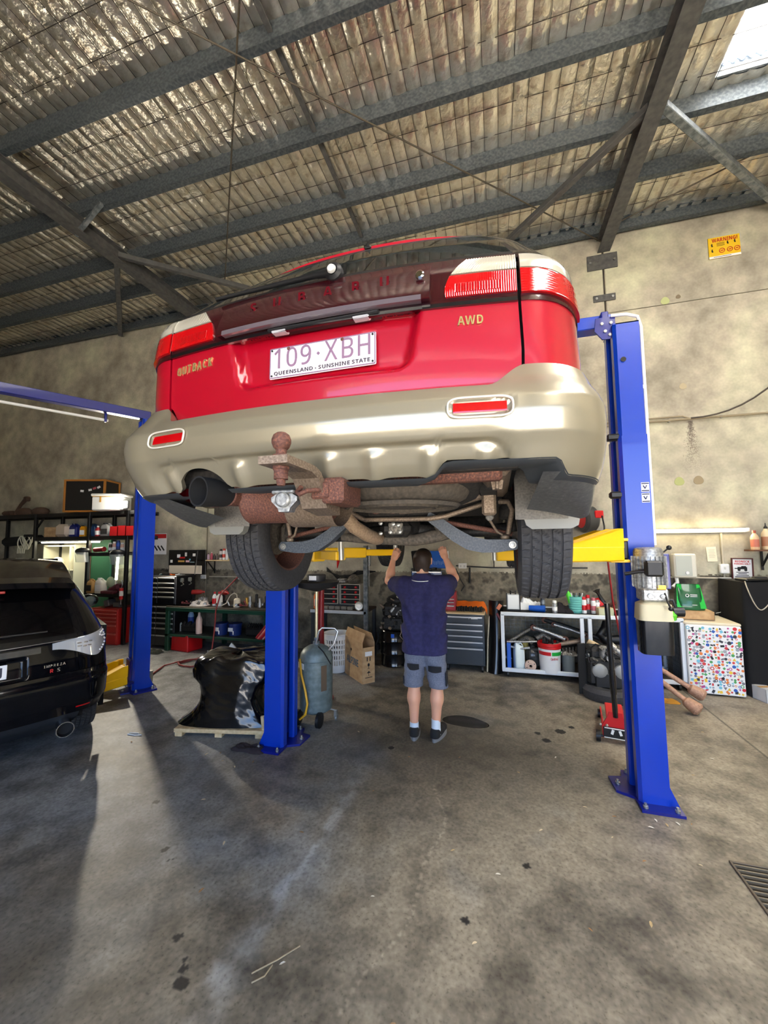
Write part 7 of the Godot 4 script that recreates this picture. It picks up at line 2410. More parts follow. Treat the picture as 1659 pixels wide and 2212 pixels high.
	# rusty drive shafts propped against the bench leg
	for q in [[Vector3(1.36, 0.42, -5.25), Vector3(1.86, 0.07, -4.82), "tan rubber-booted drive shaft lying nearest on the floor"], [Vector3(1.42, 0.44, -5.35), Vector3(2.02, 0.12, -5.10), "tan booted drive shaft lying behind the other one"]]:
		var t := thing("drive_shaft", q[2], "drive shaft", Vector3.ZERO, 0.0, "old drive shafts")
		b = Mb.new(); b.tube([q[0], q[0].lerp(q[1], 0.5) + Vector3(0, 0.03, 0), q[1]], 0.026, 12); put(b, "shaft", M.copper, t)
		b = Mb.new()
		var d: Vector3 = (q[1] - q[0]).normalized()
		var bx := Basis(d.cross(Vector3.UP).normalized(), d, d.cross(Vector3.UP).normalized().cross(d))
		b.lathe(q[1] - d * 0.10, [Vector2(0.026, 0), Vector2(0.05, 0.02), Vector2(0.06, 0.06), Vector2(0.066, 0.13), Vector2(0.05, 0.15), Vector2(0, 0.16)], 18, bx, 0.05); put(b, "joint_cup", M.copper, t)
		b = Mb.new(); b.cyl(q[0] + d * 0.10, q[0] + d * 0.22, 0.034, 12); put(b, "clamp", M.black, t)
	b = Mb.new(); b.box(Vector3(1.52, 0.025, -4.98), Vector3(0.10, 0.05, 0.05), 0.006)
	solo(b, "white_block", M.white, "small white block on the floor under the drive shafts", "block")
	b = Mb.new(); rag(b, Vector3(1.70, 0, -5.1), 0.13, 0.05, 0.05, 21.0)
	solo(b, "ochre_rag", mat(C(186, 130, 40), 0.9), "ochre rag on the floor under the drive shafts", "rag")
	b = Mb.new(); b.cyl(Vector3(1.5, 0.0, -5.1), Vector3(1.5, 0.13, -5.1), 0.035, 14); b.cyl(Vector3(1.5, 0.13, -5.1), Vector3(1.5, 0.15, -5.1), 0.02, 12)
	solo(b, "chrome_can", M.steel, "chrome can standing on the floor behind the white block", "can")
	# trolley jack, handle upright
	var jk := thing("trolley_jack", "red trolley jack with a tall black handle beside the lift post", "jack", Vector3(0.95, 0, -4.02), -0.18)
	b = Mb.new()
	for x in [-0.10, 0.10]: b.ext(PackedVector2Array([Vector2(0.06, 0.04), Vector2(0.06, 0.13), Vector2(-0.05, 0.17), Vector2(-0.30, 0.12), Vector2(-0.50, 0.10), Vector2(-0.50, 0.05)]), x - 0.006, x + 0.006, Transform3D(Basis(Vector3(0, 0, 1), Vector3.UP, Vector3.RIGHT), Vector3.ZERO))
	put(b, "side_plate", M.red_plain, jk)
	b = Mb.new()
	b.ext(PackedVector2Array([Vector2(-0.11, 0.13), Vector2(0.11, 0.13), Vector2(0.06, 0.22), Vector2(0.05, 0.26), Vector2(-0.05, 0.26), Vector2(-0.06, 0.22)]), 0.02, 0.05)
	b.box(Vector3(0, 0.20, -0.12), Vector3(0.14, 0.03, 0.30), 0.006, Basis(Vector3.RIGHT, 0.1))
	put(b, "handle_yoke", M.red_plain, jk)
	b = Mb.new(); b.box(Vector3(0, 0.09, 0.06), Vector3(0.20, 0.09, 0.02), 0.004); b.cyl(Vector3(-0.15, 0.05, 0.05), Vector3(0.15, 0.05, 0.05), 0.012, 10); put(b, "rear_axle", M.black, jk)
	b = Mb.new(); b.box(Vector3(0, 0.13, 0.071), Vector3(0.18, 0.008, 0.004)); b.box(Vector3(0, 0.05, 0.071), Vector3(0.19, 0.006, 0.004)); for x in [-0.03, 0.03]: b.box(Vector3(x, 0.10, 0.071), Vector3(0.02, 0.04, 0.003), 0.0, Basis(Vector3.BACK, x * 10.0))
	put(b, "white_print", M.white, jk)
	for p in [[-0.14, 0.045, 0.05, 0.045], [0.14, 0.045, 0.05, 0.045], [-0.11, 0.04, -0.48, 0.04], [0.11, 0.04, -0.48, 0.04]]:
		b = Mb.new(); b.lathe(Vector3(p[0] - 0.018, p[1], p[2]), [Vector2(0, 0), Vector2(p[3], 0), Vector2(p[3], 0.036), Vector2(0, 0.036)], 18, Basis(Vector3.FORWARD, PI / 2)); put(b, "wheel", M.black, jk)
	b = Mb.new(); b.cyl(Vector3(0, 0.22, 0.04), Vector3(-0.005, 0.42, 0.05), 0.022, 14); b.cyl(Vector3(-0.005, 0.42, 0.05), Vector3(-0.01, 0.62, 0.05), 0.026, 14); b.cyl(Vector3(-0.01, 0.62, 0.05), Vector3(-0.02, 1.20, 0.05), 0.022, 14); put(b, "handle", M.black_gloss, jk)
	for x in [-0.12, -0.07]:
		b = Mb.new(); b.ball(Vector3(x, 0.15, 0.07), Vector3(0.012, 0.012, 0.012), 10); put(b, "bolt", M.bolt, jk)

# ---------- behind the mechanic ----------
func build_middle():
	var b: Mb
	# roll cabinet with silver handles
	var tc := chest("roll_cabinet", "dark grey roll cabinet with bright full-width drawer handles", Vector3(-0.475, 0.09, -5.80), Vector3(0.54, 0.68, 0.42), [0.16, 0.12, 0.12, 0.12, 0.13, 0.35], [1.0], mat(C(52, 60, 68), 0.3, 0.2, 0.4), M.steel)
	b = Mb.new(); b.box(Vector3(0, 0.69, 0), Vector3(0.56, 0.025, 0.46), 0.006); put(b, "top_tray", mat(C(232, 200, 150), 0.4), tc)
	b = Mb.new(); b.box(Vector3(0.14, 0.63, 0.228), Vector3(0.09, 0.018, 0.004), 0.001); b.tri(Vector3(0.062, 0.622, 0.23), Vector3(0.074, 0.622, 0.23), Vector3(0.068, 0.64, 0.23)); put(b, "badge", M.white, tc)
	for x in [-0.23, 0.23]:
		for z in [-0.17, 0.17]:
			b = Mb.new(); b.lathe(Vector3(x - 0.012, -0.045, z), [Vector2(0, 0), Vector2(0.045, 0), Vector2(0.045, 0.024), Vector2(0, 0.024)], 16, Basis(Vector3.FORWARD, PI / 2)); b.box(Vector3(x, -0.01, z), Vector3(0.04, 0.03, 0.05), 0.004); put(b, "caster", M.black, tc)
	# on top: red box, orange cloth, sockets
	var Y := 0.793
	var rb := chest("red_toolbox", "small red toolbox on the roll cabinet behind the mechanic", Vector3(-0.665, Y, -5.80), Vector3(0.15, 0.26, 0.2), [0.3, 0.2, 0.2, 0.3], [1.0], mat(C(186, 36, 56), 0.35, 0.0, 0.4), M.steel)
	b = Mb.new(); b.tube([Vector3(-0.06, 0.26, 0), Vector3(-0.05, 0.29, 0), Vector3(0.05, 0.29, 0), Vector3(0.06, 0.26, 0)], 0.006, 8); put(b, "carry_handle", M.black, rb)
	b = Mb.new()
	var rows := []
	for j in 13:
		var v := j / 12.0
		var row := []
		for i in 31:
			var u := i / 30.0
			var drop := maxf(0.0, u - 0.80) / 0.2
			row.append(Vector3(-0.60 + 0.46 * u - 0.03 * drop, Y + 0.055 + 0.05 * (1.0 - v) + 0.015 * nz.get_noise_2d(u * 260.0, v * 200.0) - 0.11 * drop * drop, -5.97 + 0.22 * v + 0.02 * sin(u * 20.0)))
		rows.append(row)
	b.grid(rows)
	solo(b, "orange_cloth", mat(C(255, 122, 20), 0.9), "orange cloth draped over the socket set", "cloth")
	var k := 0
	for i in 15:
		for j in 2:
			b = Mb.new()
			var h := 0.05 + 0.02 * ((i + j) % 3) * 0.5
			b.lathe(Vector3(-0.565 + i * 0.023, Y, -5.72 + j * 0.035), [Vector2(0, 0), Vector2(0.009, 0), Vector2(0.0105, h * 0.4), Vector2(0.0105, h), Vector2(0.006, h), Vector2(0.006, h - 0.01), Vector2(0, h - 0.01)], 10)
			solo(b, "impact_socket", M.black, "black impact socket in the row on the roll cabinet", "socket", "impact sockets standing on the roll cabinet")
			k += 1
	# tall tool trolley with blue lid
	var tt := thing("tool_trolley", "tool trolley with a raised blue lid behind the mechanic's head", "tool trolley", Vector3(-1.0, 0, -5.88))
	b = Mb.new(); b.box(Vector3(0, 0.75, 0), Vector3(0.46, 1.18, 0.36), 0.008); put(b, "carcass", M.tool_black, tt)
	for i in 5:
		b = Mb.new(); b.box(Vector3(0, 1.285 - i * 0.13, 0.185), Vector3(0.44, 0.115, 0.012), 0.003); var d := put(b, "drawer", mat(C(30, 84, 150), 0.35, 0.0, 0.3) if i == 0 else M.tool_black, tt)
		b = Mb.new(); b.box(Vector3(0, 1.33 - i * 0.13, 0.195), Vector3(0.42, 0.022, 0.014), 0.004); put(b, "handle", M.steel, d)
	b = Mb.new(); b.box(Vector3(0.10, 1.50, -0.06), Vector3(0.34, 0.26, 0.02), 0.004, Basis(Vector3.RIGHT, -0.12)); var ld := put(b, "lid", mat(C(20, 100, 200), 0.35, 0.0, 0.3), tt)
	for i in 12:
		b = Mb.new(); b.box(Vector3(-0.03 + i * 0.024, 1.455 + 0.008 * sin(i * 2.0), -0.035), Vector3(0.006, 0.05, 0.01), 0.002); put(b, "clipped_bit", mat(C(150, 190, 230), 0.4), ld)
	b = Mb.new(); b.box(Vector3(0.285, 1.50, -0.06), Vector3(0.02, 0.26, 0.04), 0.004); put(b, "lid_edge", M.white, tt)
	casters(tt, 0.19, 0.14, 0.06)
	b = Mb.new()
	for i in 7: b.box(Vector3(-1.22 + i * 0.065, 1.36 + 0.015 * (i % 2), -5.80), Vector3(0.05, 0.03, 0.05), 0.006, Basis(Vector3.UP, i * 0.8))
	solo(b, "loose_tools", M.black, "loose dark hand tools lying in the open trolley", "tools")
	b = Mb.new(); b.box(Vector3(-1.16, 1.46, -5.72), Vector3(0.10, 0.36, 0.03), 0.01, Basis(Vector3.BACK, 0.12))
	solo(b, "black_tool_roll", M.black_matte, "black tool roll hanging beside the trolley lid", "tool roll")
	# wall outlet behind
	plug_box("white double outlet on the wall beside the mechanic's raised arm", Vector3(-0.52, 1.40, -6.11), Vector3(0.12, 0.08, 0.04))
	# black body panel leaning between cabinet and bench
	var pn := thing("body_panel", "long black body panel standing between roll cabinet and bench", "car panel", Vector3(-0.08, 0, -5.62), 0.0)
	b = Mb.new()
	var r2 := []
	for j in 15:
		var v := j / 14.0
		var row := []
		for i in 9:
			var u := i / 8.0
			row.append(Vector3(-0.10 + 0.20 * u + 0.05 * v * v + 0.02 * sin(v * 4.0), 0.005 + v * 0.93, -0.02 + 0.07 * sin(PI * u) - 0.22 * v))
		r2.append(row)
	b.grid(r2); put(b, "panel_skin", mat(C(12, 12, 13), 0.3, 0.0, 0.6), pn)
	b = Mb.new(); b.tube([Vector3(-0.105, 0.01, -0.02), Vector3(-0.09, 0.4, -0.11), Vector3(-0.065, 0.68, -0.18), Vector3(-0.04, 0.78, -0.20)], 0.010, 8); put(b, "pale_edge", mat(C(196, 186, 160), 0.6), pn)
	b = Mb.new(); b.box(Vector3(0.075, 0.86, -0.13), Vector3(0.05, 0.08, 0.012), 0.003, Basis(Vector3.BACK, -0.6)); put(b, "orange_reflector", mat(C(220, 120, 70), 0.3), pn)
	b = Mb.new(); b.box(Vector3(0.07, 0.72, -0.12), Vector3(0.03, 0.12, 0.02), 0.004, Basis(Vector3.BACK, 0.5)); put(b, "maroon_strip", mat(C(110, 30, 40), 0.4), pn)
	# drum with an engine on it
	var dr := thing("oil_drum", "black ribbed steel drum under an engine", "drum", Vector3(-1.50, 0, -5.70))
	b = Mb.new(); b.lathe(Vector3.ZERO, [Vector2(0, 0.004), Vector2(0.19, 0), Vector2(0.195, 0.01), Vector2(0.19, 0.02), Vector2(0.19, 0.16), Vector2(0.198, 0.175), Vector2(0.19, 0.19), Vector2(0.19, 0.33), Vector2(0.198, 0.345), Vector2(0.19, 0.36), Vector2(0.19, 0.48), Vector2(0.195, 0.49), Vector2(0.19, 0.50), Vector2(0.18, 0.49), Vector2(0, 0.49)], 36); put(b, "shell", M.black_gloss, dr)
	b = Mb.new(); b.box(Vector3(0.03, 0.44, 0.19), Vector3(0.05, 0.05, 0.004), 0.001); put(b, "blue_label", M.blue_plain, dr)
	var en := thing("engine", "oily black engine sitting on the drum", "engine", Vector3(-1.48, 0.50, -5.70))
	b = Mb.new(); b.box(Vector3(0, 0.10, 0), Vector3(0.32, 0.20, 0.3), 0.03); b.box(Vector3(0.02, 0.28, 0), Vector3(0.36, 0.22, 0.3), 0.05); b.ball(Vector3(0.03, 0.42, 0), Vector3(0.16, 0.08, 0.14), 14); put(b, "block", M.engine_black, en)
	for i in 2:
		b = Mb.new(); b.cyl(Vector3(-0.03 + i * 0.09, 0.26 - i * 0.03, 0.15), Vector3(0.05 + i * 0.10, 0.36 - i * 0.03, 0.12), 0.022, 12); put(b, "intake_runner", M.alu, en)
	rng.seed = 91
	for i in 40:
		b = Mb.new()
		var p := Vector3(rng.randf_range(-0.2, 0.2), rng.randf_range(0.02, 0.44), rng.randf_range(0.08, 0.17))
		if i % 2 == 0: b.cyl(p, p + Vector3(rng.randf_range(-0.08, 0.08), rng.randf_range(-0.05, 0.08), rng.randf_range(-0.01, 0.03)), rng.randf_range(0.006, 0.02), 8)
		else: b.box(p, Vector3(rng.randf_range(0.02, 0.06), rng.randf_range(0.015, 0.05), 0.04), 0.005, Basis(Vector3(0.4, 0.3, 0.8).normalized(), rng.randf() * 3.0))
		put(b, "fitting", [M.engine_black, M.grimy_alu, M.engine_black, M.engine_black, M.old_steel][i % 5], en)
	b = Mb.new(); b.tube([Vector3(0.12, 0.1, 0.16), Vector3(0.14, 0.0, 0.2), Vector3(0.12, -0.05, 0.2), Vector3(0.16, -0.10, 0.2)], 0.006, 6); put(b, "hanging_hose", M.old_steel, en)
	b = Mb.new(); b.tube([Vector3(-1.42, 0.97, -5.60), Vector3(-1.34, 1.05, -5.6), Vector3(-1.22, 1.08, -5.62), Vector3(-1.26, 0.98, -5.6), Vector3(-1.36, 0.96, -5.6)], 0.02, 8); b.box(Vector3(-1.29, 1.01, -5.62), Vector3(0.12, 0.06, 0.02), 0.01, Basis(Vector3.BACK, 0.5))
	solo(b, "cream_strap", mat(C(214, 206, 180), 0.7), "cream strap looped on top of the engine", "strap")
	# galvanized post and shelf bench
	var gb := thing("parts_bench", "steel bench with galvanized post and pale front edge", "bench", Vector3(-2.33, 0, -5.82))
	b = Mb.new(); b.box(Vector3(0, 0.745, 0), Vector3(0.90, 0.03, 0.5), 0.004); put(b, "top", mat(C(64, 46, 38), 0.7), gb)
	b = Mb.new(); b.box(Vector3(0, 0.735, 0.255), Vector3(0.90, 0.045, 0.02), 0.003); put(b, "front_edge", mat(C(196, 200, 202), 0.45), gb)
	b = Mb.new(); b.box(Vector3(0.44, 0.86, 0.24), Vector3(0.065, 1.72, 0.05), 0.004); put(b, "post", M.galv, gb)
	for p in [[-0.42, 0.22], [-0.42, -0.22], [0.42, -0.22]]:
		b = Mb.new(); b.box(Vector3(p[0], 0.365, p[1]), Vector3(0.05, 0.73, 0.05), 0.004); put(b, "leg", M.dark_grey, gb)
	b = Mb.new(); b.box(Vector3(0, 0.16, -0.02), Vector3(0.86, 0.02, 0.44), 0.003); put(b, "lower_shelf", M.dark_grey, gb)
	Y = 0.762
	for q in [[-2.55, "grey drawer organizer with red catches, nearer the grey tank's pole"], [-2.19, "grey drawer organizer with red catches beside the galvanized post"]]:
		var oc := thing("drawer_organizer", q[1], "organizer", Vector3(q[0], Y + 0.07, -5.80), 0.0, "drawer organizers on the parts bench")
		b = Mb.new()
		b.box(Vector3(0, 0.15, -0.09), Vector3(0.33, 0.30, 0.02), 0.004)
		for x in [-0.16, 0.16]: b.box(Vector3(x, 0.15, 0), Vector3(0.018, 0.30, 0.2), 0.003)
		for i in 5: b.box(Vector3(0, i * 0.074, 0.0), Vector3(0.33, 0.012, 0.2), 0.003)
		put(b, "rack", mat(C(168, 166, 158), 0.5), oc)
		for i in 4:
			b = Mb.new(); b.box(Vector3(0, 0.037 + i * 0.074, -0.01), Vector3(0.29, 0.05, 0.17), 0.006); var tr := put(b, "tray", M.black, oc)
			for x in [-0.09, 0.09]:
				b = Mb.new(); b.box(Vector3(x, 0.030 + i * 0.074, 0.08), Vector3(0.035, 0.03, 0.02), 0.004); put(b, "red_catch", M.red_plain, tr)
	b = Mb.new(); b.box(Vector3(-2.37, Y + 0.035, -5.80), Vector3(0.74, 0.07, 0.2), 0.006)
	solo(b, "organizer_plinth", M.dark_grey, "low dark plinth carrying the two drawer organizers", "plinth")
	b = Mb.new(); b.box(Vector3(-2.45, Y + 0.40, -5.82), Vector3(0.34, 0.03, 0.14), 0.006); b.box(Vector3(-2.36, Y + 0.43, -5.82), Vector3(0.12, 0.03, 0.1), 0.006)
	solo(b, "silver_bar_tool", M.alu, "silver level lying on top of the drawer organizers", "tool")
	b = Mb.new(); b.lathe(Vector3(-2.16, Y + 0.39, -5.8), [Vector2(0, 0), Vector2(0.08, 0), Vector2(0.1, 0.04), Vector2(0.07, 0.09), Vector2(0.03, 0.12), Vector2(0, 0.12)], 16)
	solo(b, "metal_pot", M.grimy_alu, "grimy metal lamp head on top of the organizers", "lamp head")
	jug("orange_jug", "orange hand-cleaner jug on the parts bench", Vector3(-2.70, Y, -5.66), Vector3(0.12, 0.26, 0.1), M.orange, M.orange, 0.2, "", M.white)
	var pr := thing("paint_tin", "pale round tin lying on its side on the parts bench", "tin", Vector3(-2.03, Y + 0.065, -5.62))
	b = Mb.new(); b.lathe(Vector3(0, 0, -0.06), [Vector2(0, 0), Vector2(0.062, 0), Vector2(0.062, 0.12), Vector2(0.058, 0.125), Vector2(0.05, 0.118), Vector2(0.03, 0.116), Vector2(0.028, 0.11), Vector2(0, 0.11)], 24, Basis(Vector3.UP, 0.3) * Basis(Vector3.RIGHT, PI / 2)); put(b, "tin_body", mat(C(220, 216, 208), 0.35, 0.3), pr)
	b = Mb.new(); for i in 5: b.box(Vector3(-2.55 + i * 0.10, Y + 0.025, -5.62), Vector3(0.085, 0.05, 0.06), 0.006, Basis(Vector3.UP, 0.1 * sin(i * 2.0)))
	solo(b, "bearing_boxes", mat(C(120, 116, 108), 0.7), "row of dusty bearing boxes along the bench's front", "boxes")
	b = Mb.new(); b.cyl(Vector3(-2.70, 0.18, -5.78), Vector3(-2.70, 0.72, -5.78), 0.07, 20); b.lathe(Vector3(-2.70, 0.72, -5.78), [Vector2(0.07, 0), Vector2(0.06, 0.006), Vector2(0, 0.007)], 20)
	solo(b, "gas_cylinder", mat(C(26, 70, 76), 0.45), "teal gas cylinder under the parts bench", "cylinder")
	rng.seed = 5
	for i in 9:
		b = Mb.new()
		var p := Vector3(-2.5 + i * 0.09, 0.17, -5.74 + 0.06 * sin(i * 2.0))
		b.box(p + Vector3(0, 0.05, 0), Vector3(0.08, 0.10, 0.12), 0.02, Basis(Vector3.UP, i * 0.9)); b.tube([p + Vector3(0, 0.08, 0.05), p + Vector3(0.04, 0.18, 0.05), p + Vector3(0.02, 0.24 + 0.03 * sin(i * 1.7), 0.03)], 0.018, 8)
		solo(b, "engine_part", [M.engine_black, M.grimy_alu, M.engine_black][i % 3], ["black hose assembly under the parts bench, first from the gas cylinder", "grey casting second along under the parts bench", "black casting third along under the parts bench", "dark pump fourth along under the parts bench", "grey alternator in the middle under the parts bench", "dark starter motor sixth along under the parts bench", "black bracket seventh along under the parts bench", "grey throttle body eighth along under the parts bench", "black pump nearest the galvanized post under the bench"][i], "engine part", "engine parts under the parts bench")
	# tangle of leads on the wall above
	b = Mb.new()
	for i in 4: b.tube([Vector3(-2.75, 1.30 + i * 0.02, -6.1), Vector3(-2.5, 1.22 - 0.03 * i, -6.06), Vector3(-2.2, 1.25 + 0.02 * i, -6.08), Vector3(-1.9, 1.30, -6.1)], 0.008, 6)
	solo(b, "cable_bundle", M.black, "drooping bundle of black leads on the wall above the organizers", "cable")
	b = Mb.new(); b.box(Vector3(-1.62, 1.25, -6.124), Vector3(0.07, 0.17, 0.05), 0.006)
	solo(b, "cream_switch", mat(C(200, 196, 170), 0.5), "cream upright box on the wall between the post and the mechanic", "switch box")
	b = Mb.new(); b.tube([Vector3(-2.42, 1.62, -5.9), Vector3(-2.46, 1.5, -5.9), Vector3(-2.50, 1.36, -5.95)], [0.012, 0.03, 0.006], 8)
	solo(b, "red_air_chuck", M.red_plain, "red air chuck hanging below the yellow lift arm", "air tool")
	b = Mb.new(); b.cyl(Vector3(-1.836, 1.70, -5.58), Vector3(-1.836, 1.42, -5.58), 0.022, 12); b.tube([Vector3(-1.836, 1.42, -5.58), Vector3(-1.84, 1.25, -5.58), Vector3(-1.84, 1.12, -5.58)], 0.005, 6)
	solo(b, "hanging_gauge", M.alu, "silver gauge hanging beside the galvanized post", "gauge")
	# tall cardboard box
	var bx := thing("tall_carton", "tall open cardboard box marked ALPINE on the floor", "box", Vector3(-1.80, 0, -5.03), deg_to_rad(51.0))
	var w := 0.17; var d := 0.52; var h := 0.50
	b = Mb.new()
	b.box(Vector3(0, 0.004, 0), Vector3(d, 0.008, w))
	for q in [-1, 1]: b.box(Vector3(0, h / 2, q * w / 2), Vector3(d, h, 0.008))
	b.box(Vector3(-d / 2, h / 2, 0), Vector3(0.008, h, w)); b.box(Vector3(d / 2, h / 2 - 0.03, 0), Vector3(0.008, h - 0.06, w))
	bx.rotation.y = deg_to_rad(-44.0)
	put(b, "sides", M.card, bx)
	for q in [[1.0, 0.25], [-1.0, 0.15]]:
		b = Mb.new()
		var bs := Basis(Vector3.RIGHT, -q[0] * 0.35)
		b.box(Vector3(0, h, q[0] * w / 2) + bs * Vector3(0, 0.06, 0), Vector3(d, 0.12, 0.006), 0.0, bs)
		put(b, "flap", M.card, bx)
	write("ALPINE", 0.09, mat(C(60, 92, 110), 0.7), bx, Vector3(-0.02, 0.22, w / 2 + 0.005), "lettering", 0.34)
	b = Mb.new(); b.box(Vector3(d / 2 + 0.005, 0.36, 0), Vector3(0.002, 0.055, 0.10)); put(b, "white_label", M.paper, bx)
	b = Mb.new()
	for q in [[0.02, 0.012], [-0.02, 0.012]]: b.box(Vector3(d / 2 + 0.005, 0.295, q[0]), Vector3(0.002, 0.05, q[1]))
	b.ball(Vector3(d / 2 + 0.005, 0.225, 0), Vector3(0.002, 0.022, 0.016), 8); b.box(Vector3(d / 2 + 0.005, 0.195, 0), Vector3(0.002, 0.02, 0.005)); b.box(Vector3(d / 2 + 0.005, 0.183, 0), Vector3(0.002, 0.005, 0.03))
	b.tri(Vector3(d / 2 + 0.006, 0.125, -0.03), Vector3(d / 2 + 0.006, 0.125, 0.03), Vector3(d / 2 + 0.006, 0.15, 0)); b.box(Vector3(d / 2 + 0.005, 0.11, 0), Vector3(0.002, 0.04, 0.005)); b.box(Vector3(d / 2 + 0.005, 0.07, 0), Vector3(0.002, 0.007, 0.10))
	put(b, "carton_print", M.ink, bx)
	b = Mb.new(); b.lathe(Vector3(-0.06, 0.36, w / 2 + 0.003), [Vector2(0.018, 0), Vector2(0.018, 0.002), Vector2(0, 0.002)], 12, Basis(Vector3.RIGHT, PI / 2)); put(b, "hand_hole", M.seam, bx)
	# slotted laundry basket
	var lb := thing("laundry_basket", "white slotted plastic basket behind the grey tank", "basket", Vector3(-2.20, 0, -5.22))
	b = Mb.new()
	b.lathe(Vector3.ZERO, [Vector2(0, 0.006), Vector2(0.135, 0.0), Vector2(0.14, 0.01), Vector2(0.146, 0.10), Vector2(0.142, 0.10), Vector2(0.136, 0.012), Vector2(0, 0.012)], 36)
	b.lathe(Vector3.ZERO, [Vector2(0.176, 0.44), Vector2(0.178, 0.50), Vector2(0.192, 0.505), Vector2(0.192, 0.515), Vector2(0.174, 0.515), Vector2(0.172, 0.44), Vector2(0.176, 0.44)], 36)
	for i in 4:
		var y := 0.165 + i * 0.068
		var r := 0.145 + (y - 0.1) * 0.085
		b.lathe(Vector3.ZERO, [Vector2(r, y), Vector2(r + 0.002, y + 0.02), Vector2(r - 0.003, y + 0.02), Vector2(r - 0.005, y), Vector2(r, y)], 36)
	put(b, "bands", M.white, lb)
	b = Mb.new()
	for i in 30:
		var a := TAU * i / 30.0
		b.bar(Vector3(cos(a) * 0.1435, 0.09, sin(a) * 0.1435), Vector3(cos(a) * 0.175, 0.45, sin(a) * 0.175), 0.016, 0.004)
	put(b, "ribs", M.white, lb)
	# oil drainer on wheels
	var od := thing("oil_drainer", "grey wheeled oil drain tank with black bowl behind the lift post", "oil drainer", Vector3(-1.79, 0, -3.72))
	b = Mb.new(); b.lathe(Vector3.ZERO, [Vector2(0, 0.10), Vector2(0.12, 0.10), Vector2(0.155, 0.125), Vector2(0.163, 0.15), Vector2(0.163, 0.60), Vector2(0.168, 0.605), Vector2(0.163, 0.615), Vector2(0.155, 0.66), Vector2(0.13, 0.70), Vector2(0.08, 0.73), Vector2(0.03, 0.745), Vector2(0, 0.745)], 40); put(b, "tank", tri_mat(ramp_tex(0.02, 71, [[0.1, C(92, 106, 106)], [0.9, C(126, 140, 140)]]), 3.0, 0.45, 0.2), od)
	b = Mb.new(); b.lathe(Vector3(0, 0.74, 0), [Vector2(0.035, 0), Vector2(0.035, 0.03), Vector2(0.024, 0.035), Vector2(0.024, 0.07), Vector2(0, 0.07)], 16); put(b, "collar", M.galv, od)
	b = Mb.new(); b.cyl(Vector3(0, 0.78, 0), Vector3(0, 1.30, 0), 0.016, 14); put(b, "standpipe", mat(C(206, 196, 160), 0.35, 0.6), od)
	b = Mb.new(); b.lathe(Vector3(0, 1.27, 0), [Vector2(0.03, 0), Vector2(0.06, 0.01), Vector2(0.20, 0.05), Vector2(0.225, 0.085), Vector2(0.23, 0.10), Vector2(0.22, 0.10), Vector2(0.05, 0.03), Vector2(0, 0.03)], 36); put(b, "drain_bowl", M.black_matte, od)
	b = Mb.new(); b.lathe(Vector3(0, 1.375, 0), [Vector2(0.09, 0), Vector2(0.095, 0.06), Vector2(0.08, 0.07), Vector2(0, 0.07)], 24); put(b, "filter_ring", mat(C(50, 50, 52), 0.4), od)
	b = Mb.new(); b.box(Vector3(0.0, 1.41, 0.093), Vector3(0.08, 0.045, 0.006), 0.002); put(b, "ring_label", M.paper, od)
	b = Mb.new(); b.tube([Vector3(0.02, 0.76, 0.05), Vector3(0.05, 0.88, 0.05), Vector3(0.08, 0.915, 0.04), Vector3(0.20, 0.91, 0.0), Vector3(0.23, 0.88, 0.0), Vector3(0.20, 0.76, 0.02), Vector3(0.15, 0.70, 0.03)], 0.010, 10); put(b, "handle", M.steel, od)
	b = Mb.new(); b.box(Vector3(-0.10, 0.56, 0.132), Vector3(0.12, 0.055, 0.003), 0.001, Basis(Vector3.UP, -0.64)); put(b, "paper_label", M.paper, od)
	b = Mb.new(); b.box(Vector3(0.13, 0.45, 0.102), Vector3(0.06, 0.24, 0.003), 0.001, Basis(Vector3.UP, 0.9)); put(b, "warning_label", mat(C(96, 78, 60), 0.6), od)
	b = Mb.new(); b.tube([Vector3(-0.12, 0.62, 0.12), Vector3(-0.08, 0.50, 0.17), Vector3(-0.02, 0.36, 0.20), Vector3(0.01, 0.24, 0.21), Vector3(-0.01, 0.14, 0.21), Vector3(-0.08, 0.08, 0.19)], 0.011, 10); put(b, "drain_hose", mat(C(224, 168, 40), 0.45), od)
	for q in [[0.10, 0.14], [-0.13, 0.12]]:
		b = Mb.new(); b.lathe(Vector3(q[0] - 0.015, 0.07, q[1]), [Vector2(0, 0), Vector2(0.07, 0), Vector2(0.07, 0.03), Vector2(0.04, 0.034), Vector2(0, 0.034)], 24, Basis(Vector3.FORWARD, PI / 2)); put(b, "wheel", M.black, od)
	b = Mb.new(); b.cyl(Vector3(0.19, 0.03, -0.05), Vector3(0.21, 0.03, -0.05), 0.03, 14); b.box(Vector3(0.19, 0.07, -0.05), Vector3(0.03, 0.06, 0.04), 0.004); b.bar(Vector3(0.1, 0.12, -0.03), Vector3(0.20, 0.10, -0.05), 0.02, 0.01); put(b, "caster", M.bolt, od)
	b = Mb.new(); b.tube([Vector3(0.06, 0.74, 0.08), Vector3(0.13, 0.70, 0.11), Vector3(0.22, 0.60, 0.14)], 0.006, 8); put(b, "black_lance", M.black, od)
	b = Mb.new(); b.tube([Vector3(-1.99, 0.0, -4.22), Vector3(-1.98, 0.6, -4.22), Vector3(-1.97, 1.28, -4.22)], [0.05, 0.042, 0.03], 14); b.lathe(Vector3(-1.99, 0, -4.22), [Vector2(0, 0), Vector2(0.16, 0), Vector2(0.16, 0.02), Vector2(0.05, 0.06), Vector2(0, 0.06)], 20)
	solo(b, "red_jack_stand", mat(C(140, 22, 32), 0.4, 0.1), "dark red pole jack standing behind the grey tank", "jack")
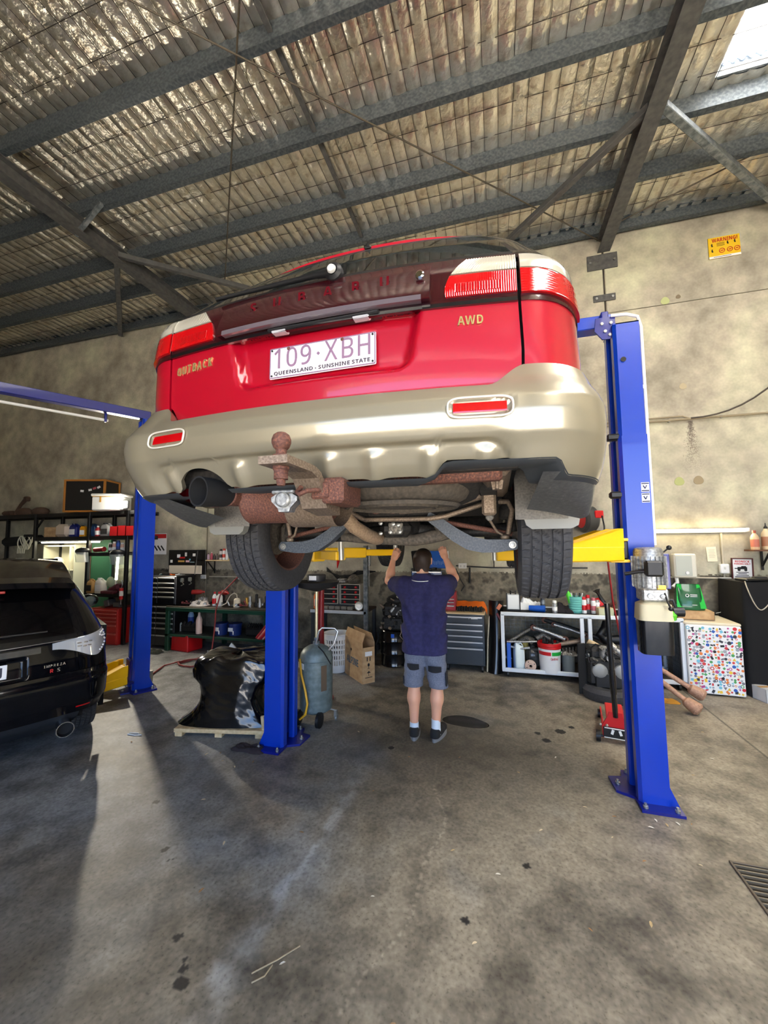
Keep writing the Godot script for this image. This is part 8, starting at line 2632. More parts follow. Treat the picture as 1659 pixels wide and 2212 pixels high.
	b = Mb.new(); b.lathe(Vector3(-1.97, 1.285, -4.22), [Vector2(0, 0), Vector2(0.12, 0.0), Vector2(0.16, 0.03), Vector2(0.05, 0.06), Vector2(0, 0.06)], 20)
	solo(b, "jack_saddle", M.black_matte, "black saddle on top of the red pole jack", "jack saddle")

# ---------- the far corner on the dim side ----------
func build_left():
	var b: Mb
	# green bench
	var gb := thing("green_bench", "dark green steel workbench crowded with tools", "workbench", Vector3(-4.43, 0, -5.79))
	b = Mb.new(); b.box(Vector3(0, 0.725, 0), Vector3(1.95, 0.02, 0.66), 0.003); put(b, "top_plate", mat(C(70, 64, 54), 0.4, 0.5), gb)
	for z in [-0.32, 0.32]:
		b = Mb.new(); b.box(Vector3(0, 0.685, z), Vector3(1.95, 0.06, 0.04), 0.003); put(b, "rail", M.green_steel, gb)
		b = Mb.new(); b.box(Vector3(0, 0.26, z), Vector3(1.95, 0.04, 0.04), 0.003); put(b, "lower_rail", M.green_steel, gb)
	for x in [-0.94, -0.30, 0.94]:
		for z in [-0.31, 0.31]:
			if x == -0.30 and z > 0: continue
			b = Mb.new(); b.box(Vector3(x, 0.34, z), Vector3(0.07, 0.68, 0.06), 0.004); put(b, "leg", M.green_steel, gb)
	b = Mb.new(); b.box(Vector3(0, 0.275, 0), Vector3(1.9, 0.012, 0.62)); put(b, "lower_shelf", mat(C(40, 44, 40), 0.6), gb)
	# on the bench
	var Y := 0.737
	for q in [[Vector3(-5.05, Y, -5.78), 0.3, "red cordless drill beside the tool chest"], [Vector3(-4.50, Y, -5.80), -0.5, "red and black impact wrench in the middle of the green bench"]]:
		var dl := thing("cordless_drill", q[2], "drill", q[0], q[1])
		b = Mb.new(); b.lathe(Vector3(-0.10, 0.20, 0), [Vector2(0, 0), Vector2(0.04, 0.005), Vector2(0.044, 0.10), Vector2(0.034, 0.16), Vector2(0.02, 0.18), Vector2(0.014, 0.22), Vector2(0, 0.22)], 16, Basis(Vector3.BACK, -PI / 2)); put(b, "motor_body", mat(C(170, 40, 36), 0.45), dl)
		b = Mb.new(); b.bar(Vector3(-0.06, 0.17, 0), Vector3(-0.07, 0.05, 0), 0.035, 0.04, 0.01); put(b, "grip", M.black, dl)
		b = Mb.new(); b.box(Vector3(-0.06, 0.03, 0), Vector3(0.11, 0.06, 0.07), 0.01); put(b, "battery", M.black, dl)
	b = Mb.new(); rag(b, Vector3(-4.84, Y, -5.60), 0.15, 0.09, 0.11, 31.0)
	solo(b, "white_rag", mat(C(220, 212, 204), 0.9), "bunched white rag on the green bench", "rag")
	b = Mb.new(); rag(b, Vector3(-4.95, Y, -5.80), 0.08, 0.07, 0.16, 37.0)
	solo(b, "grey_glove", mat(C(170, 166, 160), 0.9), "grey glove heaped behind the white rag", "glove")
	bottle("spray_bottle", "white bottle with red label on the green bench", Vector3(-4.60, Y, -5.66), 0.23, 0.036, M.white, M.red_plain, "", M.red_plain)
	bottle("spray_bottle", "white bottle with red trigger top beside the first one", Vector3(-4.47, Y, -5.62), 0.24, 0.05, mat(C(226, 222, 214), 0.5), mat(C(190, 30, 30), 0.4))
	var cp := thing("spray_gun_cup", "cream plastic cup with a curved hose on the green bench", "cup", Vector3(-4.13, Y, -5.62))
	b = Mb.new(); b.lathe(Vector3.ZERO, [Vector2(0, 0), Vector2(0.055, 0), Vector2(0.052, 0.12), Vector2(0.03, 0.14), Vector2(0, 0.14)], 18); put(b, "cup_body", mat(C(214, 204, 178), 0.5), cp)
	b = Mb.new(); b.tube([Vector3(0, 0.14, 0), Vector3(-0.01, 0.20, 0), Vector3(-0.06, 0.22, 0), Vector3(-0.12, 0.18, 0.02), Vector3(-0.17, 0.06, 0.05), Vector3(-0.24, 0.02, 0.08)], 0.008, 8); put(b, "curved_hose", mat(C(190, 180, 160), 0.4), cp)
	rng.seed = 12
	var kinds := ["pliers", "spanner", "ratchet", "clamp", "air tool", "grease fitting", "screwdriver", "chisel", "puller", "vice grip", "socket bar", "hammer"]
	for i in 12:
		b = Mb.new()
		var p := Vector3(-5.25 + i * 0.145, Y, -5.60 - 0.26 * rng.randf())
		var a := rng.randf() * PI
		b.bar(p + Vector3(0, 0.02, 0), p + Vector3(cos(a) * 0.14, 0.035, sin(a) * 0.10), 0.022, 0.02, 0.004)
		b.box(p + Vector3(cos(a) * 0.14, 0.04, sin(a) * 0.1), Vector3(0.05, 0.04, 0.04), 0.008, Basis(Vector3.UP, a)); b.cyl(p + Vector3(-0.02, 0.02, 0.02), p + Vector3(-0.06, 0.06 + 0.05 * rng.randf(), 0.03), 0.014, 8)
		solo(b, "hand_tool", [M.engine_black, mat(C(120, 40, 36), 0.5), M.grimy_alu, M.alu][i % 4], "%s %s lying %s on the green bench" % [["black", "dull red", "grimy", "bright"][i % 4], kinds[i], ["nearest the tool chest", "second along", "third along", "fourth along", "fifth along", "in the middle", "past the middle", "behind the red topped bottle", "near the cream cup", "beside the cream cup", "past the cream cup", "nearest the lift post"][i]], "tool", "hand tools on the green bench")
	for i in 5:
		b = Mb.new(); b.lathe(Vector3(-4.0 + i * 0.09, Y, -5.70 + 0.04 * (i % 2)), [Vector2(0, 0), Vector2(0.03, 0), Vector2(0.034, 0.06), Vector2(0.02, 0.09), Vector2(0.024, 0.14 + 0.03 * (i % 3)), Vector2(0, 0.15 + 0.03 * (i % 3))], 14)
		solo(b, "brass_regulator", [M.brass, M.alu, M.engine_black, M.alu, M.engine_black][i], ["brass regulator at the end of the green bench", "silver fuel filter beside the brass regulator", "black fuel pump third in the row by the post", "silver valve fourth in the row by the post", "black valve hardest against the lift post"][i], "fitting", "fittings at the bench end")
	# under the bench
	Y = 0.283
	b = Mb.new(); b.box(Vector3(-5.10, 0.135, -5.62), Vector3(0.40, 0.27, 0.30), 0.012, Basis(Vector3.UP, -0.15))
	solo(b, "red_steel_box", M.red_plain, "bright red steel box on the floor under the green bench", "box")
	bottle("detergent_bottle", "pale blue squeeze bottle on the green bench's lower shelf", Vector3(-5.12, Y + 0.08, -5.72), 0.30, 0.05, mat(C(150, 184, 220), 0.4), mat(C(150, 184, 220), 0.4), "", mat(C(40, 70, 150), 0.5), "bottle", true)
	bottle("detergent_bottle", "pale pink squeeze bottle on the green bench's lower shelf", Vector3(-4.83, Y, -5.58), 0.36, 0.05, mat(C(236, 206, 190), 0.4), mat(C(236, 206, 190), 0.4), "", null, "bottle", true)
	bottle("detergent_bottle", "clear bottle against the green bench's end leg", Vector3(-5.30, Y, -5.66), 0.2, 0.04, mat(C(180, 186, 180), 0.2), M.white)
	b = Mb.new(); b.box(Vector3(-5.05, Y + 0.06, -5.68), Vector3(0.34, 0.12, 0.2), 0.03); for i in 9: b.cyl(Vector3(-5.2 + i * 0.035, Y + 0.1, -5.6), Vector3(-5.18 + i * 0.04, Y + 0.17, -5.66 + 0.05 * sin(i * 2.0)), 0.018, 8)
	solo(b, "gearbox_casting", M.engine_black, "dark oily casting on the green bench's lower shelf", "engine part")
	for q in [[-4.42, "blue grease bucket with white label on the lower shelf"], [-4.17, "blue tub behind the grease bucket on the lower shelf"]]:
		var bk := thing("blue_bucket", q[1], "bucket", Vector3(q[0], Y, -5.62 - 0.1 * (q[0] + 4.42)))
		b = Mb.new(); b.lathe(Vector3.ZERO, [Vector2(0, 0), Vector2(0.095, 0), Vector2(0.105, 0.17), Vector2(0.11, 0.172), Vector2(0.11, 0.19), Vector2(0, 0.195)], 28); put(b, "bucket_body", mat(C(22, 46, 110), 0.35), bk)
		b = Mb.new(); b.box(Vector3(-0.02, 0.10, 0.10), Vector3(0.09, 0.06, 0.006), 0.002); b.box(Vector3(0.03, 0.05, 0.098), Vector3(0.02, 0.06, 0.006), 0.002); put(b, "white_label", M.paper, bk)
	b = Mb.new(); b.box(Vector3(-3.8, Y + 0.07, -5.7), Vector3(0.3, 0.14, 0.24), 0.03); for i in 6: b.tube([Vector3(-3.95 + i * 0.05, Y + 0.1, -5.62), Vector3(-3.9 + i * 0.04, Y + 0.2, -5.64), Vector3(-3.82 + i * 0.04, Y + 0.14, -5.6)], 0.012, 6)
	solo(b, "black_pump", M.engine_black, "black pump and hoses on the lower shelf by the post", "pump")
	b = Mb.new()
	var rw := []
	for j in 9:
		var row := []
		for i in 7: row.append(Vector3(-3.55 + 0.04 * i + 0.035 * j, 0.34 + 0.05 * j, -5.30 + 0.05 * sin(i * 0.6) - 0.02 * j))
		rw.append(row)
	b.grid(rw); b.bar(Vector3(-3.55, 0.34, -5.3), Vector3(-3.27, 0.74, -5.46), 0.05, 0.03, 0.008)
	solo(b, "red_bumper_piece", mat(C(150, 14, 34), 0.3, 0.0, 0.6), "dark red body piece leaning against the bench behind the post", "car panel")
	# batteries on the floor
	for q in [[Vector3(-3.95, 0, -4.95), C(40, 42, 44), "black car battery on the floor beside the wrapped bundle"], [Vector3(-3.55, 0, -4.85), C(176, 186, 190), "pale grey car battery with black lid on the floor"]]:
		var bt := thing("car_battery", q[2], "battery", q[0], 0.25)
		b = Mb.new(); b.box(Vector3(0, 0.10, 0), Vector3(0.30, 0.19, 0.18), 0.008); put(b, "case", mat(q[1], 0.5), bt)
		b = Mb.new(); b.box(Vector3(0, 0.205, 0), Vector3(0.31, 0.025, 0.19), 0.006); put(b, "lid", M.black, bt)
		b = Mb.new(); b.box(Vector3(-0.02, 0.222, 0), Vector3(0.18, 0.008, 0.10), 0.002); put(b, "label", mat(C(206, 200, 186), 0.6), bt)
		for x in [-0.12, 0.12]:
			b = Mb.new(); b.cyl(Vector3(x, 0.215, 0.05), Vector3(x, 0.24, 0.05), 0.01, 10); put(b, "terminal", M.bolt, bt)
	b = Mb.new(); b.ext(PackedVector2Array([Vector2(0, 0), Vector2(0.16, 0), Vector2(0.12, 0.10), Vector2(0.06, 0.16), Vector2(0.04, 0.13), Vector2(0, 0.07)]), 0.0, 0.02, Transform3D(Basis(Vector3.UP, 0.2), Vector3(-3.68, 0.225, -4.82)))
	solo(b, "white_cover", M.white, "white torn plastic cover lying on the pale battery", "cover")
	# black tool chests, lower and upper, open lid
	var c1 := chest("tool_cabinet", "tall black tool cabinet with silver drawer handles, the lower one", Vector3(-5.60, 0.06, -5.74), Vector3(0.66, 0.68, 0.46), [0.16, 0.13, 0.13, 0.13, 0.18, 0.27], [0.42, 0.58], M.tool_black, M.steel)
	casters(c1, 0.28, 0.18, 0.03)
	chest("upper_tool_chest", "black tool chest stacked on the tall cabinet, drawers shut", Vector3(-5.60, 0.745, -5.74), Vector3(0.66, 0.48, 0.44), [0.2, 0.17, 0.17, 0.17, 0.29], [0.42, 0.58], M.tool_black, M.steel)
	var ld := thing("chest_lid", "open black chest lid covered in stickers and clippings", "lid", Vector3(-5.52, 1.225, -5.94))
	b = Mb.new(); b.box(Vector3(0.08, 0.22, 0), Vector3(0.82, 0.44, 0.02), 0.006); put(b, "lid_panel", M.tool_black, ld)
	b = Mb.new(); b.box(Vector3(0.06, 0.085, 0.02), Vector3(0.72, 0.15, 0.02), 0.006); put(b, "white_towel", mat(C(226, 214, 190), 0.9), ld)
	for q in [[-0.10, 0.33, 0.07, 0.06, M.paper], [0.06, 0.36, 0.045, 0.07, M.paper], [0.24, 0.35, 0.06, 0.05, M.paper], [-0.02, 0.30, 0.12, 0.03, M.red_plain], [-0.04, 0.235, 0.14, 0.03, mat(C(206, 160, 80), 0.5)], [0.10, 0.235, 0.08, 0.035, mat(C(226, 180, 190), 0.5)], [0.15, 0.265, 0.03, 0.03, mat(C(110, 180, 210), 0.5)], [-0.26, 0.235, 0.05, 0.05, M.paper], [0.2, 0.22, 0.10, 0.012, mat(C(150, 180, 190), 0.5)]]:
		b = Mb.new(); b.box(Vector3(q[0], q[1], 0.012), Vector3(q[2], q[3], 0.004), 0.001); put(b, "sticker", q[4], ld)
	b = Mb.new(); b.bar(Vector3(0.30, 0.0, 0.05), Vector3(0.34, 0.42, 0.04), 0.02, 0.01); put(b, "lid_stay", M.steel, ld)
	for i in 6:
		b = Mb.new(); b.bar(Vector3(-5.80 + i * 0.10, 1.235, -5.70 + 0.06 * sin(i * 2.0)), Vector3(-5.72 + i * 0.10, 1.25, -5.60 - 0.05 * cos(i * 3.0)), 0.025, 0.02, 0.004)
		solo(b, "small_tool", [M.alu, M.green_steel, M.red_plain, M.orange, M.white, M.alu][i], ["silver spanner lying on the upper chest at its outer end", "green handled driver on the upper chest", "red handled cutter on the upper chest", "orange handled pick on the upper chest", "white tape reel on the upper chest", "silver ratchet on the upper chest nearest the bench"][i], "tool", "tools on the upper chest")
	for x in [-5.62, -5.80]:
		b = Mb.new(); b.box(Vector3(-5.242, 1.15, x), Vector3(0.05, 0.07, 0.06), 0.012); b.tube([Vector3(-5.24, 1.12, x), Vector3(-5.23, 1.08, x - 0.03), Vector3(-5.23, 1.06, x + 0.03)], 0.008, 6)
		solo(b, "side_hook_lamp", mat(C(130, 132, 120), 0.5), "grey clip lamp hung on the chest side, %s one" % ("front" if x > -5.7 else "back"), "clip lamp")
	# wall shelf with bottles and cans
	var ws := thing("timber_shelf", "pale timber shelf on a black bracket above the green bench", "shelf", Vector3(-4.75, 1.475, -6.03))
	b = Mb.new(); b.box(Vector3.ZERO, Vector3(1.10, 0.02, 0.2), 0.003); put(b, "board", M.wood, ws)
	for x in [-0.25, 0.4]:
		b = Mb.new(); b.bar(Vector3(x, -0.01, -0.1), Vector3(x, -0.24, -0.1), 0.02, 0.012); b.bar(Vector3(x, -0.02, 0.08), Vector3(x, -0.2, -0.1), 0.02, 0.012); b.bar(Vector3(x, -0.015, -0.1), Vector3(x, -0.015, 0.09), 0.02, 0.012); put(b, "bracket", M.black, ws)
	Y = 1.486
	var sc := [[-5.18, 0.11, C(150, 30, 40), C(120, 20, 30)], [-5.11, 0.14, C(40, 40, 42), C(30, 30, 30)], [-5.05, 0.12, C(200, 170, 190), C(90, 40, 80)], [-4.98, 0.14, C(206, 90, 110), C(220, 190, 190)], [-4.92, 0.10, C(60, 54, 52), C(40, 36, 36)], [-4.86, 0.11, C(110, 96, 90), C(60, 50, 46)]]
	for i in 6: bottle("small_bottle", ["dark red", "black tall", "mauve", "rose pink", "squat brown", "grey brown"][i] + " little bottle on the timber shelf", Vector3(sc[i][0], Y, -6.02), sc[i][1], 0.022, mat(sc[i][2], 0.4), mat(sc[i][3], 0.5), "bottles on the timber shelf")
	var s2 := [[C(206, 200, 196), C(60, 30, 30)], [C(214, 210, 206), C(190, 60, 40)], [C(200, 204, 206), C(220, 220, 220)], [C(230, 180, 40), C(220, 170, 30)], [C(120, 180, 216), C(40, 90, 150)], [C(236, 226, 210), C(220, 200, 180)]]
	for i in 6: spray_can("aerosol_can", ["white aerosol with dark cap", "white aerosol with orange print", "silver aerosol with white cap", "yellow aerosol", "pale blue aerosol", "cream aerosol at the far end"][i] + " on the timber shelf", Vector3(-4.78 + i * 0.066, Y, -6.02), 0.19 + 0.01 * (i % 2), 0.028, mat(s2[i][0], 0.35), mat(s2[i][1], 0.4), "aerosols on the timber shelf")
	plug_box("white outlet on the stained wall nearer the tool chest", Vector3(-5.22, 1.17, -6.11))
	plug_box("white outlet on the stained wall nearer the wagon's wheel", Vector3(-4.42, 1.17, -6.11))
	b = Mb.new(); b.cyl(Vector3(-5.1, 1.175, -6.12), Vector3(-4.5, 1.175, -6.12), 0.010, 8)
	solo(b, "outlet_conduit", mat(C(190, 184, 166), 0.6), "thin conduit joining the two outlets over the green bench", "conduit")
	var ps := thing("wall_poster", "white poster with red heading partly hidden by the lift post", "poster", Vector3(-6.28, 1.78, -6.135))
	b = Mb.new(); b.box(Vector3.ZERO, Vector3(0.34, 0.40, 0.004)); put(b, "sheet", M.paper, ps)
	b = Mb.new(); b.box(Vector3(0, 0.15, 0.003), Vector3(0.32, 0.08, 0.002)); put(b, "red_heading", M.ink_red, ps)
	b = Mb.new(); for i in 3: b.box(Vector3(-0.08 + i * 0.08, -0.08, 0.003), Vector3(0.03, 0.12, 0.002), 0.0, Basis(Vector3.BACK, 0.7))
	put(b, "black_print", M.ink, ps)
	# red hose hanging from the shelf to a coil on the floor
	b = Mb.new()
	var pts := [Vector3(-4.12, 1.42, -5.98), Vector3(-4.2, 1.2, -5.7), Vector3(-4.3, 0.95, -5.42), Vector3(-4.36, 0.7, -5.40), Vector3(-4.36, 0.4, -5.38), Vector3(-4.38, 0.12, -5.36), Vector3(-4.45, 0.02, -5.25)]
	for i in 30:
		var a := TAU * i / 14.0
		pts.append(Vector3(-4.36 + 0.24 * cos(a + 2.6), 0.014 + 0.004 * (i % 5), -4.95 + 0.16 * sin(a + 2.6)))
	pts.append_array([Vector3(-4.7, 0.014, -4.75), Vector3(-4.55, 0.014, -4.4), Vector3(-4.35, 0.1, -4.12), Vector3(-4.30, 0.28, -4.02)])
	b.tube(pts, 0.011, 8)
	solo(b, "red_air_hose", mat(C(128, 40, 38), 0.5), "dull red air hose hanging past the green bench and coiled on the floor", "hose")
	b = Mb.new(); for i in 5: b.tube(range(25).map(func(q): return Vector3(-4.24 + 0.09 * cos(q * TAU / 24.0), 1.28 + 0.014 * i + 0.05 * sin(q * TAU / 24.0), -6.02 + 0.02 * i)), 0.008, 6, false)
	solo(b, "cream_hose_coil", mat(C(206, 190, 160), 0.5), "small cream hose coil hung under the timber shelf", "hose")
	b = Mb.new(); rag(b, Vector3(-5.45, 0.0, -5.30), 0.14, 0.08, 0.08, 44.0)
	solo(b, "oily_rag", mat(C(46, 50, 40), 0.9), "oily rag on the floor in front of the black cabinet", "rag")
	# black steel rack
	var rk := thing("steel_rack", "tall black steel rack along the dim end of the wall", "rack", Vector3(-7.9, 0, -5.85))
	for x in [-2.55, -0.90, 0.51, 1.44]:
		for z in [-0.25, 0.25]:
			b = Mb.new(); b.box(Vector3(x, 1.19, z), Vector3(0.06, 2.38, 0.05), 0.003); put(b, "upright", M.black, rk)
	for q in [[2.36, -3.2, 1.6], [1.90, -0.92, 1.6], [1.60, 0.5, 1.46], [0.855, 0.5, 1.46]]:
		b = Mb.new(); b.box(Vector3((q[1] + q[2]) / 2, q[0], 0.25), Vector3(q[2] - q[1], 0.07, 0.03), 0.003); b.box(Vector3((q[1] + q[2]) / 2, q[0], -0.25), Vector3(q[2] - q[1], 0.07, 0.03), 0.003); put(b, "beam", M.black, rk)
		b = Mb.new(); b.box(Vector3((q[1] + q[2]) / 2, q[0] + 0.02, 0), Vector3(q[2] - q[1], 0.02, 0.5)); put(b, "shelf_board", mat(C(60, 52, 44), 0.8), rk)
	b = Mb.new(); b.bar(Vector3(-0.88, 2.10, 0.25), Vector3(-0.70, 2.3, 0.25), 0.03, 0.02); put(b, "corner_brace", M.black, rk)
	# lamp on the rack
	var lp := thing("work_lamp", "bright bare work lamp at the end of the rack's top shelf", "lamp", Vector3(-6.50, 2.40, -5.50))
	b = Mb.new(); b.ball(Vector3(0, 0.12, 0.05), Vector3(0.075, 0.045, 0.06), 16); put(b, "bulb", glow(Color(1.0, 0.97, 0.9), 30.0), lp)
	b = Mb.new(); b.box(Vector3(0, 0.10, -0.05), Vector3(0.18, 0.14, 0.04), 0.01); b.box(Vector3(0, 0.015, -0.03), Vector3(0.10, 0.03, 0.10), 0.006); put(b, "lamp_housing", M.grey_plastic, lp)
	var om := SpotLight3D.new()
	om.name = "lamp_glow"
	om.position = Vector3(0, 0.12, 0.05)
	om.light_color = Color(1.0, 0.95, 0.86)
	om.light_energy = 4.0
	om.light_size = 0.05
	om.spot_range = 30.0
	om.spot_attenuation = 2.0
	om.spot_angle = 72.0
	om.basis = Basis.looking_at(Vector3(0.62, -0.30, 0.78))
	om.shadow_enabled = true
	lp.add_child(om)
	# batten under the second shelf and a standing tube
	var bl := thing("under_shelf_light", "lit fluorescent batten under the rack's second shelf", "light", Vector3(-7.95, 1.85, -5.66))
	b = Mb.new(); b.cyl(Vector3(-0.75, -0.02, 0), Vector3(0.75, -0.02, 0), 0.014, 12); put(b, "tube", glow(Color(1.0, 0.97, 0.84), 9.0), bl)
	b = Mb.new(); b.box(Vector3(0, 0.005, 0), Vector3(1.6, 0.02, 0.06), 0.004); put(b, "batten", M.white, bl)
	var a1 := AreaLight3D.new()
	a1.name = "batten_glow"; a1.area_size = Vector2(1.5, 0.03); a1.light_energy = 0.35; a1.light_color = Color(1.0, 0.97, 0.84); a1.shadow_enabled = true
	a1.basis = Basis(Vector3.RIGHT, -PI / 2); a1.position = Vector3(0, -0.04, 0)
	bl.add_child(a1)
	var vt := thing("standing_tube_light", "lit fluorescent tube standing upright inside the rack", "light", Vector3(-7.10, 1.10, -5.95))
	b = Mb.new(); b.cyl(Vector3(0, 0.0, 0), Vector3(0.02, 0.44, 0), 0.022, 14); put(b, "tube", glow(Color(0.95, 1.0, 0.9), 5.0), vt)
	b = Mb.new(); b.cyl(Vector3(0, -0.22, 0), Vector3(0, 0.0, 0), 0.018, 12); put(b, "holder", M.white, vt)
	# green door panel and pale cupboard seen through the rack
	b = Mb.new(); b.box(Vector3(-7.62, 1.10, -6.05), Vector3(0.50, 1.55, 0.04), 0.004)
	solo(b, "green_board", mat(C(34, 92, 66), 0.6), "dark green board standing behind the rack", "board")
	b = Mb.new(); b.box(Vector3(-7.93, 1.15, -6.03), Vector3(0.06, 1.5, 0.05), 0.004)
	solo(b, "timber_post", mat(C(150, 110, 92), 0.7), "pinkish timber post beside the green board", "post")
	var cb := thing("pale_cubby", "pale open cubby shelves lit white behind the hatchback", "cubby", Vector3(-8.42, 0.9, -5.95))
	b = Mb.new()
	for q in [[0, 0.86], [0, 0.38], [0, 0.0]]: b.box(Vector3(q[0], q[1], 0), Vector3(0.86, 0.025, 0.32), 0.003)
	for x in [-0.42, 0.30, 0.42]: b.box(Vector3(x, 0.0 + 0.2, 0), Vector3(0.025, 1.36, 0.32), 0.003)
	b.box(Vector3(0, 0.2, -0.15), Vector3(0.86, 1.36, 0.02))
	put(b, "frame", mat(C(224, 220, 200), 0.6), cb)
	b = Mb.new(); b.ball(Vector3(-8.50, 1.42, -5.84), Vector3(0.13, 0.12, 0.10), 16)
	solo(b, "white_fan_head", mat(C(232, 226, 208), 0.5), "round white housing in the pale cubby", "fan")
	b = Mb.new(); for i in 6: b.tube(range(21).map(func(q): return Vector3(-9.10 + 0.10 * cos(q * TAU / 20.0 + i) + 0.02 * i, 1.83 + 0.13 * sin(q * TAU / 20.0), -5.55 - 0.02 * i)), 0.010, 6, false)
	for i in 5: b.cyl(Vector3(-9.2 + i * 0.05, 1.76, -5.56), Vector3(-9.18 + i * 0.045, 1.62, -5.54), 0.010, 6)
	solo(b, "white_cable_coil", mat(C(236, 232, 210), 0.5), "coil of white cable hung on the rack", "cable")
	b = Mb.new(); b.bar(Vector3(-9.9, 1.85, -5.75), Vector3(-8.85, 1.90, -5.75), 0.2, 0.18, 0.06); b.box(Vector3(-9.0, 1.97, -5.62), Vector3(0.18, 0.05, 0.1), 0.01)
	solo(b, "dark_roll", M.black_matte, "long dark roll lying across the rack behind the white coil", "roll")
	# top shelf
	var fc := thing("flight_case", "black case with orange timber edges on top of the rack", "case", Vector3(-7.56, 2.395, -5.76), 0.3)
	b = Mb.new(); b.box(Vector3(0, 0.31, 0), Vector3(0.74, 0.60, 0.42), 0.004); put(b, "panels", mat(C(26, 24, 22), 0.6), fc)
	b = Mb.new()
	for y in [0.015, 0.605]:
		for z in [-0.21, 0.21]: b.box(Vector3(0, y, z), Vector3(0.78, 0.035, 0.035), 0.004)
		for x in [-0.37, 0.37]: b.box(Vector3(x, y, 0), Vector3(0.035, 0.035, 0.45), 0.004)
	for x in [-0.37, 0.37]:
		for z in [-0.21, 0.21]: b.box(Vector3(x, 0.31, z), Vector3(0.035, 0.6, 0.035), 0.004)
	put(b, "timber_edge", mat(C(178, 116, 44), 0.6), fc)
	for q in [[0.10, 0.42, M.paper], [0.18, 0.45, mat(C(200, 90, 100), 0.6)], [0.26, 0.47, M.paper], [-0.05, 0.40, M.paper]]:
		b = Mb.new(); b.box(Vector3(q[0], q[1], 0.214), Vector3(0.06, 0.04, 0.004), 0.0, Basis(Vector3.BACK, q[0] * 2.0)); put(b, "sticker", q[2], fc)
	var fo := thing("foam_box", "white foam box with brown tape on top of the rack", "box", Vector3(-6.86, 2.395, -5.60), 0.3)
	b = Mb.new(); b.box(Vector3(0, 0.13, 0), Vector3(0.52, 0.26, 0.34), 0.02); put(b, "tub", M.white, fo)
	b = Mb.new(); b.box(Vector3(0, 0.285, 0), Vector3(0.55, 0.05, 0.37), 0.015); put(b, "lid", M.white, fo)
	b = Mb.new(); b.box(Vector3(-0.10, 0.22, 0.172), Vector3(0.03, 0.14, 0.004)); b.box(Vector3(0, 0.258, 0.172), Vector3(0.50, 0.012, 0.004)); put(b, "tape", mat(C(200, 150, 70), 0.4), fo)
	b = Mb.new(); b.ball(Vector3(-9.3, 2.45, -5.7), Vector3(0.18, 0.10, 0.12), 12); b.box(Vector3(-9.7, 2.44, -5.7), Vector3(0.3, 0.1, 0.2), 0.04); b.ball(Vector3(-8.85, 2.46, -5.7), Vector3(0.2, 0.09, 0.12), 12)
	b.tube([Vector3(-9.5, 2.42, -5.65), Vector3(-9.35, 2.60, -5.65), Vector3(-9.2, 2.72, -5.65)], [0.03, 0.03, 0.04], 8); b.box(Vector3(-9.18, 2.72, -5.65), Vector3(0.12, 0.10, 0.08), 0.02)
	solo(b, "stuffed_junk", mat(C(84, 64, 52), 0.85), "brown dusty heap with a dark arm sticking up on the rack", "junk")
	# second shelf (top at 1.93)
	Y = 1.932
	carton("small_carton", "tan carton at the end of the rack's second shelf", Vector3(-8.42, Y, -5.72), Vector3(0.28, 0.19, 0.24), M.card, 0.1)
	b = Mb.new(); b.box(Vector3(-8.10, Y + 0.125, -5.70), Vector3(0.32, 0.25, 0.26), 0.05)
	solo(b, "frosted_tub", mat(C(206, 190, 170), 0.5), "frosted plastic tub on the second shelf", "tub")
	jug("oil_jug", "dark blue oil jug on the second shelf, nearer the frosted tub", Vector3(-7.82, Y, -5.66), Vector3(0.20, 0.26, 0.14), mat(C(26, 36, 110), 0.35), mat(C(20, 24, 60), 0.4), 0.0, "", M.paper)
	jug("oil_jug", "yellow oil jug on the second shelf", Vector3(-7.58, Y, -5.64), Vector3(0.12, 0.22, 0.10), mat(C(216, 150, 20), 0.4), M.black, 0.3, "", M.paper)
	jug("oil_jug", "navy oil jug on the second shelf beside the yellow one", Vector3(-7.38, Y, -5.68), Vector3(0.20, 0.25, 0.14), mat(C(24, 52, 92), 0.35), M.black, 0.0)
	bottle("oil_bottle", "red bottle between navy jug and grey jug", Vector3(-7.20, Y, -5.62), 0.2, 0.045, mat(C(170, 40, 44), 0.4), M.white, "", M.paper)
	jug("oil_jug", "grey oil jug on the second shelf beside the red cases", Vector3(-7.02, Y, -5.66), Vector3(0.22, 0.25, 0.14), mat(C(150, 150, 148), 0.4), M.black, 0.0, "", mat(C(60, 60, 60), 0.5))
	for i in 3: carton("red_parts_box", ["red parts box first of three on the second shelf", "red parts box in the middle of the three", "red parts box half behind the lift post"][i], Vector3(-6.75 + i * 0.19, Y, -5.68), Vector3(0.18, 0.17 + 0.01 * (i % 2), 0.24), mat(C(206, 30, 34), 0.5), 0.0, false, "red parts boxes")
	b = Mb.new(); b.ball(Vector3(-7.75, Y + 0.34, -5.8), Vector3(0.09, 0.05, 0.08), 10); b.box(Vector3(-7.6, Y + 0.28, -5.8), Vector3(0.3, 0.08, 0.1), 0.03)
	# third shelf (1.63)
	Y = 1.632
	var tc := [C(60, 40, 36), C(210, 160, 150), C(40, 90, 190), C(220, 180, 160), C(226, 226, 222)]
	for i in 5: spray_can("aerosol_can", ["brown", "pink", "blue", "peach", "white"][i] + " aerosol on the rack's third shelf", Vector3(-6.93 + i * 0.095, Y, -5.66), 0.18 + 0.02 * (i % 3), 0.032, mat(tc[i], 0.35), [M.white, M.white, mat(C(30, 60, 140), 0.4), M.white, M.white][i], "aerosols on the rack")
	b = Mb.new(); b.cyl(Vector3(-7.30, Y + 0.05, -5.66), Vector3(-7.05, Y + 0.06, -5.64), 0.045, 14)
	solo(b, "red_grinder", mat(C(150, 26, 34), 0.4), "dark red grinder lying on the third shelf", "grinder")
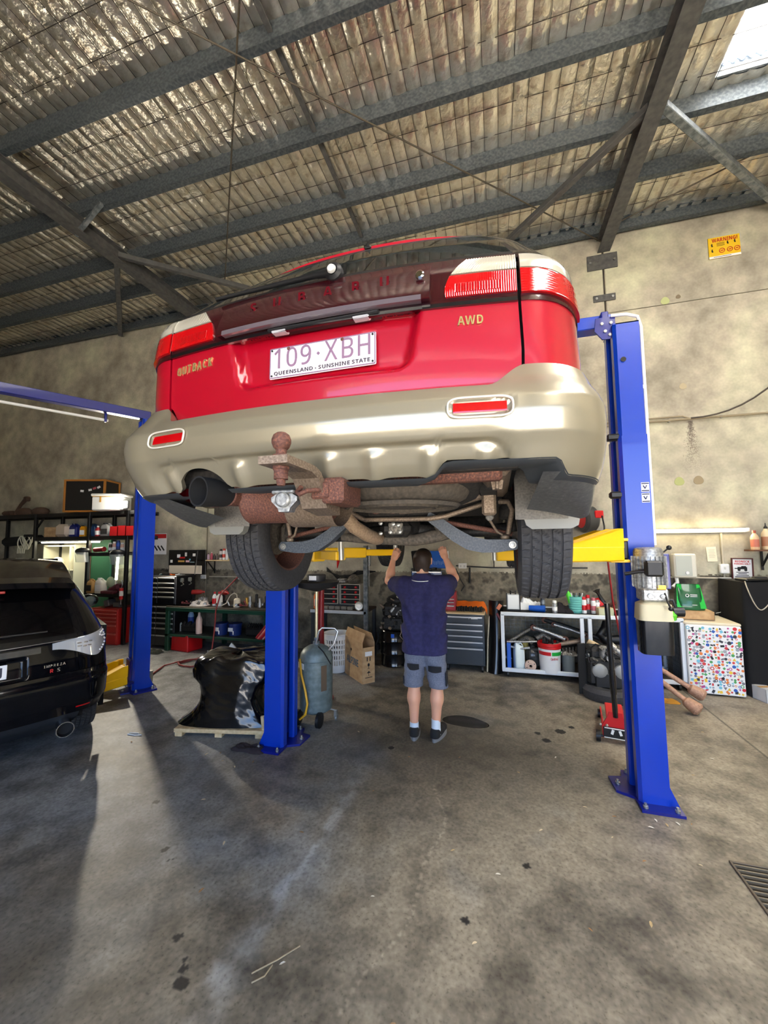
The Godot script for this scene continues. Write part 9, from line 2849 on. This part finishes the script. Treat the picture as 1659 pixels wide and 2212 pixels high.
	for q in [[-7.42, 1.66, "face shield hung on the rack's inner upright"], [-6.58, 1.62, "face shield hung on the rack's end upright"]]:
		var fs := thing("face_shield", q[2], "face shield", Vector3(q[0], q[1], -5.52), 0.4)
		b = Mb.new(); b.ball(Vector3.ZERO, Vector3(0.13, 0.07, 0.10), 14); put(b, "crown", M.black, fs)
		b = Mb.new()
		var r0 := []; var r1 := []
		for i in 13:
			var a := lerpf(-1.2, 1.2, i / 12.0)
			r0.append(Vector3(sin(a) * 0.13, -0.02, cos(a) * 0.12)); r1.append(Vector3(sin(a) * 0.12 + 0.04, -0.20, cos(a) * 0.10 + 0.04))
		b.grid([r0, r1]); put(b, "visor", pane(C(200, 206, 204), 0.45, 0.1), fs)
	# lower shelf (0.885)
	Y = 0.887
	jug("tan_jug", "tan jug on the rack's low shelf", Vector3(-7.27, Y, -5.62), Vector3(0.16, 0.26, 0.14), mat(C(178, 136, 76), 0.5), mat(C(150, 110, 60), 0.5), 0.0, "", mat(C(30, 30, 30), 0.6))
	jug("white_jug", "white jug with torn label on the rack's low shelf", Vector3(-7.06, Y, -5.62), Vector3(0.18, 0.28, 0.14), mat(C(226, 222, 210), 0.5), M.white, 0.0, "", M.paper)
	b = Mb.new(); b.lathe(Vector3(-6.88, Y + 0.20, -5.66), [Vector2(0, 0.03), Vector2(0.06, 0.03), Vector2(0.09, 0.015), Vector2(0.10, 0), Vector2(0.05, -0.02), Vector2(0, -0.02)], 22, Basis(Vector3.RIGHT, PI / 2))
	solo(b, "sanding_disc", mat(C(170, 186, 150), 0.7), "pale green disc propped on the low shelf", "disc")
	b = Mb.new(); b.box(Vector3(-6.80, Y + 0.07, -5.70), Vector3(0.28, 0.14, 0.16), 0.04, Basis(Vector3.BACK, 0.4)); b.box(Vector3(-6.78, Y + 0.03, -5.55), Vector3(0.3, 0.05, 0.1), 0.01)
	solo(b, "maroon_tool_bag", mat(C(90, 20, 36), 0.7), "maroon tool bag on the low shelf", "bag")
	var gg := thing("grease_gun", "red and white grease cartridge hanging from the rack's end", "cartridge", Vector3(-6.48, 0.80, -5.54))
	b = Mb.new(); b.cyl(Vector3(0, 0, 0), Vector3(0, 0.20, 0), 0.032, 14); put(b, "cartridge", M.red_plain, gg)
	b = Mb.new(); b.lathe(Vector3(0, 0.06, 0), [Vector2(0.033, 0), Vector2(0.033, 0.09)], 14); put(b, "white_band", M.white, gg)
	b = Mb.new(); b.cyl(Vector3(0, 0, 0), Vector3(0, -0.09, 0), 0.008, 8); b.tube([Vector3(0, 0.2, 0), Vector3(0.02, 0.27, 0), Vector3(0, 0.34, 0)], 0.007, 6); put(b, "nozzle", M.steel, gg)
	# red cabinet under it
	var rc := chest("red_cabinet", "faded red tool cabinet with six drawers under the rack", Vector3(-6.84, 0.0, -5.74), Vector3(0.66, 0.63, 0.44), [0.10, 0.11, 0.11, 0.11, 0.24, 0.33], [1.0], M.tool_red, mat(C(206, 96, 88), 0.4))
	b = Mb.new(); b.box(Vector3(-6.95, 0.70, -5.72), Vector3(0.12, 0.12, 0.16), 0.01, Basis(Vector3.BACK, 0.3)); b.box(Vector3(-6.72, 0.68, -5.72), Vector3(0.16, 0.09, 0.14), 0.01)
	solo(b, "grey_boxes", M.grey_plastic, "small grey parts bins on top of the faded red cabinet", "bins")

# ---------- on the floor ----------
func build_floor_things():
	var b: Mb
	# bundle wrapped in black plastic on a skid
	var pk := thing("wrapped_bundle", "bulky bundle wrapped in shiny black plastic on a wooden skid", "bundle", Vector3(-2.56, 0, -3.46), 0.20)
	b = Mb.new()
	var rows := []
	for j in 49:
		var v := j / 48.0
		var row := []
		for i in 120:
			var a := TAU * i / 120.0
			var sx := 0.40 - 0.05 * v + 0.10 * pow(1.0 - v, 6.0) - 0.09 * sin(PI * clampf(v * 1.6, 0.0, 1.0)) + (0.06 if v > 0.55 else 0.0) * sin(PI * (v - 0.55) / 0.45)
			var c := Vector3(signf(cos(a)) * pow(absf(cos(a)), 0.55) * sx, 0, signf(sin(a)) * pow(absf(sin(a)), 0.55) * (0.27 - 0.04 * v))
			var lean := Vector3(0.05 * v, 0, -0.05 * v)
			var n := 0.05 * nz.get_noise_3d(c.x * 260.0, v * 150.0, c.z * 260.0) + 0.025 * nz.get_noise_2d(a * 200.0, v * 60.0) - 0.05 * absf(nz.get_noise_3d(c.x * 420.0 + v * 160.0, v * 230.0, c.z * 420.0))
			var top := 1.0 if v < 0.86 else sqrt(maxf(0.0, 1.0 - pow((v - 0.86) / 0.14, 2.0)))
			row.append(c * (top + n) + lean + Vector3(0, 0.07 + 0.60 * minf(v, 0.93) / 0.93 + 0.05 * nz.get_noise_2d(c.x * 240.0, c.z * 240.0) * v, 0))
		rows.append(row)
	b.grid(rows, true)
	var wrap := mat(C(8, 8, 9), 0.2, 0.0, 0.5)
	put(b, "plastic_wrap", wrap, pk)
	for q in [[-0.27], [0.25]]:
		b = Mb.new(); b.box(Vector3(0, 0.05, q[0]), Vector3(0.86, 0.035, 0.09), 0.004); put(b, "skid_board", M.wood, pk)
	for x in [-0.38, 0.0, 0.38]:
		b = Mb.new(); b.box(Vector3(x, 0.018, 0), Vector3(0.07, 0.036, 0.60), 0.004); put(b, "skid_bearer", M.wood, pk)
	b = Mb.new(); b.box(Vector3(0.41, 0.12, 0.27), Vector3(0.03, 0.14, 0.025), 0.003, Basis(Vector3.BACK, 0.12)); put(b, "skid_peg", M.wood, pk)
	b = Mb.new(); rag(b, Vector3(-2.10, 0, -3.06), 0.15, 0.06, 0.05, 51.0)
	solo(b, "brown_rag", mat(C(52, 42, 44), 0.95), "dark brown rag on the floor against the lift's foot", "rag")
	# oil puddle
	b = Mb.new()
	var r1 := []; var r0 := []
	for i in 48:
		var a := TAU * i / 48.0
		var k := 1.0 + 0.10 * sin(a * 2.0 + 0.6) + 0.06 * sin(a * 3.0)
		r1.append(Vector3(-0.36 + cos(a) * 0.21 * k, 0.0005, -4.07 + sin(a) * 0.13 * k)); r0.append(Vector3(-0.36 + cos(a) * 0.20 * k, 0.0014, -4.07 + sin(a) * 0.124 * k))
	b.grid([r1, r0], true); b.fan(r0)
	solo(b, "oil_puddle", mat(C(52, 48, 42), 0.1), "dark glossy oil puddle on the floor beside the mechanic's shoe", "puddle")
	# drain grate
	var gr := thing("floor_grate", "steel drain grate set in the floor at the picture's edge", "grate", Vector3(1.50, -0.006, -2.42))
	b = Mb.new()
	for q in [-0.335, 0.335]: b.box(Vector3(q, 0.008, 0), Vector3(0.012, 0.016, 0.60), 0.002)
	for q in [-0.295, 0.295]: b.box(Vector3(0, 0.008, q), Vector3(0.68, 0.016, 0.012), 0.002)
	for x in [-0.17, 0.0, 0.17]: b.box(Vector3(x, 0.006, 0), Vector3(0.006, 0.008, 0.58))
	put(b, "frame", mat(C(110, 100, 86), 0.6, 0.4), gr)
	var bar := Mb.new()
	bar.box(Vector3.ZERO, Vector3(0.66, 0.014, 0.007), 0.001)
	var bm := bar.mesh()
	for i in 17: put_mesh(bm, "slat", mat(C(132, 120, 100), 0.55, 0.4), gr, Vector3(0, 0.009, -0.272 + i * 0.034))
	# litter
	var leaf := Mb.new()
	leaf.grid([[Vector3(-0.018, 0.001, 0), Vector3(-0.006, 0.004, -0.006), Vector3(0.008, 0.006, -0.006), Vector3(0.02, 0.002, 0)], [Vector3(-0.018, 0.001, 0), Vector3(-0.006, 0.001, 0), Vector3(0.008, 0.002, 0), Vector3(0.02, 0.002, 0)], [Vector3(-0.018, 0.001, 0), Vector3(-0.006, 0.004, 0.007), Vector3(0.008, 0.006, 0.006), Vector3(0.02, 0.002, 0)]])
	var lm := leaf.mesh()
	rng.seed = 19
	var lcol := [C(196, 168, 120), C(214, 196, 160), C(170, 128, 84), C(222, 216, 200), C(150, 120, 84)]
	var spots := [[-0.92, -1.60], [-0.42, -1.52], [0.02, -1.50], [0.22, -1.62], [0.55, -1.7], [-0.15, -1.9], [0.35, -2.1], [0.62, -2.2], [0.72, -2.6], [0.60, -2.75], [0.85, -2.9], [0.95, -2.95], [1.02, -2.98], [0.9, -2.98], [1.1, -3.0], [0.66, -2.95], [0.5, -3.0], [0.2, -2.7], [-0.3, -2.4], [-0.05, -2.3], [-0.65, -2.0], [-1.5, -1.8], [-1.6, -2.1], [-1.2, -2.3], [-0.9, -2.8], [-0.75, -3.3], [-0.35, -3.4], [0.1, -3.3], [0.4, -3.6], [1.15, -3.3], [1.35, -3.6], [1.6, -3.9], [1.75, -4.4], [1.25, -4.3], [-2.4, -2.9], [-2.3, -2.95], [-2.2, -2.85], [-1.95, -2.9], [-2.05, -2.8], [-2.0, -2.4], [-1.3, -3.6], [-1.1, -4.0], [-0.5, -4.6], [0.3, -4.9], [1.0, -2.65], [1.28, -2.6], [1.36, -2.48], [-3.2, -2.9]]
	for s in spots:
		var o := MeshInstance3D.new()
		o.mesh = lm
		o.material_override = mat(lcol[rng.randi() % 5], 0.8)
		o.name = numbered("dry_leaf")
		add_child(o)
		var sc := rng.randf_range(0.5, 1.0)
		o.transform = Transform3D(Basis(Vector3.UP, rng.randf() * TAU).scaled(Vector3.ONE * sc), Vector3(s[0], 0.001, s[1]))
		tag(o, "dry leaf scrap lying on the concrete floor", "leaf", "leaf scraps littering the floor")
	b = Mb.new(); b.tube([Vector3(-1.02, 0.004, -1.53), Vector3(-0.94, 0.012, -1.6), Vector3(-0.88, 0.008, -1.68)], 0.003, 6); b.tube([Vector3(-1.0, 0.004, -1.50), Vector3(-0.96, 0.01, -1.53), Vector3(-0.955, 0.006, -1.58)], 0.003, 6)
	solo(b, "dry_twig", mat(C(168, 150, 120), 0.8), "forked dry twig on the floor in the foreground", "twig")
	b = Mb.new(); b.tube([Vector3(-3.36, 0.006, -3.02), Vector3(-3.28, 0.006, -3.04), Vector3(-3.22, 0.008, -3.02), Vector3(-3.28, 0.006, -3.00), Vector3(-3.36, 0.006, -3.0)], 0.005, 6)
	solo(b, "white_tag", M.paper, "white cable tie on the floor behind the black hatchback", "cable tie")
	b = Mb.new(); b.box(Vector3(0.42, 0.002, -1.72), Vector3(0.05, 0.003, 0.012), 0.001, Basis(Vector3.UP, 0.3))
	solo(b, "paper_scrap", M.paper, "narrow white paper scrap on the floor in front of the lift", "paper")
